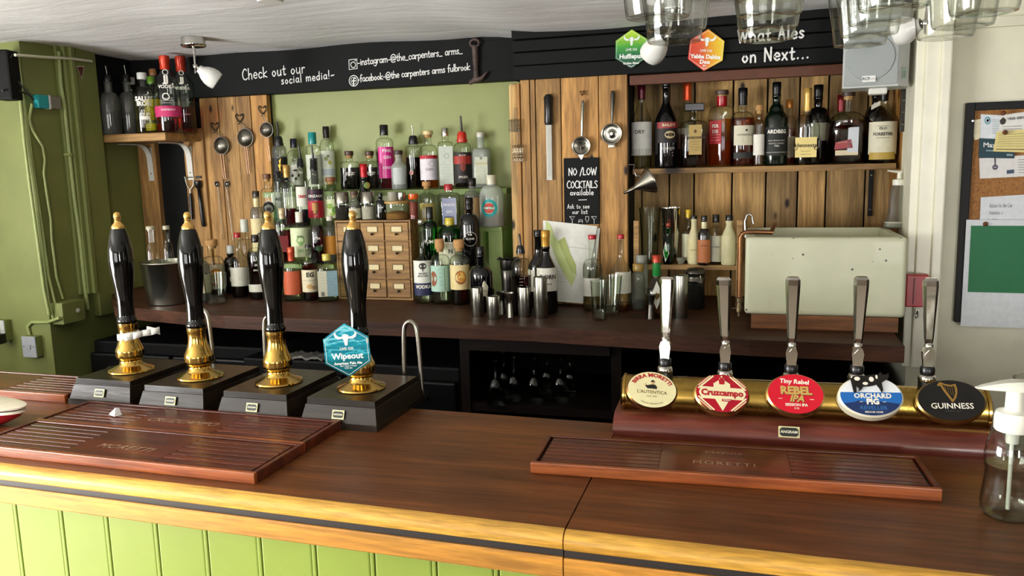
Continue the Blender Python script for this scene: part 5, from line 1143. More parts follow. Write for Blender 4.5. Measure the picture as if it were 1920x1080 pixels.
# ---- on the counter, right of the chest
B('vodka_bottle', 'tall clear vodka bottle with a tree on its white label right of the chest', 792, 412, 34, YC(795, 566), C, G, sh=.46, ne=.60, rn=.32, style='slope', liq=('#e8ece4', .2), cap=('steelcap', '', .04), labs=[(.25, .52, 80, '#dfe0d4', [('NOBLE', .365, .30, '#24241f', .02), ('BROTHERS', .335, .24, '#24241f', .02)], (('disc', 0, .455, .42, .36, '#35352c'), ('band', .39, .43, '#35352c', -.06, .06), ('lines', .28, .31, 2, .5, '#9a988a'))), (.10, .25, 80, '#24284e', [('VODKA', .205, .52, W, .04)], (('lines', .12, .17, 3, .6, '#8a8eb4'),))])
B('gin_bottle', 'corked bottle with a mint green label and brown circle', 826, 448, 36, YC(828, 568), C, G, liq=('#dfe6d2', .4), sh=.66, ne=.76, rn=.36, cap=('cork', 'cork', .16), labs=[(.20, .60, 88, '#a8ccb8', [], (('disc', -.85, .40, .45, .8, '#8a4a24'), ('band', .23, .57, '#4a6a60', .40, .46), ('lines', .3, .55, 5, .2, '#6a8a80')))])
B('rum_bottle', 'corked rum bottle with a gold disc on its cream label', 862, 449, 36, YC(863, 568), C, G, liq=('#6a2a0e', .62), sh=.66, ne=.76, rn=.40, cap=('cork', 'cork', .14), labs=[(.24, .62, 88, '#dcc98e', [], (('disc', .08, .43, .60, .72, '#8a4a16'), ('disc', .16, .44, .44, .6, '#c98a26'), ('disc', .22, .46, .2, .3, '#e0b050')))])
B('gin_bottle', 'squat black apothecary bottle with a slanting cream diamond label', 902, 462, 44, YC(902, 588)+.05, C, G, g=dgl('#08080a'), sh=.56, ne=.70, rn=.30, cap=('cap', '#0c0c0c', .14), labs=[(.1, .5, 70, None, [('HENDRICKS', .34, .18, '#2a261e', .01)], (('poly', [(-.55, .26), (.25, .50), (.62, .40), (.5, .24), (.15, .27), (.1, .12), (-.02, .27)], '#cfc9ae'),))])
B('oil_bottle', 'dark red glass bottle with a black pourer beside the cup of straws', 977, 438, 38, YC(976, 592)+.03, C, G, liq=('#4a0c16', .48), sh=.56, ne=.70, rn=.36, cap=('pour', '#17171a', .24), labs=[(.3, .5, 50, None, [], (('lines', .30, .46, 5, .2, '#b8a8a0'),))])
B('wine_bottle', 'dark wine bottle with a plain black cap behind the gold necked one', 1010, 431, 40, YC(1012, 580)+.05, C, G, g=dgl('#0d0a09'), sh=.52, ne=.72, rn=.36, style='slope', cap=('cap', '#141414', .07), labs=[(.22, .50, 80, '#cfcab8', [])])
B('port_bottle', 'black port bottle with a gold foil neck and a white label', 1024, 432, 43, YC(1026, 586), C, G, g=dgl('#0b0808'), sh=.50, ne=.74, rn=.34, style='slope', cap=('foil', '#c08f34', .20), labs=[(.28, .56, 62, '#d8d4c4', [('DORN', .45, .52, '#1a1814', .03), ('tawny', .37, .28, '#3a342a', .01)], (('lines', .30, .34, 2, .5, '#7a7466'),), .15)])
MBk = MB
B('syrup_bottle', 'clear bottle with a red cap and white label beside the leaning papers', 1111, 440, 37, YC(1111, 581), C, G, liq=('#cfd2c8', .62), sh=.56, ne=.68, rn=.36, style='round', cap=('cap', '#b01a26', .06), labs=[(.20, .44, 70, '#d6d4c6', [], (('lines', .24, .40, 5, .5, '#8a8a80'),), -.5)])
B('syrup_bottle', 'nearly empty clear bottle with a red cap in front of the plank column', 1164, 439, 38, YC(1164, 582), C, G, liq=('#a8784a', .10), sh=.50, ne=.70, rn=.30, style='slope', cap=('cap', '#b01a26', .06), labs=[(.24, .52, 60, '#d9d6c8', [], (('lines', .28, .46, 5, .5, '#9a988c'),), .55)])
B('jar_bottle', 'cloudy bottle with a grey cap behind the gold capped bottle', 1203, 478, 24, YC(1203, 578)+.05, C, G, g=FROST, sh=.7, ne=.84, rn=.8, cap=('cap', '#8f928a', .16))
B('jar_bottle', 'cloudy bottle with a brass cap and dark syrup in the bottom', 1197, 494, 25, YC(1197, 580), C, G, g=SMOKE, liq=('#1a0c0c', .22), sh=.62, ne=.80, rn=.74, cap=('cap', '#9a7a3a', .16))
B('tequila_bottle', 'squat brown tequila bottle with a green neck, red top and white diamond label', 1231, 478, 42, YC(1230, 592), C, G, liq=('#b88c5c', .44), sh=.40, ne=.66, rn=.34, style='slope', cap=('foil', '#b03a24', .12), ring=(.66, .87, '#1f7a34'), labs=[(.14, .56, 60, None, [('CAZ', .36, .30, '#4a4a40', .01)], (('poly', [(-.5, .36), (.02, .60), (.55, .36), (.02, .14)], '#d5d3c6'),))])
# ================================================================== drawer chest
CHW = wood('chest_pine', '#6e4a22', '#b58a48', 'X', scale=1.2, rough=.6, island=.35, knots=9)
pl_, pr_ = at(636, 560, Z=CT), at(775, 563, Z=CT)
yc = (pl_.y+pr_.y)/2; w = pr_.x-pl_.x; h = at(700, 413, Y=yc).z-CT
chest = empty('drawer_chest', ((pl_.x+pr_.x)/2, yc, CT), .03, 'small twelve drawer pine apothecary chest with brass label frames', 'drawers')
t_ = .008; d_ = .088
mb = MB().box((-w/2+t_/2, d_/2, h/2), (t_, d_, h), bev=.001).box((w/2-t_/2, d_/2, h/2), (t_, d_, h), bev=.001).box((0, d_/2, t_/2), (w-2*t_, d_, t_)).box((0, d_/2, h-t_/2), (w-2*t_, d_, t_), bev=.001).box((0, d_-.003, h/2), (w, .006, h))
cw, rh = (w-2*t_)/3, (h-2*t_)/4
for k in (1, 2): mb.box((-w/2+t_+cw*k, d_/2, h/2), (.004, d_-.01, h-2*t_))
for k in (1, 2, 3): mb.box((0, d_/2, t_+rh*k), (w-2*t_, d_-.01, .004))
mb.build('carcass', CHW, chest)
for i in range(3):
    for j in range(4):
        cx, cz_ = -w/2+t_+cw*(i+.5), t_+rh*(j+.5)
        dr = MB().box((cx, .030, cz_), (cw-.006, .064, rh-.006), bev=.0012).build('drawer', CHW, chest)
        mb = MB(); fw_, fh_ = cw*.44, rh*.30; zc = cz_+rh*.13
        for a, b, c, d in ((0, fh_/2, fw_, .0025), (0, -fh_/2, fw_, .0025), (-fw_/2, 0, .0025, fh_), (fw_/2, 0, .0025, fh_)): mb.box((cx+a, -.0035, zc+b), (c, .003, d))
        mb.build('label_frame', plain('aged_brass', '#5b4a28', .4, metal=.6), dr)
        MB().box((cx, -.0026, zc), (fw_-.003, .001, fh_-.003)).build('paper_card', paper('#d8c99a'), dr)
        MB().lathe([(.0035, 0), (.003, .003), (.0055, .006), (.0055, .009), (.003, .0115), (0, .012)], 14, M=T(cx, -.002, zc-fh_*.5-.008) @ RX(pi/2)).build('knob', plain('dark_knob', '#1e1a14', .3), dr)
CTOP = CT+h
# jars on the chest ----------------------------------------------------
def on_chest(px, yy=.045): 
    y = yc+yy; return at(px, 400, Y=y).x, y
G = 'jars on the drawer chest'
def mill(px, label, fill, seed):
    x, y = on_chest(px); k = mpp((x, y, CTOP)); R = 13*k; H = 52*k
    r = empty('spice_mill', (x, y, CTOP), 0, label, 'spice mill', G)
    MB().lathe([(R*.95, 0), (R, .002), (R, H*.60), (R*.9, H*.62)], 24).build('glass_jar', CLEAR, r)
    MB().lathe([(0, .003), (R*.92, .003), (R*.92, H*.46), (R*.4, H*.52), (0, H*.50)], 24).build('filling', fill, r)
    MB().lathe([(R*.92, H*.58), (R*1.02, H*.60), (R*1.02, H*.97), (R*.9, H), (0, H)], 24).build('grinder_top', STEEL, r)
mill(642, 'glass pepper mill with a steel top at the left end of the drawer chest', plain('peppercorns', '#2a241e', .7, var=.8, vs=260, bmp=1.0), 1)
mill(691, 'glass mill of white salt with a steel top on the drawer chest', plain('salt_flakes', '#d8d0bf', .8, var=.3, vs=260, bmp=1.0), 2)
B('herb_bottle', 'small round brown stoppered bottle between the two mills', 665, 358, 22, yc+.05, CTOP, G, g=SMOKE, liq=('#a88a5a', .5), sh=.42, ne=.66, rn=.5, cap=('cork', '#4a2c1a', .16), labs=[(.06, .40, 80, '#c8c4a8', [], (('disc', 0, .2, .4, .4, '#6a8a5a'),))])
B('bitters_bottle', 'miniature black bottle with a pale slanting strip on the drawer chest', 714, 362, 20, yc+.04, CTOP, G, g=dgl('#0a0a0c'), sh=.56, ne=.74, rn=.36, cap=('cap', '#111', .10) if 0 else ('cap', '#111111', .10), labs=[(.1, .5, 75, None, [('RUM', .46, .4, W, .02)], (('poly', [(-.9, .10), (.9, .28), (.9, .38), (-.9, .20)], '#d8d2b4'),))])
x, y = on_chest(745, .05); k = mpp((x, y, CTOP)); R = 22*k
r = empty('storage_jar', (x, y, CTOP), 0, 'round glass jar of seeds with a wooden lid on the drawer chest', 'jar', G)
H = 30*k
MB().lathe([(R*.96, 0), (R, .003), (R, H)], 28).build('glass_jar', CLEAR, r)
MB().lathe([(0, .003), (R*.95, .003), (R*.95, H*.38), (R*.5, H*.52), (0, H*.48)], 28).build('seed_filling', plain('seeds', '#a8783a', .8, var=.6, vs=300, bmp=1.0), r)
MB().lathe([(R*.95, H-.002), (R*1.06, H), (R*1.06, H+.008), (R*1.0, H+.010), (0, H+.010)], 28).build('lid', wood('lid_bamboo', '#a8803f', '#cfa866', 'X', rough=.5), r)
zj = CTOP+H+.010
for px, rr, hh, m, lab in ((739, 11, 17, plain('grey_tin', '#8d8a76', .5), 'grey tin standing on the wooden jar lid'), (754, 8, 15, STEEL, 'small steel tin standing on the wooden jar lid')):
    xx, yy = on_chest(px, .05 if px == 739 else .048); r = empty('small_tin', (xx, yy, zj), 0, lab, 'tin'); 
    MB().lathe([(rr*k*.97, 0), (rr*k, .001), (rr*k, hh*k*.7), (rr*k*1.03, hh*k*.7)], 22).build('body', m, r); MB().lathe([(rr*k*1.03, hh*k*.7), (rr*k*1.03, hh*k), (0, hh*k)], 22).build('lid', m, r)
x, y = on_chest(776, .06); r = empty('spice_jar', (x, y, CTOP), 0, 'jar of red brown spice with an orange cap at the right end of the chest', 'jar', G)
R = 8.5*k
MB().lathe([(R, 0), (R, 36*k), (R*.85, 38*k)], 22).build('glass_jar', CLEAR, r); MB().lathe([(0, .002), (R*.93, .002), (R*.93, 32*k), (0, 32*k)], 22).build('spice_filling', plain('paprika', '#7a2a14', .9), r)
MB().lathe([(R*1.02, 37*k), (R*1.06, 38*k), (R*1.06, 47*k), (0, 47*k)], 22).build('cap', gloss('#d85a14'), r)

# ================================================================== steel measures and cups on the counter
G = 'steel jiggers on the back counter'
def cyl_jig(px, ybase, ytop, w, label, m=STEEL, hour=False):
    p = at(px, ybase, Z=CT); k = mpp(p); R = w*k/2; p = Vector((p.x, p.y+R, CT)); H = at(px, ytop, Y=p.y).z-CT
    r = empty('jigger', p, 0, label, 'jigger', G)
    if hour: pr = [(R*.82, 0), (R*.80, .002), (R*.60, H*.55), (R*.56, H*.62), (R*.70, H*.72), (R*1.0, H*.98), (R*1.02, H), (R*.94, H), (R*.62, H*.72), (0, H*.66)]
    else: pr = [(R*.97, 0), (R, .002), (R, H-.001), (R*.99, H), (R*.90, H), (R*.89, H*.2), (0, H*.2)]
    MB().lathe(pr, 28, caps=False).build('body', m, r)
    if not hour: MB().lathe([(0, .0005), (R*.97, .0005), (R*.97, -.0)], 28, caps=False).build('base_disc', m, r)
    return r
cyl_jig(892, 595, 539, 23, 'tall straight steel measure at the left of the jigger group')
cyl_jig(922, 600, 555, 26, 'short straight steel measure second in the jigger group')
cyl_jig(915, 585, 542, 20, 'dark steel measure standing behind the short one', DSTEEL)
cyl_jig(938, 590, 547, 20, 'flared steel measure behind the hourglass jigger', DSTEEL, True)
cyl_jig(953, 596, 549, 20, 'hourglass shaped steel jigger in the middle of the group', STEEL, True)
cyl_jig(980, 596, 538, 25, 'medium straight steel measure right of the hourglass jigger')
cyl_jig(1011, 598, 519, 26, 'tallest straight steel measure in front of the port bottle')
cyl_jig(1219, 599, 552, 18, 'black topped hourglass jigger in front of the squat tequila bottle', DSTEEL, True)
cyl_jig(1275, 598, 516, 27, 'tall steel cup standing behind the first tap handle')
# worn ring on the counter where a measure stood
p = at(1011, 598, Z=CT)
# cup of straws
p = at(952, 572, Z=CT); p.y += .03; k = mpp(p); R = 17*k
r = empty('straw_cup', p, 0, 'steel cup holding the black drinking straws', 'cup')
H = at(952, 487, Y=p.y).z-CT
MB().lathe([(R*.78, 0), (R*.80, .003), (R*.86, H*.55), (R*.94, H*.75), (R*.86, H*.78), (R*.96, H*.82), (R*1.0, H), (R*.95, H), (R*.82, H*.8), (R*.74, .006), (0, .006)], 28, caps=False).build('body', DSTEEL, r)
SG = 'black straws in the steel cup'; rs = random.Random(3); st0 = None
for q in range(26):
    a = rs.uniform(0, 2*pi); e = rs.uniform(.2, .74); bx_, by_ = R*.5*cos(a+2.5), R*.5*sin(a+2.5)
    L = rs.uniform(.165, .19)
    tx, ty = R*1.75*e*cos(a)*1.15, R*1.3*e*sin(a)
    o = MB().tube([(bx_*.5, by_*.5, .012), (R*.62*e*cos(a), R*.62*e*sin(a), H*.98), (tx, ty, H+ (L-H)*.9)], .0031, 6).build('drinking_straw', gloss('#0c0c0e'), None, p)
    tag(o, 'black drinking straw standing in the steel cup', 'straw', SG)

# tumblers -------------------------------------------------------------
TG = thin_glass('tumbler_glass', '#f4f7f2', '#7c8478', 0, 1.6)
def tumbler(px, yb, yt, wt, wb, label, name='tumbler', cut=False):
    p = at(px, yb-2, Z=CT); k = mpp(p); p.y += wb*k*.4; H = at(px, yt, Y=p.y).z-CT; Rt, Rb = wt*k/2, wb*k/2
    r = empty(name, p, 0, label, 'glass')
    pr = [(0, 0), (Rb*.9, 0), (Rb, .003), (Rb*1.0, H*.3), ((Rb+Rt)/2*1.0, H*.6), (Rt, H), (Rt-.0018, H), ((Rb+Rt)/2-.002, H*.6), (Rb-.0025, H*.3), (Rb-.004, .012), (0, .010)]
    MB().lathe(pr, 28, caps=False).build('glass_wall', TG, r); return r
tumbler(1122, 604, 527, 33, 27, 'small clear tumbler at the front of the counter, left of a pair')
tumbler(1143, 595, 517, 44, 32, 'clear tumbler standing just behind the other small tumbler')
r = tumbler(397, 574, 512, 42, 38, 'cut glass tumbler with a finger of clear liquid beside the second pump')
# ice bucket with small bottles ------------------------------------------
p = at(298, 573, Z=CT); k = mpp(p); Rb = 41*k; p.y += Rb*.8; H = at(298, 489, Y=p.y).z-CT; Rt = 49*k
r = empty('ice_bucket', p, 0, 'brushed steel ice bucket behind the first two pumps', 'bucket')
MB().lathe([(0, 0), (Rb*.94, 0), (Rb, .004), (Rt, H-.006), (Rt+.003, H-.003), (Rt+.002, H), (Rt-.003, H), (Rb-.004, .006), (0, .006)], 40, caps=False).build('body', STEEL, r)
for px, yt, lab in ((288, 424, 'small clear bottle standing in the ice bucket, left of two'), (317, 423, 'small clear bottle standing in the ice bucket, right of two')):
    B('tonic_bottle', lab, px, yt, 26 if px < 300 else 20, p.y+.005, CT+.007, None, sh=.56, ne=.78, rn=.55, cap=('cap', '#a8a48a', .05), labs=())

# ================================================================== tools hanging on the left planks
def hook(mb, x, z, s=.016, y=-.004):
    for d in (-1, 1):
        pts = [(x, z), (x+d*s*.4, z+s*.35), (x+d*s*.75, z+s*1.0), (x+d*s*.55, z+s*1.35), (x+d*s*.15, z+s*1.0)]
        mb.tube([(a, y, b) for a, b in smooth_pts(pts, 4)], .0024, 6)
    mb.tube([(x, y, z+.002), (x, y-.006, z-s*.4), (x, y-.012, z-s*.3)], .0018, 6)
G = 'tea strainers on the left planks'
MESH = metal('strainer_mesh', '#8f8b80', .35, .5, 300)
for px, py, r_px, hx, hy, ln, lab in ((411, 273, 16, 404, 245, 46, 'lowest of three hanging strainers on the left planks'), (456, 258, 17, 450, 229, 50, 'middle of three hanging strainers on the left planks'), (496, 243, 14, 493, 214, 44, 'topmost hanging strainer beside the green panel')):
    p = at(px, py, Y=YL-.03); k = mpp(p); R = r_px*k
    hp = at(hx, hy, Y=YL-.006)
    r = empty('fine_strainer', (p.x, YL-.012, p.z), 0, lab, 'strainer', G)
    mb = MB(); mb.lathe([(R, 0), (R+.0015, .001), (R+.0015, .004), (R-.0015, .004), (R-.0015, 0), (R, 0)], 28, caps=False, M=RX(pi/2)); mb.build('rim', DSTEEL, r)
    MB().lathe([(R-.001, .002), (R*.85, .012), (R*.5, .022), (0, .026)], 24, caps=False, M=RX(pi/2)).build('mesh_bowl', MESH, r)
    mb = MB()
    for d in (-1, 1): mb.tube([(d*.006, -.004, -R), (d*.006+.003, -.004, -R-ln*k*.5), (d*.005+.005, -.002, -R-ln*k)], .0021, 6)
    mb.build('wire_handle', plain('copper_wire', '#b9937a', .3, metal=.9), r)
    mb = MB(); mb.tube([(hp.x-p.x, -.004, hp.z-p.z), (-.004, -.004, R*1.1), (0, -.001, R)], .0012, 6); mb.tube([(hp.x-p.x, -.004, hp.z-p.z), (.006, -.004, R*1.1), (.004, -.001, R)], .0012, 6); mb.build('hanging_loop', STEEL, r)
    mb = MB(); hook(mb, 0, 0, 11*k); mb.build('scrolled_hook', plain('hook_black', '#15120f', .5), None, (hp.x, YL-.004, hp.z), None)
    o = bpy.context.scene.objects[-1] if 0 else None
for o in [q for q in COL.objects if q.name.startswith('scrolled_hook')]:
    nr = min([q for q in COL.objects if q.name.startswith('fine_strainer')], key=lambda q: (q.location-o.location).length)
    tag(o, 'black scrolled iron hook holding the %s strainer' % {0: 'lowest', 1: 'middle', 2: 'topmost'}[sorted([q.name for q in COL.objects if q.name.startswith('fine_strainer')]).index(nr.name)], 'hook', 'scrolled hooks on the left planks')
# two twisted bar spoons
G = 'bar spoons on the left planks'
for (px, y0, qx, y1, lab) in ((408, 350, 418, 449, 'left of two twisted bar spoons hanging on the planks'), (424, 350, 437, 452, 'right of two twisted bar spoons hanging on the planks')):
    a, b = at(px, y0, Y=YL-.010), at(qx, y1, Y=YL-.010)
    r = empty('bar_spoon', a, 0, lab, 'spoon', G); v = b-a
    n = 60; mb = MB()
    mb.tube([v*(i/n) for i in range(n+1)], [.0013+.0006*abs(sin(i*1.2)) for i in range(n+1)], 6); mb.build('twisted_stem', STEEL, r)
    mb = MB(); s = -1 if px < 415 else 1
    mb.lathe([(0, -.010), (.006, -.009), (.0095, -.004), (.0105, 0), (.0095, 0), (.006, -.006), (0, -.007)], 16, caps=False, M=T(s*.004, -.002, .012) @ RY(.3*s) @ RX(pi/2) @ Matrix.Scale(1.4, 4, (0, 1, 0))); mb.build('bowl', DSTEEL, r)
# peeler and its neighbour on the inner post
yy = yp-.012
a = at(355, 340, Y=yy); k = mpp(a)
r = empty('speed_peeler', a, 0, 'black handled steel peeler hanging on the inner post', 'peeler')
mb = MB(); mb.tube([(-9*k, 0, 9*k), (-6*k, 0, -8*k), (0, 0, -16*k)], .003, 8); mb.tube([(11*k, 0, 7*k), (8*k, 0, -8*k), (0, 0, -16*k)], .003, 8); mb.tube([(-12*k, 0, 8*k), (12*k, 0, 7*k)], .0022, 8); mb.tube([(0, 0, -14*k), (0, 0, -24*k)], .004, 8); mb.build('blade_yoke', STEEL, r)
b = at(360, 411, Y=yy)-a; MB().tube([(0, 0, -22*k), (b.x*.4, 0, b.z*.5), (b.x, 0, b.z)], [.006, .0085, .0075], 12).build('handle', BLACKP, r)
a = at(371, 340, Y=yy); b = at(382, 425, Y=yy)-a
r = empty('muddler', a, 0, 'black muddler with a thick head hanging right of the peeler', 'muddler')
MB().tube([(0, 0, .004), (0, 0, 0), (b.x*.12, 0, b.z*.12), (b.x*.16, 0, b.z*.16), (b.x*.5, 0, b.z*.5), (b.x*.96, 0, b.z*.96), (b.x, 0, b.z)], [.011, .0165, .0165, .008, .0085, .010, .007], 14).build('body', BLACKP, r)
mb = MB(); mb.box((0, .008, .02), (.03, .004, .012)); mb.build('hanger', BLACKP, r)

# ================================================================== middle plank column: tools and boards
def ym(px, py, off=.0): return at(px, py, Y=YM-off)
a, b, c = ym(1028, 177, .012), ym(1029, 234, .012), ym(1029, 338, .012); k = mpp(a)
r = empty('zester', b, 0, 'long steel zester with a black handle hanging on the planks', 'grater')
MB().tube([(0, 0, 0), (0, 0, .008), (0, 0, (a-b).z*.5), (0, 0, (a-b).z*.9), (0, 0, (a-b).z)], [7*k, 8.5*k, 8*k, 9*k, 5*k], 16).build('handle', BLACKP, r)
mb = MB(); L = (c-b).z; mb.box((0, 0, L/2), (11*k, .003, -L), bev=.001)
for i in range(42):
    for j in (-1, 0, 1): mb.box((j*3*k+(i % 2)*1.2*k, -.0022, L*.04+L*.90*i/42), (2*k, .0012, 1.6*k))
mb.build('blade', plain('etched_steel', '#a5a49a', .45, metal=.5), r)
def squeezer(hx, hy, cx, cy, rp, label, tube_m, tail):
    a, c = ym(hx, hy, .014), ym(cx, cy, .014); k = mpp(c); R = rp*k
    r = empty('citrus_squeezer', (c.x, YM-.006, c.z), 0, label, 'squeezer', 'citrus tools on the middle planks')
    v = a-c
    mb = MB(); mb.tube([(v.x*.32, -.008, R*1.05), (v.x*.5, -.008, v.z*.5), (v.x*.95, -.008, v.z*.93), (v.x, -.008, v.z)], [.0055, .0070, .0070, .004] if tail else [.0035, .0060, .0085, .005], 12); mb.build('handle', tube_m, r)
    mb = MB(); mb.lathe([(R, .004), (R+.001, 0), (R*.99, -.004), (R*.88, -.003), (R*.80, .006), (R*.5, .010), (R*.2, .004), (0, -.004)], 32, caps=False, M=T(0, -.012, 0) @ RX(-pi/2)); mb.build('cup', STEEL, r)
    mb = MB(); 
    if tail: mb.prism([(-.011, -R*.92), (0.0, -R*1.42), (.003, -R*1.42), (.011, -R*.92)], -.016, -.011); mb.tube([(0, -.020, 0), (0, -.020, -R*.55)], .0022, 6); mb.tube([(0, -.020, .002), (-R*.5, -.018, R*.35)], .0022, 6); mb.tube([(0, -.020, .002), (R*.5, -.018, R*.35)], .0022, 6)
    else: mb.box((0, -.013, -R*1.15), (R*.62, .006, R*.34), bev=.001); mb.lathe([(0, 0), (.005, .002), (.006, .006)], 12, M=T(0, -.014, 0) @ RX(pi/2))
    mb.build('spout' if tail else 'lip', STEEL, r)
    return r
squeezer(1093, 188, 1090, 274, 17.5, 'open steel citrus press with a tubular handle above the small chalkboard', STEEL, True)
squeezer(1149, 170, 1147, 251, 19.5, 'steel citrus squeezer with a dark handle at the right of the planks', DSTEEL, False)
p = ym(1092, 178, .004); mb = MB(); hook(mb, 0, 0, .010); o = mb.build('wire_hook', COPPER, None, (p.x, YM-.004, p.z)); tag(o, 'copper wire hook holding the tubular handled citrus press', 'hook')
# bunches of wire strainers on the weathered post
G = 'coil strainers on the weathered post'
SPR = metal('spring_wire', '#a59c86', .4)
for px, py, hh, lab in ((963, 236, 24, 'upper coil sprung strainer hanging on the weathered post'), (970, 288, 32, 'lower coil sprung strainer hanging on the weathered post')):
    p = at(px, py, Y=YM-.03); k = mpp(p); r = empty('coil_strainer', (p.x, YM-.022, p.z), 0, lab, 'strainer', G); mb = MB()
    for j in range(4):
        x = (j-1.5)*5*k; pts = [(x+3.6*k*cos(t*.8), -3.6*k*sin(t*.8)*.6, hh*k*(.5-t/64)) for t in range(0, 64)]
        mb.tube(pts, .0009, 4)
    mb.build('coil_spring', SPR, r)
    MB().tube([(0, .004, hh*k*.5), (1*k, .002, hh*k*.9), (2*k, .006, hh*k*1.4)], .0018, 6).build('hanging_wire', SPR, r)
# small chalkboard
a, b = ym(1057, 297, .006), ym(1124, 420, .006); y = YM-.010
r = empty('chalkboard', ((a.x+b.x)/2, y, (a.z+b.z)/2), 0, 'narrow chalkboard advertising no and low cocktails on the planks', 'chalkboard')
bw, bh = b.x-a.x, a.z-b.z
MB().box((0, .003, 0), (bw, .006, bh), bev=.001).build('board', BLACKB, r)
mb = MB(); k = mpp(a)
def hw_(px, py): q = at(px, py, Y=y); return q.x-(a.x+b.x)/2, q.z-(a.z+b.z)/2
for s, px, py, size, wd, tr in (('NO /LOW', 1066, 329, 14, 1.7, .02), ('COCKTAILS', 1063, 353, 13.5, 1.6, .0), ('available', 1069, 366, 10.5, 1.4, .10), ('Ask to see', 1064, 391, 8.5, 1.0, .10), ('our list', 1073, 401, 8.5, 1.0, .10)):
    x0, z0 = hw_(px, py); hand(mb, s, size*k, wd*k, lambda u, v, x0=x0, z0=z0: (x0+u, -.0006, z0+v), 0, tr)
def lin_(pts, w=1.0):
    stroke(mb, [hw_(*q) for q in pts], w*k, lambda u, v: (u, -.0006, v))
lin_([(1085, 375), (1100, 374.5)], 1.2)
for x in (1073, 1114): lin_([(x-5, 406), (x+5, 406), (x, 412), (x-5, 406)], .8); lin_([(x, 412), (x, 419)], .8)
lin_([(1085, 418), (1085.5, 412), (1092, 412), (1092, 418)], .8); lin_([(1085, 415), (1092, 415)], .8)
lin_([(1098, 406), (1098, 412), (1101, 417), (1104, 412), (1104, 406), (1098, 406)], .8)
mb.build('chalk_lettering', CHALK, r)
# leaning papers
def sheet(name, label, pts, m, cat='paper', y0=None, lines=(), th=.0006, group=None):
    """pts: pixel corners tl,tr,br,bl with depth each"""
    P4 = [at(px, py, Y=yy) for px, py, yy in pts]; c0 = P4[3]; V = [q-c0 for q in P4]
    nrm = (V[1]-V[0]).cross(V[3]-V[0]).normalized()
    if nrm.y > 0: nrm = -nrm
    bl_ = lambda u, v: V[0]*(1-u)*(1-v)+V[1]*u*(1-v)+V[2]*u*v+V[3]*(1-u)*v
    q_ = 10; mb = MB()
    for e_ in (0, -.0008): mb.add([bl_(i/q_, j/q_)+nrm*e_ for j in range(q_+1) for i in range(q_+1)], [(j*(q_+1)+i, (j+1)*(q_+1)+i, (j+1)*(q_+1)+i+1, j*(q_+1)+i+1) for j in range(q_) for i in range(q_)])
    ed = [(i, 0) for i in range(q_)]+[(q_, j) for j in range(q_)]+[(q_-i, q_) for i in range(q_)]+[(0, q_-j) for j in range(q_)]; n_ = len(ed)
    mb.add([bl_(i/q_, j/q_) for i, j in ed]+[bl_(i/q_, j/q_)-nrm*.0008 for i, j in ed], [(i, (i+1) % n_, n_+(i+1) % n_, n_+i) for i in range(n_)])
    r = mb.build(name, m, None, c0, fix=False); tag(r, label, cat, group)
    def uv(u, v, e=.0007):
        return V[0]*(1-u)*(1-v)+V[1]*u*(1-v)+V[2]*u*v+V[3]*(1-u)*v+nrm*e
    if lines:
        mats = []; mb = MB()
        for kind, c, *a in lines:
            m_ = ink(c) 
            if m_ not in mats: mats.append(m_)
            mi = mats.index(m_)
            if kind == 'rule':
                u0, u1, v, t = a; mb.add([uv(u0, v-t), uv(u1, v-t), uv(u1, v+t), uv(u0, v+t)], [(0, 1, 2, 3)], mi)
            elif kind == 'blot':
                
                bm_ = bmesh.new(); bv_ = [bm_.verts.new((u, v, 0)) for u, v in a[0]]; bm_.faces.new(bv_)
                bmesh.ops.triangulate(bm_, faces=bm_.faces[:]); bmesh.ops.subdivide_edges(bm_, edges=bm_.edges[:], cuts=3, use_grid_fill=True); bm_.verts.index_update()
                mb.add([uv(w_.co.x, w_.co.y, .0012) for w_ in bm_.verts], [[w_.index for w_ in f_.verts] for f_ in bm_.faces], mi); bm_.free()
            elif kind == 'text':
                s, u, v, su, sv, bold = a; vs, fs = tmesh(s, 1.0, bold); mb.add([uv(u+x*su, v-yv*sv, .0012) for x, yv in vs], fs, mi)
            elif kind == 'disc':
                u, v, ru, rv = a; mb.add([uv(u+ru*cos(2*pi*q/20), v+rv*sin(2*pi*q/20), .0009) for q in range(20)], [tuple(range(20))], mi)
            elif kind == 'hand':
                s, u, v, size, asp = a; hand(mb, s, 1.0, .07, lambda x, yv: uv(u+x*size, v-yv*size*asp, .0009), mi)
        mb.build('print', mats, r, fix=False)
    return r
yb_ = at(1060, 562, Z=CT).y
map_ = [('blot', '#b9c67e', [(.06, .0), (.14, .04), (.22, .18), (.34, .26), (.42, .42), (.58, .55), (.72, .68), (.66, .80), (.48, .66), (.32, .52), (.22, .40), (.14, .28), (.05, .12)]), ('blot', '#a3ae62', [(.30, .24), (.42, .18), (.56, .38), (.70, .52), (.74, .66), (.58, .58), (.42, .40)]), ('rule', '#8a8a80', .06, .96, .30, .002)]+[('rule', '#9a9a92', .10, .62, .62+.03*i, .002) for i in range(5)]
sheet('map_sheet', 'white printed map sheet leaning against the planks on the counter', [(1018, 413, YM-.010), (1120, 424, YM-.010), (1094, 569, YM-.050), (1020, 563, YM-.050)], paper('#dcdcd2'), lines=map_)
sheet('loose_paper', 'second white sheet behind the leaning map', [(1040, 420, YM-.006), (1125, 428, YM-.006), (1112, 555, YM-.024), (1048, 550, YM-.024)], paper('#d0d0c8'))

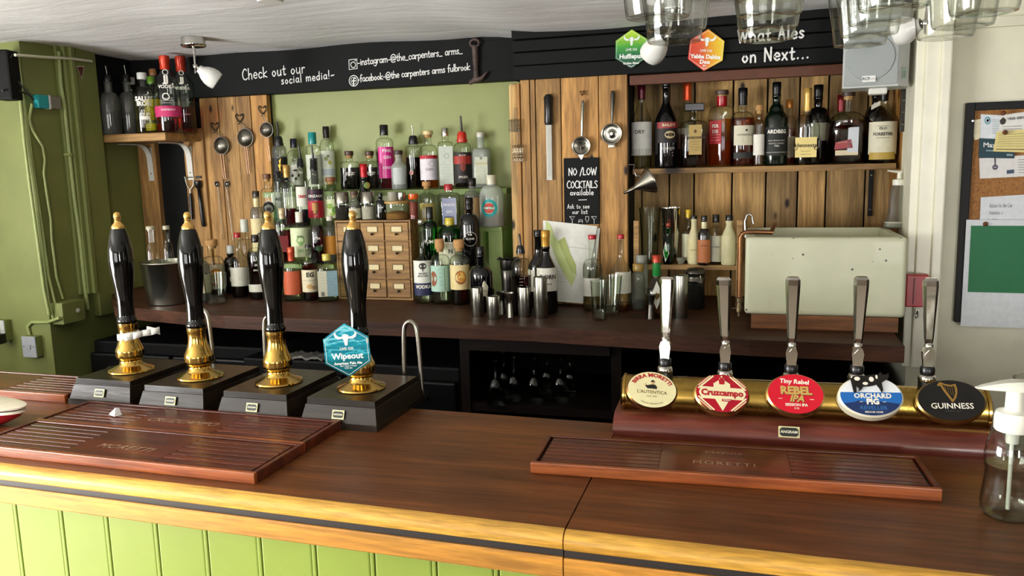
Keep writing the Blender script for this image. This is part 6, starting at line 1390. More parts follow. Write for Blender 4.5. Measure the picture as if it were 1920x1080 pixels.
# ================================================================== writing on the beam
mb = MB(); k = mpp(at(650, 130, Y=YB)); y = YB-.0012
sl = radians(-.0)
def bm_fn(px, py, slope):
    q = at(px, py, Y=YB); return lambda u, v: (q.x+u, y, q.z+v+u*slope)
LET = 'chalk pen lines on the beam'
for rows, lab in (((('Check out our', 455, 150, 20.5, 2.0, .10), ('social media!~', 528, 158, 15.5, 1.8, .14)), 'white hand lettering about checking social media at the left of the beam'),
                  ((('-instagram-@the_carpenters_ arms_', 671, 123, 13.2, 1.5, .035),), 'upper white lettering line beginning with a square camera symbol'),
                  ((('-facebook-@the carpenters arms fulbrook', 671, 154, 12.6, 1.5, .026),), 'lower white lettering line beginning with a round f symbol')):
    mb = MB()
    for s_, px, py, size, wd, tr in rows: hand(mb, s_, size*k, wd*k, bm_fn(px, py, .045), 0, tr)
    def bl(pts, w=1.5): stroke(mb, pts, w*k, lambda u, v: (u, y, v))
    def bp(px, py): q = at(px, py, Y=YB); return q.x, q.z
    def circ(px, py, rx_, ry_, w=1.4, n=22): bl([bp(px+rx_*cos(2*pi*i/n), py+ry_*sin(2*pi*i/n)) for i in range(n+1)], w)
    if 'camera' in lab:
        bl([bp(654.5, 112.5), bp(669.5, 110.5), bp(670, 128.5), bp(655, 130.5), bp(654.5, 112.5)]); circ(662.5, 121.5, 4.6, 5.2); bl([bp(666, 113.6), bp(667, 113.4)], 2)
    if 'round f' in lab:
        circ(663.5, 151.5, 8.6, 10); circ(663.5, 151.5, 5.5, 6.5, .8); bl([bp(667, 146.5), bp(664.5, 146.2), bp(663.2, 149), bp(663.2, 160)], 2.2); bl([bp(660.2, 152), bp(667, 151.4)], 1.8)
    tag(mb.build('chalk_writing', CHALK), lab, 'lettering', LET)
k2 = mpp(at(1450, 100, Y=YB2)); y2 = YB2-.0014
def rb(px, py, off=0):
    q = at(px, py, Y=YB2); return lambda u, v: (q.x+u, y2-off, q.z+v+u*.012)
for s_, sz, px, py, lab in (('on Next...', 25, 1391, 118, 'large white lettering of the lower line on the right beam'), ('What Ales', 24, 1383, 80, 'large white lettering of the upper line behind the glasses')):
    mb = MB(); hand(mb, s_, sz*k2, 3.3*k2, rb(px, py), 0, .12); tag(mb.build('chalk_writing', CHALK), lab, 'lettering', LET)
# pump clips pinned to the beam
yq = YB2-.012
GR = clip_mat('green_hex_print', [(0, '#1d4a3a'), (.35, '#2a7a48'), (.6, '#4aa83c'), (1, '#b4d83a')], (0, 0, 1), .02)
OR = clip_mat('orange_hex_print', [(0, '#d8402a'), (.4, '#e0603a'), (.6, '#e89a2a'), (1, '#f0d03a')], (1, 0, .2), .03)
for px, py, hw, hh, face, rows, rz_, lab in ((1184, 92, 61, 71, GR, [('LIVE OX', -.002, .0115, .02), ('Hufflepuff', -.026, .0225, .04), ('Golden Bitter', -.050, .0105, .03), ('4.2% abv', -.060, .006, 0)], .02, 'green hexagonal pump clip fixed to the black beam'),
                                      (1324, 94, 64, 76, OR, [('LIVE OX', -.002, .0115, .02), ('Yabba Dabba', -.023, .0195, .04), ('Doo', -.041, .0195, .04), ('IPA', -.054, .009, .02), ('5.0% abv', -.062, .006, 0)], .10, 'orange and yellow hexagonal pump clip fixed to the black beam')):
    p = at(px, py, Y=yq); k_ = mpp(p)
    o = hex_clip(None, face, hw*k_, hh*k_, rows, loc=p, rot=(0, rz_, 0)); tag(o, lab, 'pump clip', 'pump clips on the beam')
    MB().box((0, .0055, .01), (.012, .006, .02)).build('clip_back', BLACKP, o)
# claw hammer on the beam
a, b = at(893, 78, Y=YB-.012), at(893, 150, Y=YB-.012); k = mpp(a)
r = empty('claw_hammer', b, 0, 'rusty iron claw hammer hanging on the black beam', 'hammer')
L = (a-b).z
mb = MB(); mb.tube([(0, 0, 0), (0, 0, L*.35), (-.001, 0, L*.6), (-.001, 0, L*.9)], [5.5*k, 4.6*k, 5.8*k, 6.4*k], 12)
mb.tube([(-.001+9*k*cos(t), -.004, L*.96+7*k*sin(t)) for t in [2*pi*i/14 for i in range(15)]], 2.4*k, 8)
for i in range(9): z = L*(.40+.05*i); mb.tube([(0, 0, z), (0, 0, z+.003)], [6.3*k, 6.3*k], 12)
mb.build('handle', IRON, r)
mb = MB(); mb.tube([(-13*k, 0, -4*k), (-9*k, 0, -3*k), (-3*k, 0, 1*k), (6*k, 0, 1*k)], [5*k, 4.4*k, 5.5*k, 5.5*k], 12)
for d in (-1, 1): mb.tube([(4*k, d*.003, 0), (12*k, d*.004, 3*k), (18*k, d*.005, 9*k), (23*k, d*.006, 14*k)], [4.6*k, 3.6*k, 2.6*k, 1.2*k], 10)
mb.build('head', IRON, r)
mb = MB().tube([(0, .010, L*1.01), (0, -.004, L*1.01)], .0022, 8); mb.build('nail', IRON, r)
# ================================================================== sink
SKM, nt, bs = base_mat('old_enamel'); bs.inputs['Roughness'].default_value = .42; bs.inputs['Coat Weight'].default_value = .03
n1 = noise(nt, 5, 3, coords(nt)); c_ = ramp(nt, n1.outputs['Fac'], [(.3, '#c3c5a4'), (.7, '#d4d4b8')])
vo = N(nt, 'ShaderNodeTexVoronoi'); vo.inputs['Scale'].default_value = 26; nt.links.new(coords(nt), vo.inputs['Vector'])
n2 = noise(nt, 4, 3, coords(nt)); mth = N(nt, 'ShaderNodeMath', operation='MULTIPLY'); nt.links.new(ramp(nt, vo.outputs['Distance'], [(.07, (1., 1., 1., 1.)), (.12, (0., 0., 0., 1.))]), mth.inputs[0]); nt.links.new(ramp(nt, n2.outputs['Fac'], [(.44, (0., 0., 0., 1.)), (.50, (1., 1., 1., 1.))]), mth.inputs[1])
nt.links.new(mixc(nt, mth.outputs[0], c_, '#3a3222'), bs.inputs['Base Color'])
ysf = at(1540, 620, Z=CT).y
a, b = at(1398, 445, Y=ysf), at(1697, 597, Y=ysf)
xl, xr2 = a.x, b.x; zt_, zb_ = a.z, b.z; D = .42
sink = empty('ceramic_sink', ((xl+xr2)/2, ysf, zb_), 0, 'old cream enamelled butler sink standing on timber at the right', 'sink')
w, h = xr2-xl, zt_-zb_
bm = bmesh.new(); bmesh.ops.create_cube(bm, size=1.0)
for v in bm.verts: v.co = Vector((v.co.x*w, v.co.y*D+D/2, v.co.z*h+h/2))
bmesh.ops.bevel(bm, geom=bm.edges[:], offset=.016, segments=4, profile=.6, affect='EDGES')
tops = sorted(bm.faces, key=lambda f: -f.calc_center_median().z); tf = max([f for f in bm.faces if f.normal.z > .99], key=lambda f: f.calc_area())
res = bmesh.ops.inset_region(bm, faces=[tf], thickness=.020, depth=0)
res = bmesh.ops.inset_region(bm, faces=[tf], thickness=.006, depth=-.008)
bmesh.ops.translate(bm, verts=tf.verts[:], vec=(0, 0, -h*.72)); bmesh.ops.scale(bm, verts=tf.verts[:], vec=(.94, .90, 1), space=T(0, -D/2, 0))
me = bpy.data.meshes.new('basin'); bmesh.ops.recalc_face_normals(bm, faces=bm.faces[:]); bm.to_mesh(me); bm.free(); me.materials.append(SKM)
for p_ in me.polygons: p_.use_smooth = True
me.set_sharp_from_angle(angle=radians(50)); link('basin', me, sink)
zc = CT
x0_ = at(1408, 610, Y=ysf).x; x1_ = at(1685, 610, Y=ysf).x
o = MB().box(((x0_+x1_)/2, ysf+.05, (CT+zb_)/2), (x1_-x0_, .09, zb_-CT), bev=.002).build('timber_bearer', wood('bearer_wood', '#5a3218', '#96602e', 'X', rough=.6)); tag(o, 'orange brown timber bearer under the front of the sink', 'timber')
o = MB().box(((x0_+x1_)/2, ysf+.34, (CT+zb_)/2), (x1_-x0_, .09, zb_-CT), bev=.002).build('timber_bearer', MATS['bearer_wood']); tag(o, 'timber bearer under the back of the sink', 'timber')
# soap bottle on its rim
ys_ = ysf+D-.055; p = at(1682, 425, Y=ys_); k = mpp(p)
r = empty('soap_bottle', (p.x, ys_, zt_), .1, 'grey clear soap dispenser standing on the sink corner by the frame', 'pump bottle')
def sq(t, z): return cos(t), sin(t)*.62
MB().lathe([(21*k, 0), (24*k, .004), (24*k, .012), (21*k, .028), (17*k, .055), (15*k, 70*k), (12*k, 78*k), (11*k, 82*k)], 28, sec=sq).build('bottle', SMOKE, r)
MB().lathe([(0, .002), (21*k, .003), (23*k, .006), (22.5*k, 12*k), (0, 12*k)], 28, sec=sq).build('soap', plain('white_soap', '#d8d8cc', .4), r)
MB().lathe([(11.5*k, 80*k), (11.5*k, 90*k), (4*k, 92*k), (3.5*k, 104*k), (0, 104*k)], 20).build('pump_collar', plain('white_plastic', '#e8e8da', .35), r)
MB().tube([(4*k, 0, 104*k), (-6*k, -.004, 105*k), (-22*k, -.008, 107*k)], [3*k, 2.6*k, 1.6*k], 10).build('pump_nozzle', plain('white_plastic', '#e8e8da', .35), r)
# copper pipe along the sink
def pth(pts, Y): return [at(a, b, Y=Y) for a, b in pts]
mb = MB(); yq = ysf+.05
pp = pth([(1386, 574), (1387, 520), (1388, 470), (1388, 446), (1392, 438), (1400, 435), (1420, 435), (1446, 436)], yq+.02)
pp = [q.copy() for q in pp]
c0 = pp[0].copy(); pp += [pp[-1]+Vector((.02, .35, .002))]
mb.tube([q-c0 for q in pp], .0075, 12); r = mb.build('copper_pipe', COPPER, None, c0); tag(r, 'dull copper water pipe rising beside the sink', 'pipe')
mb = MB().lathe([(.006, -.035), (.006, -.02), (.012, -.018), (.012, .0), (.009, .004), (.009, .012), (.012, .014), (.012, .028), (.008, .03)], 14); mb.tube([(0, 0, -.008), (-.024, -.01, -.008)], .004, 8); mb.build('stop_valve', metal('dull_bronze', '#6d5f48', .4), r)
yt_ = ysf+.36; mb = MB(); a = at(1404, 440, Y=yt_); pts = pth([(1398, 446), (1397, 415), (1400, 404), (1405, 401), (1410, 405), (1412, 420)], yt_)
mb.tube([q-pts[0] for q in pts], .0045, 10); o = mb.build('tap_spout', CHROME, None, pts[0]); tag(o, 'thin bent steel tap spout rising behind the sink', 'tap')

# ================================================================== small shelf left of the sink: bitters, shakers
ysh = 3.09; zs2 = at(1300, 497, Y=ysh).z
xa, xb = at(1199, 500, Y=ysh).x, at(1392, 500, Y=ysh).x
o = MB().box(((xa+xb)/2, ysh+.075, zs2-.009), (xb-xa, .15, .018), bev=.002).build('spice_shelf', SHELFW); tag(o, 'narrow low shelf carrying the bitters bottles beside the sink', 'shelf')
for i, (a_, b_, yt2, l) in enumerate(((1188, 1198, 414, 'left pale upright batten of the low bitters shelf'), (1380, 1392, 412, 'right pale upright batten of the low bitters shelf'))):
    q0, q1 = at(a_, 500, Y=ysh).x, at(b_, 500, Y=ysh).x; z1 = at(a_, yt2, Y=ysh).z
    o = MB().box(((q0+q1)/2, ysh+.01, (CT+z1)/2), (q1-q0, .022, z1-CT), bev=.002).build('shelf_batten', SHELFW); tag(o, l, 'batten', 'battens of the low shelf')
G = 'bitters bottles on the low shelf'; yb3 = ysh+.035
B('bitters_bottle', 'bitters bottle with a yellow cap at the left of the row', 1290, 393, 22, yb3+.03, zs2, G, liq=('#3a1a10', .4), sh=.52, ne=.64, rn=.38, cap=('cap', '#d8b41c', .15), labs=[(.05, .55, 88, '#d3cfae', [], (('lines', .12, .5, 6, .7, '#8a8468'),))])
B('bitters_bottle', 'paper wrapped bitters bottle with a black cap, second in the row', 1301, 404, 23, yb3-.005, zs2, G, sh=.50, ne=.78, rn=.44, style='slope', cap=('cap', '#15140f', .08), g=paper('#cfc79a'), labs=[(.08, .5, 60, '#d0c694', [('AROMATIC', .3, .24, '#6a5a34', 0)], (('lines', .12, .26, 3, .5, '#8a7a50'),))])
B('bitters_bottle', 'dark bitters bottle with an orange label and paper neck', 1320, 404, 24, yb3-.01, zs2, G, g=dgl('#160c08'), sh=.58, ne=.74, rn=.40, cap=('cap', '#14130f', .09), ring=(.62, .90, '#cfc79a'), labs=[(.06, .52, 80, '#b0683a', [('BITTERS', .40, .26, '#2a1a10', .02)], (('lines', .12, .34, 4, .6, '#7a4020'),))])
B('bitters_bottle', 'clear bitters bottle with a finely printed white label', 1342, 402, 25, yb3-.01, zs2, G, liq=('#7a5a2a', .4), sh=.62, ne=.76, rn=.44, cap=('cap', '#14130f', .16), labs=[(.06, .58, 85, '#cfcdb8', [('PEYCHAUD', .36, .24, '#2a2a24', .02)], (('lines', .10, .54, 8, .7, '#6a685c'),))])
B('bitters_bottle', 'cream paper wrapped bitters bottle at the right of the row', 1367, 403, 28, yb3-.015, zs2, G, g=paper('#d2cba0'), sh=.54, ne=.80, rn=.42, style='slope', cap=('cap', '#14130f', .12), labs=())
def yo(px, py, y): return at(px, py, Y=y)
q = yo(1218, 488, ysh+.05); k = mpp(q)
r = empty('mixing_glass', (q.x, ysh+.06, zs2), 0, 'tall clear mixing glass on the low shelf beside the plank column', 'glass')
Hm = 104*k
MB().lathe([(0, 0), (13*k, 0), (14*k, .003), (20*k, Hm), (19.2*k, Hm), (13*k, .008), (0, .007)], 28, caps=False).build('glass_wall', TG, r)
q = yo(1257, 488, ysh+.05)
r = empty('shaker_tin', (q.x, ysh+.065, zs2), 0, 'tall polished steel shaker tin on the low shelf', 'shaker')
Hm = 103*k
MB().lathe([(0, 0), (12*k, 0), (13.5*k, .003), (18*k, Hm-.008), (18.6*k, Hm-.006), (18.6*k, Hm), (17.6*k, Hm), (13*k, .006), (0, .005)], 32, caps=False).build('body', CHROME, r)
B('tequila_bottle', 'green tequila miniature with a copper top and a white diamond label', 1253, 418, 19, ysh+.022, zs2, None, g=GREENG, liq=('#5fc070', .6), sh=.48, ne=.72, rn=.38, style='slope', cap=('foil', '#8a3a24', .12), labs=[(.1, .5, 80, None, [], (('poly', [(-.8, .30), (-.2, .56), (.55, .28), (-.2, .06)], '#cfd0c4'),), -.35)])
r_ = empty('pinch_bowl', yo(1277, 478, ysh+.03), 0, 'small grey pinch bowl at the front of the low shelf', 'bowl'); r_.location.z = zs2
MB().lathe([(0, 0), (5*k, 0), (8.5*k, 8*k), (8.5*k, 12*k), (7.5*k, 12*k), (0, 4*k)], 20, caps=False).build('body', plain('stoneware', '#77786a', .4), r_)
# clip-top canister
q = at(1302, 582, Z=CT); q.y += .04; k = mpp(q)
r = empty('clip_canister', q, 0, 'dark clip top canister with a steel rim beside the tall steel cup', 'canister'); H = at(1302, 500, Y=q.y).z-CT
MB().lathe([(0, 0), (15*k, 0), (17*k, .004), (17.5*k, H*.62), (17.5*k, H*.70)], 28).build('body', plain('smoky_dark', '#1c1d1b', .12, coat=.3), r)
MB().lathe([(17.8*k, H*.64), (19*k, H*.66), (19*k, H*.70), (17.8*k, H*.72), (17.8*k, H*.82), (19*k, H*.84), (19*k, H*.88), (14*k, H*.96), (0, H)], 28).build('lid', DSTEEL, r)
mb = MB(); mb.tube([(10*k, -17*k, H*.60), (11*k, -20*k, H*.70), (10*k, -18*k, H*.82)], .0016, 6); mb.tube([(6*k, -18*k, H*.66), (14*k, -17*k, H*.66)], .0022, 6); mb.build('clasp', CHROME, r)
q = yo(1305, 490, ysh+.0); 
r = empty('stopper_knob', (at(1296, 500, Y=q.y-.03).x, 3.0, CT), 0) if 0 else None
# steel funnel hanging off the shelf end
a, b = at(1217, 340, Y=3.02), at(1170, 362, Y=2.98); k = mpp(a)
v = Vector((b.x-a.x, b.y-a.y, b.z-a.z)); ax = v.normalized()
rot = Vector((0, 0, 1)).rotation_difference(ax)
r = empty('steel_funnel', a, 0, 'steel funnel hanging at the left end of the alcove shelf', 'funnel'); r.rotation_mode = 'QUATERNION'; r.rotation_quaternion = rot
L = v.length
MB().lathe([(24*k, -.010), (25*k, -.009), (25*k, -.006), (23.5*k, 0), (5.5*k, L*.52), (3.6*k, L*.58), (2.8*k, L), (2.2*k, L), (3*k, L*.58), (22.5*k, 0), (23*k, -.010)], 32, caps=False).build('cone', STEEL, r)
hk = at(1190, 309, Y=3.04); mb = MB(); c0 = hk
e1 = at(1188, 318, Y=3.03)
mb.tube([Vector((0, .03, .0)), Vector((0, 0, 0)), (e1-hk), at(1193, 330, Y=3.02)-hk, at(1205, 330, Y=3.02)-hk], .0018, 8); mb.tube([Vector((0, 0, 0)), Vector((-.022, -.004, .001))], .0015, 8)
o = mb.build('funnel_hook', STEEL, None, hk); tag(o, 'small steel hook from which the funnel hangs', 'hook')
# black bar on the right planks
a, b = at(1634, 316, Y=YA-.006), at(1630, 405, Y=YA-.006)
r = empty('magnetic_strip', ((a.x+b.x)/2, YA-.004, (a.z+b.z)/2), 0, 'black metal strip screwed upright to the alcove planks', 'metal strip')
MB().box((0, -.004, 0), (.016, .008, a.z-b.z), bev=.001).build('bar', plain('strip_black', '#0e0e0f', .45, spec=.3), r)
for z in (.36, -.36): MB().lathe([(.004, 0), (.003, .002), (0, .002)], 10, M=T(0, -.008, z*(a.z-b.z)) @ RX(pi/2)).build('screw', STEEL, r)
a = at(1705, 205, Y=3.10); r = empty('wall_rack', (a.x-.012, 3.115, a.z), 0, 'dark metal rack on the jamb behind the white loudspeaker', 'rack')
MB().box((0, -.012, 0), (.03, .02, .15), bev=.002).build('body', plain('rack_dark', '#2a2622', .4), r)
mb = MB(); 
for z in (-.05, -.01, .03): mb.tube([(-.012, -.024, z), (.012, -.024, z)], .0025, 6)
mb.build('rails', STEEL, r)

# ================================================================== loudspeaker
ysp = 2.80
c = at(1648, 85, Y=ysp); k = mpp(c); w, h, d = 116*k, 152*k, .15
r = empty('loudspeaker', (c.x-.006, ysp, c.z), -.10, 'pale grey box loudspeaker mounted high in the right corner', 'loudspeaker')
GREY = plain('speaker_grey', '#b9bcb9', .45)
MB().prismz([(-w/2, 0), (w*.34, 0), (w/2, .045), (w/2, d), (-w/2, d)], -h/2, h/2).build('cabinet', GREY, r)
gm = plain('speaker_grille', '#a9aeac', .6, var=.15, vs=900, bmp=.4)
g_ = MB().box((-w*.07, -.003, 0), (w*.80, .008, h*.95), bev=.003).build('grille', gm, r)
MB().lathe([(w*.37, 0), (w*.36, .004), (0, .005)], 40, M=T(-w*.09, -.0065, -h*.14) @ RX(pi/2)).build('woofer_outline', plain('woofer_grey', '#9aa09f', .6, var=.15, vs=900), g_)
pb = MB().box((-w*.10, -.0125, -h*.40), (w*.20, .002, h*.075)).build('maker_badge', plain('badge_white', '#e6e6e2', .3), g_)
mb = MB(); write(mb, 'RCF', .012, flat(-w*.14, -h*.40, -.0138), 0, .03); write(mb, 'Monitor', .006, flat(-w*.055, -h*.402, -.0138), 0); mb.build('badge_lettering', ink('#3a3a3c'), pb)
an = atan2(.045, w*.16); M = T(w*.42, .0215, -h*.34) @ RZ(an)
tb = MB().box((0, -.001, 0), (.020, .001, .036), 0, M=M).build('tag_sticker', plain('tag_green', '#9fb3a4', .4), r)
mb = MB()
for z in (-.010, -.004, .002): mb.box((0, -.0020, z), (.013, .0006, .0016), 0, M=M)
mb.build('sticker_print', ink('#1d3a2c'), tb)
MB().box((w*.05, .07, -h/2-.009), (.055, .05, .020), bev=.006).build('wall_bracket', plain('bracket_white', '#e2e0d6', .4), r)
MB().box((w*.02, .21, -h/2+.03), (.05, .20, .04), bev=.004).build('bracket_arm', GREY, r)

# ================================================================== ceiling spots
MILK = plain('milky_glass', '#e6e6e0', .25)
def spot(base, hub, tip, label, rb=22, ls=1.0):
    zc_ = cz(base.x, base.y)-.001; r = empty('ceiling_spotlight', (base.x, base.y, zc_), 0, label, 'spotlight', 'ceiling spotlights'); k = mpp(base); R = rb*k
    MB().lathe([(0, -.036), (R*.96, -.036), (R*1.05, -.032), (R*1.05, -.028), (R, -.026), (R, 0), (0, 0)], 32).build('base', CHROME, r)
    b0 = Vector((base.x, base.y, zc_)); hv, tv = hub-b0, tip-b0
    mb = MB(); mb.tube([(0, 0, -.034), (0, 0, -.06)], .0075, 12); mb.tube([(0, 0, -.055), hv], .0045, 10); mb.lathe([(0, -.009), (.009, -.006), (.010, 0), (.009, .006), (0, .009)], 14, M=T(*hv)); mb.tube([hv, hv+Vector((.0, -.004, -.03))], .003, 8); mb.build('stem', CHROME, r)
    dv_ = (tv-hv); L = dv_.length; rot = Vector((0, 0, 1)).rotation_difference(dv_.normalized()).to_matrix().to_4x4(); M = T(*hv) @ rot
    MB().tube([(0, 0, 0), (0, 0, L*.16)], .007, 10, M=M).build('shade_neck', CHROME, r)
    MB().lathe([(.013, L*.14), (.016, L*.15), (.018, L*.26), (.030, L*.42), (.038, L*.62), (.040, L*.80), (.037, L*.97), (.035, L), (.033, L*.98), (.034, L*.8), (.026, L*.42), (0, L*.32)], 32, caps=False, M=M).build('shade', MILK, r)
bs_ = at(362, 76, Z=2.185); yb0 = bs_.y
spot(bs_, at(366, 124, Y=yb0), at(408, 153, Y=yb0+.05), 'chrome ceiling spotlight with a white glass shade at upper left')
b2 = at(1262, 40, Z=2.14); b2 = Vector((b2.x, 2.62, 2.14)); b2.x = at(1262, 30, Y=2.62).x
spot(b2, at(1252, 66, Y=2.62), at(1217, 106, Y=2.67), 'white shaded spotlight seen through the hanging glasses by the green clip')
b3x = at(1742, 25, Y=2.50).x
spot(Vector((b3x, 2.50, 2.13)), at(1735, 42, Y=2.50), at(1680, 62, Y=2.54), 'white shaded spotlight in front of the grey loudspeaker')
# smoke detector at the top edge
p = at(506, -4, Z=2.17); r = empty('smoke_detector', (p.x, p.y, cz(p.x, p.y)-.001), 0, 'white round ceiling fitting at the top edge of the picture', 'detector'); k = mpp(p)
MB().lathe([(0, -.030), (22*k, -.030), (26*k, -.022), (27*k, -.006), (30*k, 0), (0, 0)], 32).build('housing', plain('detector_white', '#dcdcd8', .4), r)
mb = MB()
for i in range(10): a = 2*pi*i/10; mb.box((25.5*k*cos(a), 25.5*k*sin(a), -.015), (.006, .006, .008))
mb.build('vents', plain('detector_dark', '#55575a', .5), r)

# ================================================================== overhead glasses
HG = thin_glass('hanging_pint_glass', '#fafbf9', '#a3a79d')
G = 'pint glasses on the overhead rack'
proto = None
def pintglass(x, y, z, s, label):
    global proto
    if proto is None:
        proto = empty('overhead_pint_glass', (x, y, z), 0, label, 'glass', G)
        pr = [(0, .0025), (.030, .0), (.0345, .001), (.0360, .006), (.0385, .030), (.0430, .055), (.0458, .085), (.0470, .120), (.0472, .150)]
        MB().lathe(pr[1:], 48, caps=False).build('glass_wall', HG, proto); o = proto
        MB().lathe(pr[:2], 48, caps=False).build('glass_base', thin_glass('glass_base_clear', '#f6f8f4', '#d5d8d0', 0, 1.3), proto)
    else:
        o = dup_tree(proto); o.location = (x, y, z); o['label'] = label
    o.scale = (s, s, s); return o
rowlab = {0: 'first', 1: 'second', 2: 'third', 3: 'fourth'}
dep = {0: 'farthest', 1: 'second farthest', 2: 'third farthest', 3: 'nearest'}
ZG = 1.80
# farthest glass of each row: base centre pixel; rows run towards the viewer
ROWS = [(1264, 80, 3), (1437, 76, 4), (1612, 86, 4), (1772, 72, 3)]
for i, (px, py, cnt) in enumerate(ROWS):
    q = at(px, py, Z=ZG); 
    for j in range(cnt):
        pintglass(q.x + (.012 if i == 0 and j == 1 else 0), q.y-j*.098, ZG, 1.0, 'clear pint glass hung above the bar, %s in the %s row from the left' % (dep[j if not (cnt == 3 and j == 2) else 3] if cnt == 4 else ('farthest', 'middle', 'nearest')[j], rowlab[i]))
xs_ = [at(px, py, Z=ZG) for px, py, c in ROWS]
r = empty('glass_rack', (0, 0, ZG+.150), 0, 'dark timber rack above the bar that the pint glasses hang from', 'rack')
for q in (xs_[0].y+.02, xs_[0].y-.33): MB().box(((xs_[0].x+xs_[-1].x)/2, q, .016), (xs_[-1].x-xs_[0].x+.25, .03, .03), bev=.003).build('rail', DARKW, r)
for q in xs_:
    for d in (-.036, .036): MB().box((q.x+d, q.y-.155, .0015), (.012, .40, .003)).build('runner', STEEL, r)
for d in (xs_[0].x-.1, xs_[-1].x+.1): MB().tube([(d, xs_[0].y-.15, .03), (d, xs_[0].y-.15, 2.16-ZG-.150)], .006, 8).build('hanger', STEEL, r)
MB().box(((xs_[0].x+xs_[-1].x)/2, xs_[0].y-.155, .034), (xs_[-1].x-xs_[0].x+.25, .05, .008)).build('top_bar', DARKW, r)

# ================================================================== notice board and its papers
a, b = at(1807, 194, Y=YR), at(1794, 605, Y=YR); yn = YR-.022
x0_ = (at(1810, 200, Y=yn).x+at(1792, 600, Y=yn).x)/2; zT, zB = at(1812, 193, Y=yn).z, at(1795, 604, Y=yn).z; bw = .50
r = empty('notice_board', (x0_+bw/2, yn, (zT+zB)/2), 0, 'black framed cork notice board on the cream wall', 'notice board')
fr_w = .024; hh = zT-zB; mb = MB()
for c, d in (((-bw/2+fr_w/2, .010, 0), (fr_w, .022, hh)), ((bw/2-fr_w/2, .010, 0), (fr_w, .022, hh)), ((0, .010, hh/2-fr_w/2), (bw-2*fr_w, .022, fr_w)), ((0, .010, -hh/2+fr_w/2), (bw-2*fr_w, .022, fr_w))): mb.box(c, d, bev=.002)
mb.build('frame', plain('frame_black', '#0c0c0d', .5, spec=.25), r)
MB().box((0, .014, 0), (bw-fr_w, .010, hh-fr_w)).build('cork_panel', plain('cork_sheet', '#9a6a3a', .85, var=.35, vs=180, bmp=.3), r)
MB().lathe([(.004, 0), (.003, .002), (0, .002)], 10, M=T(-bw/2+.018, -.002, hh/2-.055) @ RX(pi/2)).build('screw', STEEL, r)
yc_ = yn+.006
def card(label, tl, tr, br, bl, m, lines=(), e=0.0, name='pinned_card'):
    return sheet(name, label, [(*q, yc_-e) for q in (tl, tr, br, bl)], m, 'paper', lines=lines, group='papers on the notice board')
card('cream note pinned askew behind the cards at the top left of the board', (1821, 226), (1845, 222), (1846, 258), (1827, 263), paper('#e0d6b4'), [('rule', '#a8a08a', .1, .8, .2+.1*i, .008) for i in range(6)], .001)
card('white card with a turquoise spiral emblem pinned at the top left', (1839, 214), (1876, 216), (1874, 262), (1838, 259), paper('#d9dfe2'), [('disc', '#4a9aa8', .35, .25, .16, .16), ('disc', '#d9dfe2', .35, .25, .11, .11), ('disc', '#4a9aa8', .35, .25, .06, .06)]+[('rule', '#7a8a90', .6, .95, .2+.07*i, .008) for i in range(9)], .003)
card('white headed service card with a dark crest at the top of the board', (1875, 216), (1935, 208), (1935, 262), (1872, 260), paper('#e2e0da'), [('blot', '#2a2420', [(.10, .10), (.2, .22), (.18, .36), (.1, .42), (.02, .36), (.0, .22)]), ('text', '#3a3632', 'TREE SERVICES', .62, .20, .12, .12, .03)]+[('rule', '#8a8680', .1, .7, .5+.1*i, .012) for i in range(5)], .005)
card('dark teal card with pale lettering pinned under the white card', (1836, 259), (1902, 262), (1902, 297), (1835, 296), paper('#163a44'), [('text', '#d8dcd8', 'Max', .30, .34, .22, .34, .02), ('rule', '#8aa0a4', .2, .5, .62, .03), ('rule', '#8aa0a4', .78, .95, .82, .05)], .004)
card('yellow typed note pinned across the middle of the upper papers', (1869, 247), (1935, 241), (1935, 286), (1862, 284), paper('#e0d08a'), [('rule', '#9a9060', .06, .9-.05*(i % 3), .18+.11*i, .012) for i in range(6)]+[('rule', '#5a5438', .06, .95, .88, .02)], .008)
card('white leaflet with a round purple emblem and a blue button', (1836, 297), (1935, 290), (1935, 330), (1837, 335), paper('#dddad6'), [('disc', '#4a4456', .30, .48, .055, .13), ('blot', '#3a3446', [(.285, .02), (.315, .02), (.31, .36), (.29, .36)]), ('text', '#c8c0d0', 'ALE', .30, .48, .04, .10, .02), ('blot', '#3a4a66', [(.52, .66), (.66, .64), (.66, .82), (.52, .84)])]+[('rule', '#8a8884', .74, .98, .2+.12*i, .014) for i in range(6)], .002)
card('white sheet with a handwritten note pinned halfway down the board', (1839, 370), (1935, 364), (1935, 420), (1837, 417), paper('#d6dadd'), [('hand', '#4a4e54', 'Return to the Car', .18, .42, .055, 3.0), ('hand', '#4a4e54', 'Valentine is', .18, .68, .05, 3.0), ('hand', '#6a6e74', 'no  alterno.', .16, .92, .04, 3.0)], .003)
gl = [('blot', '#0f6a3c', [(.07, .055), (1.0, .055), (1.0, .675), (.07, .675)])]
rg = random.Random(5)
for i in range(24):
    v = .085+.024*i
    for u0, ww in ((.11, .12), (.42, .13), (.75, .13)): gl.append(('rule', '#0a3d24', u0, u0+ww*rg.uniform(.7, 1.0), v, .0035))
card('large white sheet with a dark green table of dates at the bottom of the board', (1812, 412), (1945, 412), (1945, 616), (1801, 611), paper('#d5d9dc'), gl, .014, 'fixture_poster')
for px, py, lab in ((1881, 212, 'brown pin holding the service card'), (1885, 248, 'brown pin holding the yellow note'), (1848, 420, 'brown pin holding the green poster')):
    p = at(px, py, Y=yc_-.017); o = MB().lathe([(0, .012), (.002, .010), (.0045, .004), (.0075, .001), (.0075, -.001), (0, -.003)][::-1], 14, M=RX(pi/2)).build('push_pin', plain('pin_brown', '#6a3a20', .4), None, p); tag(o, lab, 'pin', 'push pins on the notice board')

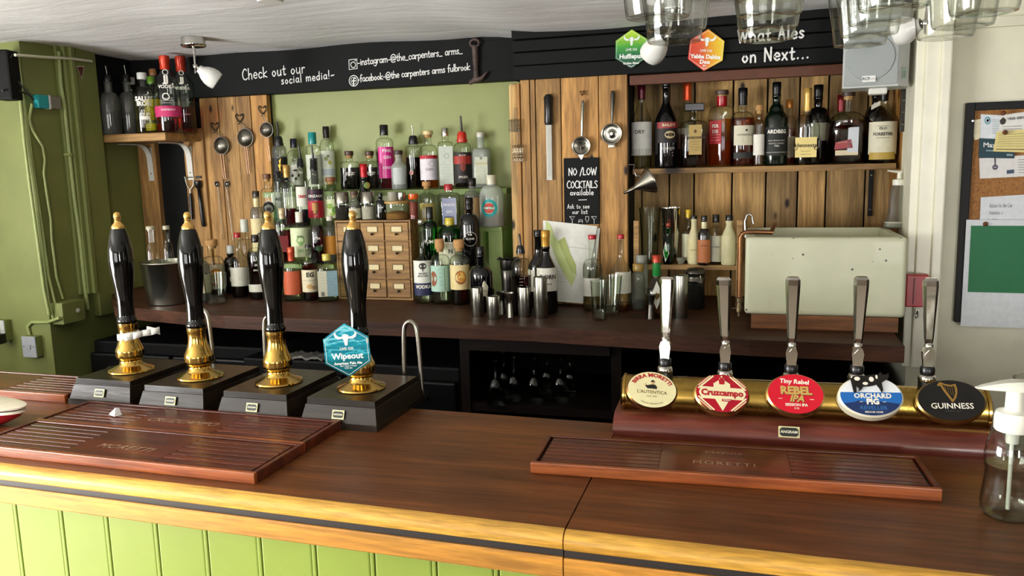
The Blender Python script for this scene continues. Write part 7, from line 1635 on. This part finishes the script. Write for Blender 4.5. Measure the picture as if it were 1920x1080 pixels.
# ================================================================== red box on the frame
a, b = at(1697, 513, Y=2.775), at(1736, 574, Y=2.775)
r = empty('alarm_box', ((a.x+b.x)/2, 2.784, (a.z+b.z)/2), 0, 'red painted box fixed low on the cream door frame', 'box')
MB().box((0, -.018, 0), (b.x-a.x, .034, a.z-b.z), bev=.004).build('housing', plain('box_red', '#9c1418', .35, var=.15), r)
MB().box((-.009, -.037, 0), (.003, .004, (a.z-b.z)*.8)).build('lid_seam', plain('seam_red', '#5e0c10', .4), r)
p = at(1720, 590, Y=2.785); mb = MB().tube([(0, 0, .012), (0, -.006, .008), (0, -.010, -.004), (-.004, -.006, -.010), (-.006, -.002, -.006)], .0018, 6); mb.box((0, .003, .008), (.010, .003, .018)); o = mb.build('cup_hook', STEEL, None, p); tag(o, 'small steel hook on the door frame under the red box', 'hook')

# ================================================================== left: pipes, cables, sockets, junction box
PIPE = plain('painted_pipe', '#9aa566', .45, var=.08)
def wallpts(pts, X): return [at(a, b, X=X) for a, b in pts]
def tube_thing(name, label, pts, r_, m, cat, group=None, n=10):
    c0 = pts[0].copy(); o = MB().tube([p-c0 for p in pts], r_, n).build(name, m, None, c0); tag(o, label, cat, group); return o
pw = wallpts([(110, 97), (114, 160), (121, 200), (128, 270), (139, 370), (150, 450), (158, 530), (165, 580)], XL+.018)
o = tube_thing('heating_pipe', 'green painted vertical pipe on the dark return by the moulding', pw, .0085, PIPE, 'pipe')
cl = at(128, 290, X=XL+.018)-pw[0]; MB().box((0, 0, 0), (.03, .024, .012), bev=.003, M=T(*cl)).build('pipe_clip', PIPE, o)
G = 'painted cables at the pier corner'
xk = XL+.012
for pts, lab, rr in (([(28, 105), (37, 180), (46, 270), (56, 350), (70, 450), (82, 540), (92, 590)], 'outermost painted cable running down the pier corner', .0065), ([(33, 100), (44, 190), (53, 270), (66, 360), (78, 460), (90, 560), (100, 598)], 'second painted cable down the pier corner', .006), ([(40, 160), (50, 220), (60, 300), (66, 340), (78, 420), (92, 520), (104, 570)], 'third painted cable down the pier corner', .005), ([(60, 195), (55, 225), (62, 245), (80, 275), (84, 300), (82, 325), (90, 380), (95, 410), (97, 450), (106, 520), (118, 560)], 'loose wavy painted cable from the junction box to the switch', .0055)):
    tube_thing('painted_cable', lab, wallpts(pts, xk), rr, PIPE, 'cable', G, 8)
tube_thing('white_cable', 'cream cable running across the top of the return under the ceiling', wallpts([(28, 103), (80, 107), (135, 110), (172, 115)], XL+.052), .006, plain('cream_cable', '#d5d3b8', .5), 'cable')
tube_thing('grey_cable', 'thin grey cable drooping to the turquoise connector', wallpts([(10, 130), (25, 145), (45, 165), (62, 185)], XL+.02), .004, plain('cable_grey', '#4a4c40', .5), 'cable', 'loose cables')
tube_thing('grey_cable', 'thin dark cable looping to the turquoise connector from the left', wallpts([(4, 170), (20, 166), (40, 172), (55, 178), (63, 188)], XL+.02), .004, plain('cable_dark', '#26281f', .5), 'cable', 'loose cables')
a = at(68, 190, X=XL+.02); b = at(110, 190, X=XL+.02); Lc = b.y-a.y; hz = at(85, 178, X=XL+.02).z-at(85, 203, X=XL+.02).z
r = empty('cable_connector', (XL+.002, a.y, a.z), 0, 'turquoise and grey cable connector box on the dark return', 'connector')
MB().box((.016, Lc*.22, 0), (.030, Lc*.46, hz), bev=.004).build('turquoise_end', plain('connector_turquoise', '#1f9a9c', .4), r)
MB().box((.016, Lc*.50, 0), (.031, Lc*.08, hz*1.04), bev=.002).build('collar', plain('connector_white', '#d8dad4', .4), r)
MB().box((.015, Lc*.78, 0), (.028, Lc*.46, hz*.92), bev=.002).build('grey_end', plain('connector_grey', '#7d7a6c', .5), r)
p = [at(a_, b_, X=XL+.043) for a_, b_ in ((143, 124), (158, 124), (153, 149))]; c0 = p[0]
V = [q-c0 for q in p]; mb = MB().add(V+[v-Vector((.002, 0, 0)) for v in V], [(0, 1, 2), (5, 4, 3), (0, 3, 4, 1), (1, 4, 5, 2), (2, 5, 3, 0)]); o = mb.build('pennant', plain('pennant_brown', '#5a2a1c', .6), None, c0); tag(o, 'small brown triangular pennant stuck on the green moulding', 'sticker')
cen = (V[0]+V[1]+V[2])/3; mb = MB()
for i in range(3):
    A, Bv = V[i], V[(i+1) % 3]; A2, B2 = cen+(A-cen)*.86, cen+(Bv-cen)*.86; e = Vector((.0006, 0, 0)); mb.add([A+e, Bv+e, B2+e, A2+e], [(0, 1, 2, 3)])
mb.build('border', CREAM, o, fix=False)
# isolator switch box on the return
a, b = at(118, 568, X=XL+.06), at(158, 600, X=XL+.06)
r = empty('isolator_switch', (XL, (a.y+b.y)/2, (a.z+b.z)/2), 0, 'green painted isolator box on the dark return with a pale pull', 'switch')
MB().box((.032, 0, 0), (.062, b.y-a.y+.02, abs(a.z-b.z)), bev=.004).build('box', GREEN, r)
MB().lathe([(.010, 0), (.010, .004), (.004, .006), (0, .006)], 16, M=T(.063, .02, .002) @ RY(pi/2)).build('rocker', plain('rocker_pale', '#c9ccb8', .3), r)
# sockets on the pier
def plate(px, py, wp, hp, label, m, X0=None):
    p = at(px, py, Y=P1-.03); k = mpp(p); r = empty('wall_socket', (p.x, P1, p.z), 0, label, 'socket', 'electrical fittings on the pier')
    MB().box((0, -.016, 0), (wp*k, .032, hp*k), bev=.003).build('back_box', GREEN, r); MB().box((0, -.035, 0), (wp*k, .006, hp*k), bev=.002).build('face_plate', m, r)
    mb = MB(); mb.box((0, -.040, 0), (wp*k*.32, .005, hp*k*.22), bev=.001); mb.build('rocker', m, r)
    mb = MB()
    for d in (-1, 1): mb.lathe([(.003, 0), (0, .001)], 8, M=T(d*wp*k*.36, -.0385, .002) @ RX(pi/2))
    mb.build('screws', plain('screw_dark', '#3a3c34', .4), r)
plate(57, 650, 32, 40, 'grey white switch plate low on the green pier', plain('plate_greywhite', '#a9aeb4', .35))
plate(2, 620, 24, 40, 'white socket plate at the left edge of the picture', plain('plate_white2', '#c3c5c0', .35))
p = at(0, 635, Y=P1-.05); r = empty('plug', p, 0, 'black plug in the socket at the left edge', 'plug'); MB().box((0, -.004, 0), (.04, .04, .045), bev=.006).build('body', BLACKP, r); MB().tube([(0, -.02, -.02), (0, -.025, -.08), (-.03, -.02, -.2)], .004, 8).build('flex', RUBBER, r)
tube_thing('painted_cable', 'painted cable curving from the isolator to the pier sockets', [at(112, 596, Y=P1-.008), at(90, 604, Y=P1-.008), at(60, 604, Y=P1-.008), at(52, 612, Y=P1-.008), at(56, 628, Y=P1-.008)], .007, PIPE, 'cable', G, 8)
# dark hanging coat / speaker at the very left edge
p = at(-4, 140, Y=2.62); k = mpp(p); r = empty('wall_speaker', (p.x, 2.66, p.z), .3, 'black object at the upper left edge beside the pier', 'speaker')
MB().box((0, 0, 0), (34*k, .08, 92*k), bev=.008).build('body', plain('speaker_black', '#070707', .6, spec=.2), r)
MB().tube([(.03, -.02, .06), (.045, -.02, .08), (.06, .0, .075)], .004, 8).build('cable', RUBBER, r)

# ================================================================== stemmed glasses under the counter, cloth, papers
SG_ = thin_glass('stem_glass', '#e6ece8', '#6d746e')
G = 'upturned stemmed glasses in the counter unit'
pw_ = [(0, .0), (.033, .0), (.034, .002), (.0285, .060), (.022, .086), (.010, .098), (.0042, .106), (.0035, .150), (.006, .160), (.030, .166), (.0305, .168), (0, .168)]
proto2 = None
for i, (px, py) in enumerate(((931, 757), (965, 749), (1003, 752), (1052, 751), (946, 738), (1027, 735), (1070, 738))):
    q = at(px, py, Z=zsh+.001); q.y = min(q.y, 3.1)
    lab = 'upturned stemmed glass in the dark counter unit, number %d from its left end' % (i+1)
    lab = ['upturned stemmed glass at the left front of the dark counter unit', 'second stemmed glass from the left in front row of the counter unit', 'third stemmed glass from the left in front row of the counter unit', 'rightmost front stemmed glass in the counter unit', 'left stemmed glass of the back row in the counter unit', 'middle stemmed glass of the back row in the counter unit', 'right stemmed glass of the back row in the counter unit'][i]
    if proto2 is None:
        proto2 = empty('stemmed_glass', q, 0, lab, 'glass', G); MB().lathe(pw_, 24, caps=False).build('bowl_and_stem', SG_, proto2)
    else:
        o = dup_tree(proto2); o.location = q; o['label'] = lab
def cloth(px0, px1, py, y, label, m, seed, dep_=.10, h=.02):
    rr = random.Random(seed); a, b = at(px0, py, Y=y), at(px1, py, Y=y); n, mq = 26, 8; vs = []
    for j in range(mq+1):
        for i in range(n+1):
            vs.append(((b.x-a.x)*i/n, dep_*j/mq, h*(.4+.5*sin(i*.9+j)*sin(j*1.3+i*.3)*rr.uniform(.5, 1))))
    mb = MB().add(vs, [(j*(n+1)+i, j*(n+1)+i+1, (j+1)*(n+1)+i+1, (j+1)*(n+1)+i) for j in range(mq) for i in range(n)], 0, True)
    o = mb.build('bar_cloth', m, None, Vector((a.x, y, .912))); md = o.modifiers.new('thickness', 'SOLIDIFY'); md.thickness = .006; tag(o, label, 'cloth', 'cloths on the coolers'); return o
cloth(1262, 1392, 650, 2.63, 'crumpled pale grey cloth on the cooler behind the taps', plain('cloth_grey', '#8d938a', .9, var=.25, vs=40), 3)
cloth(530, 602, 640, 2.74, 'folded pale cloth on the cooler behind the third pump', plain('cloth_pale', '#8a8884', .9, var=.2, vs=40), 5)

flush_bottles()
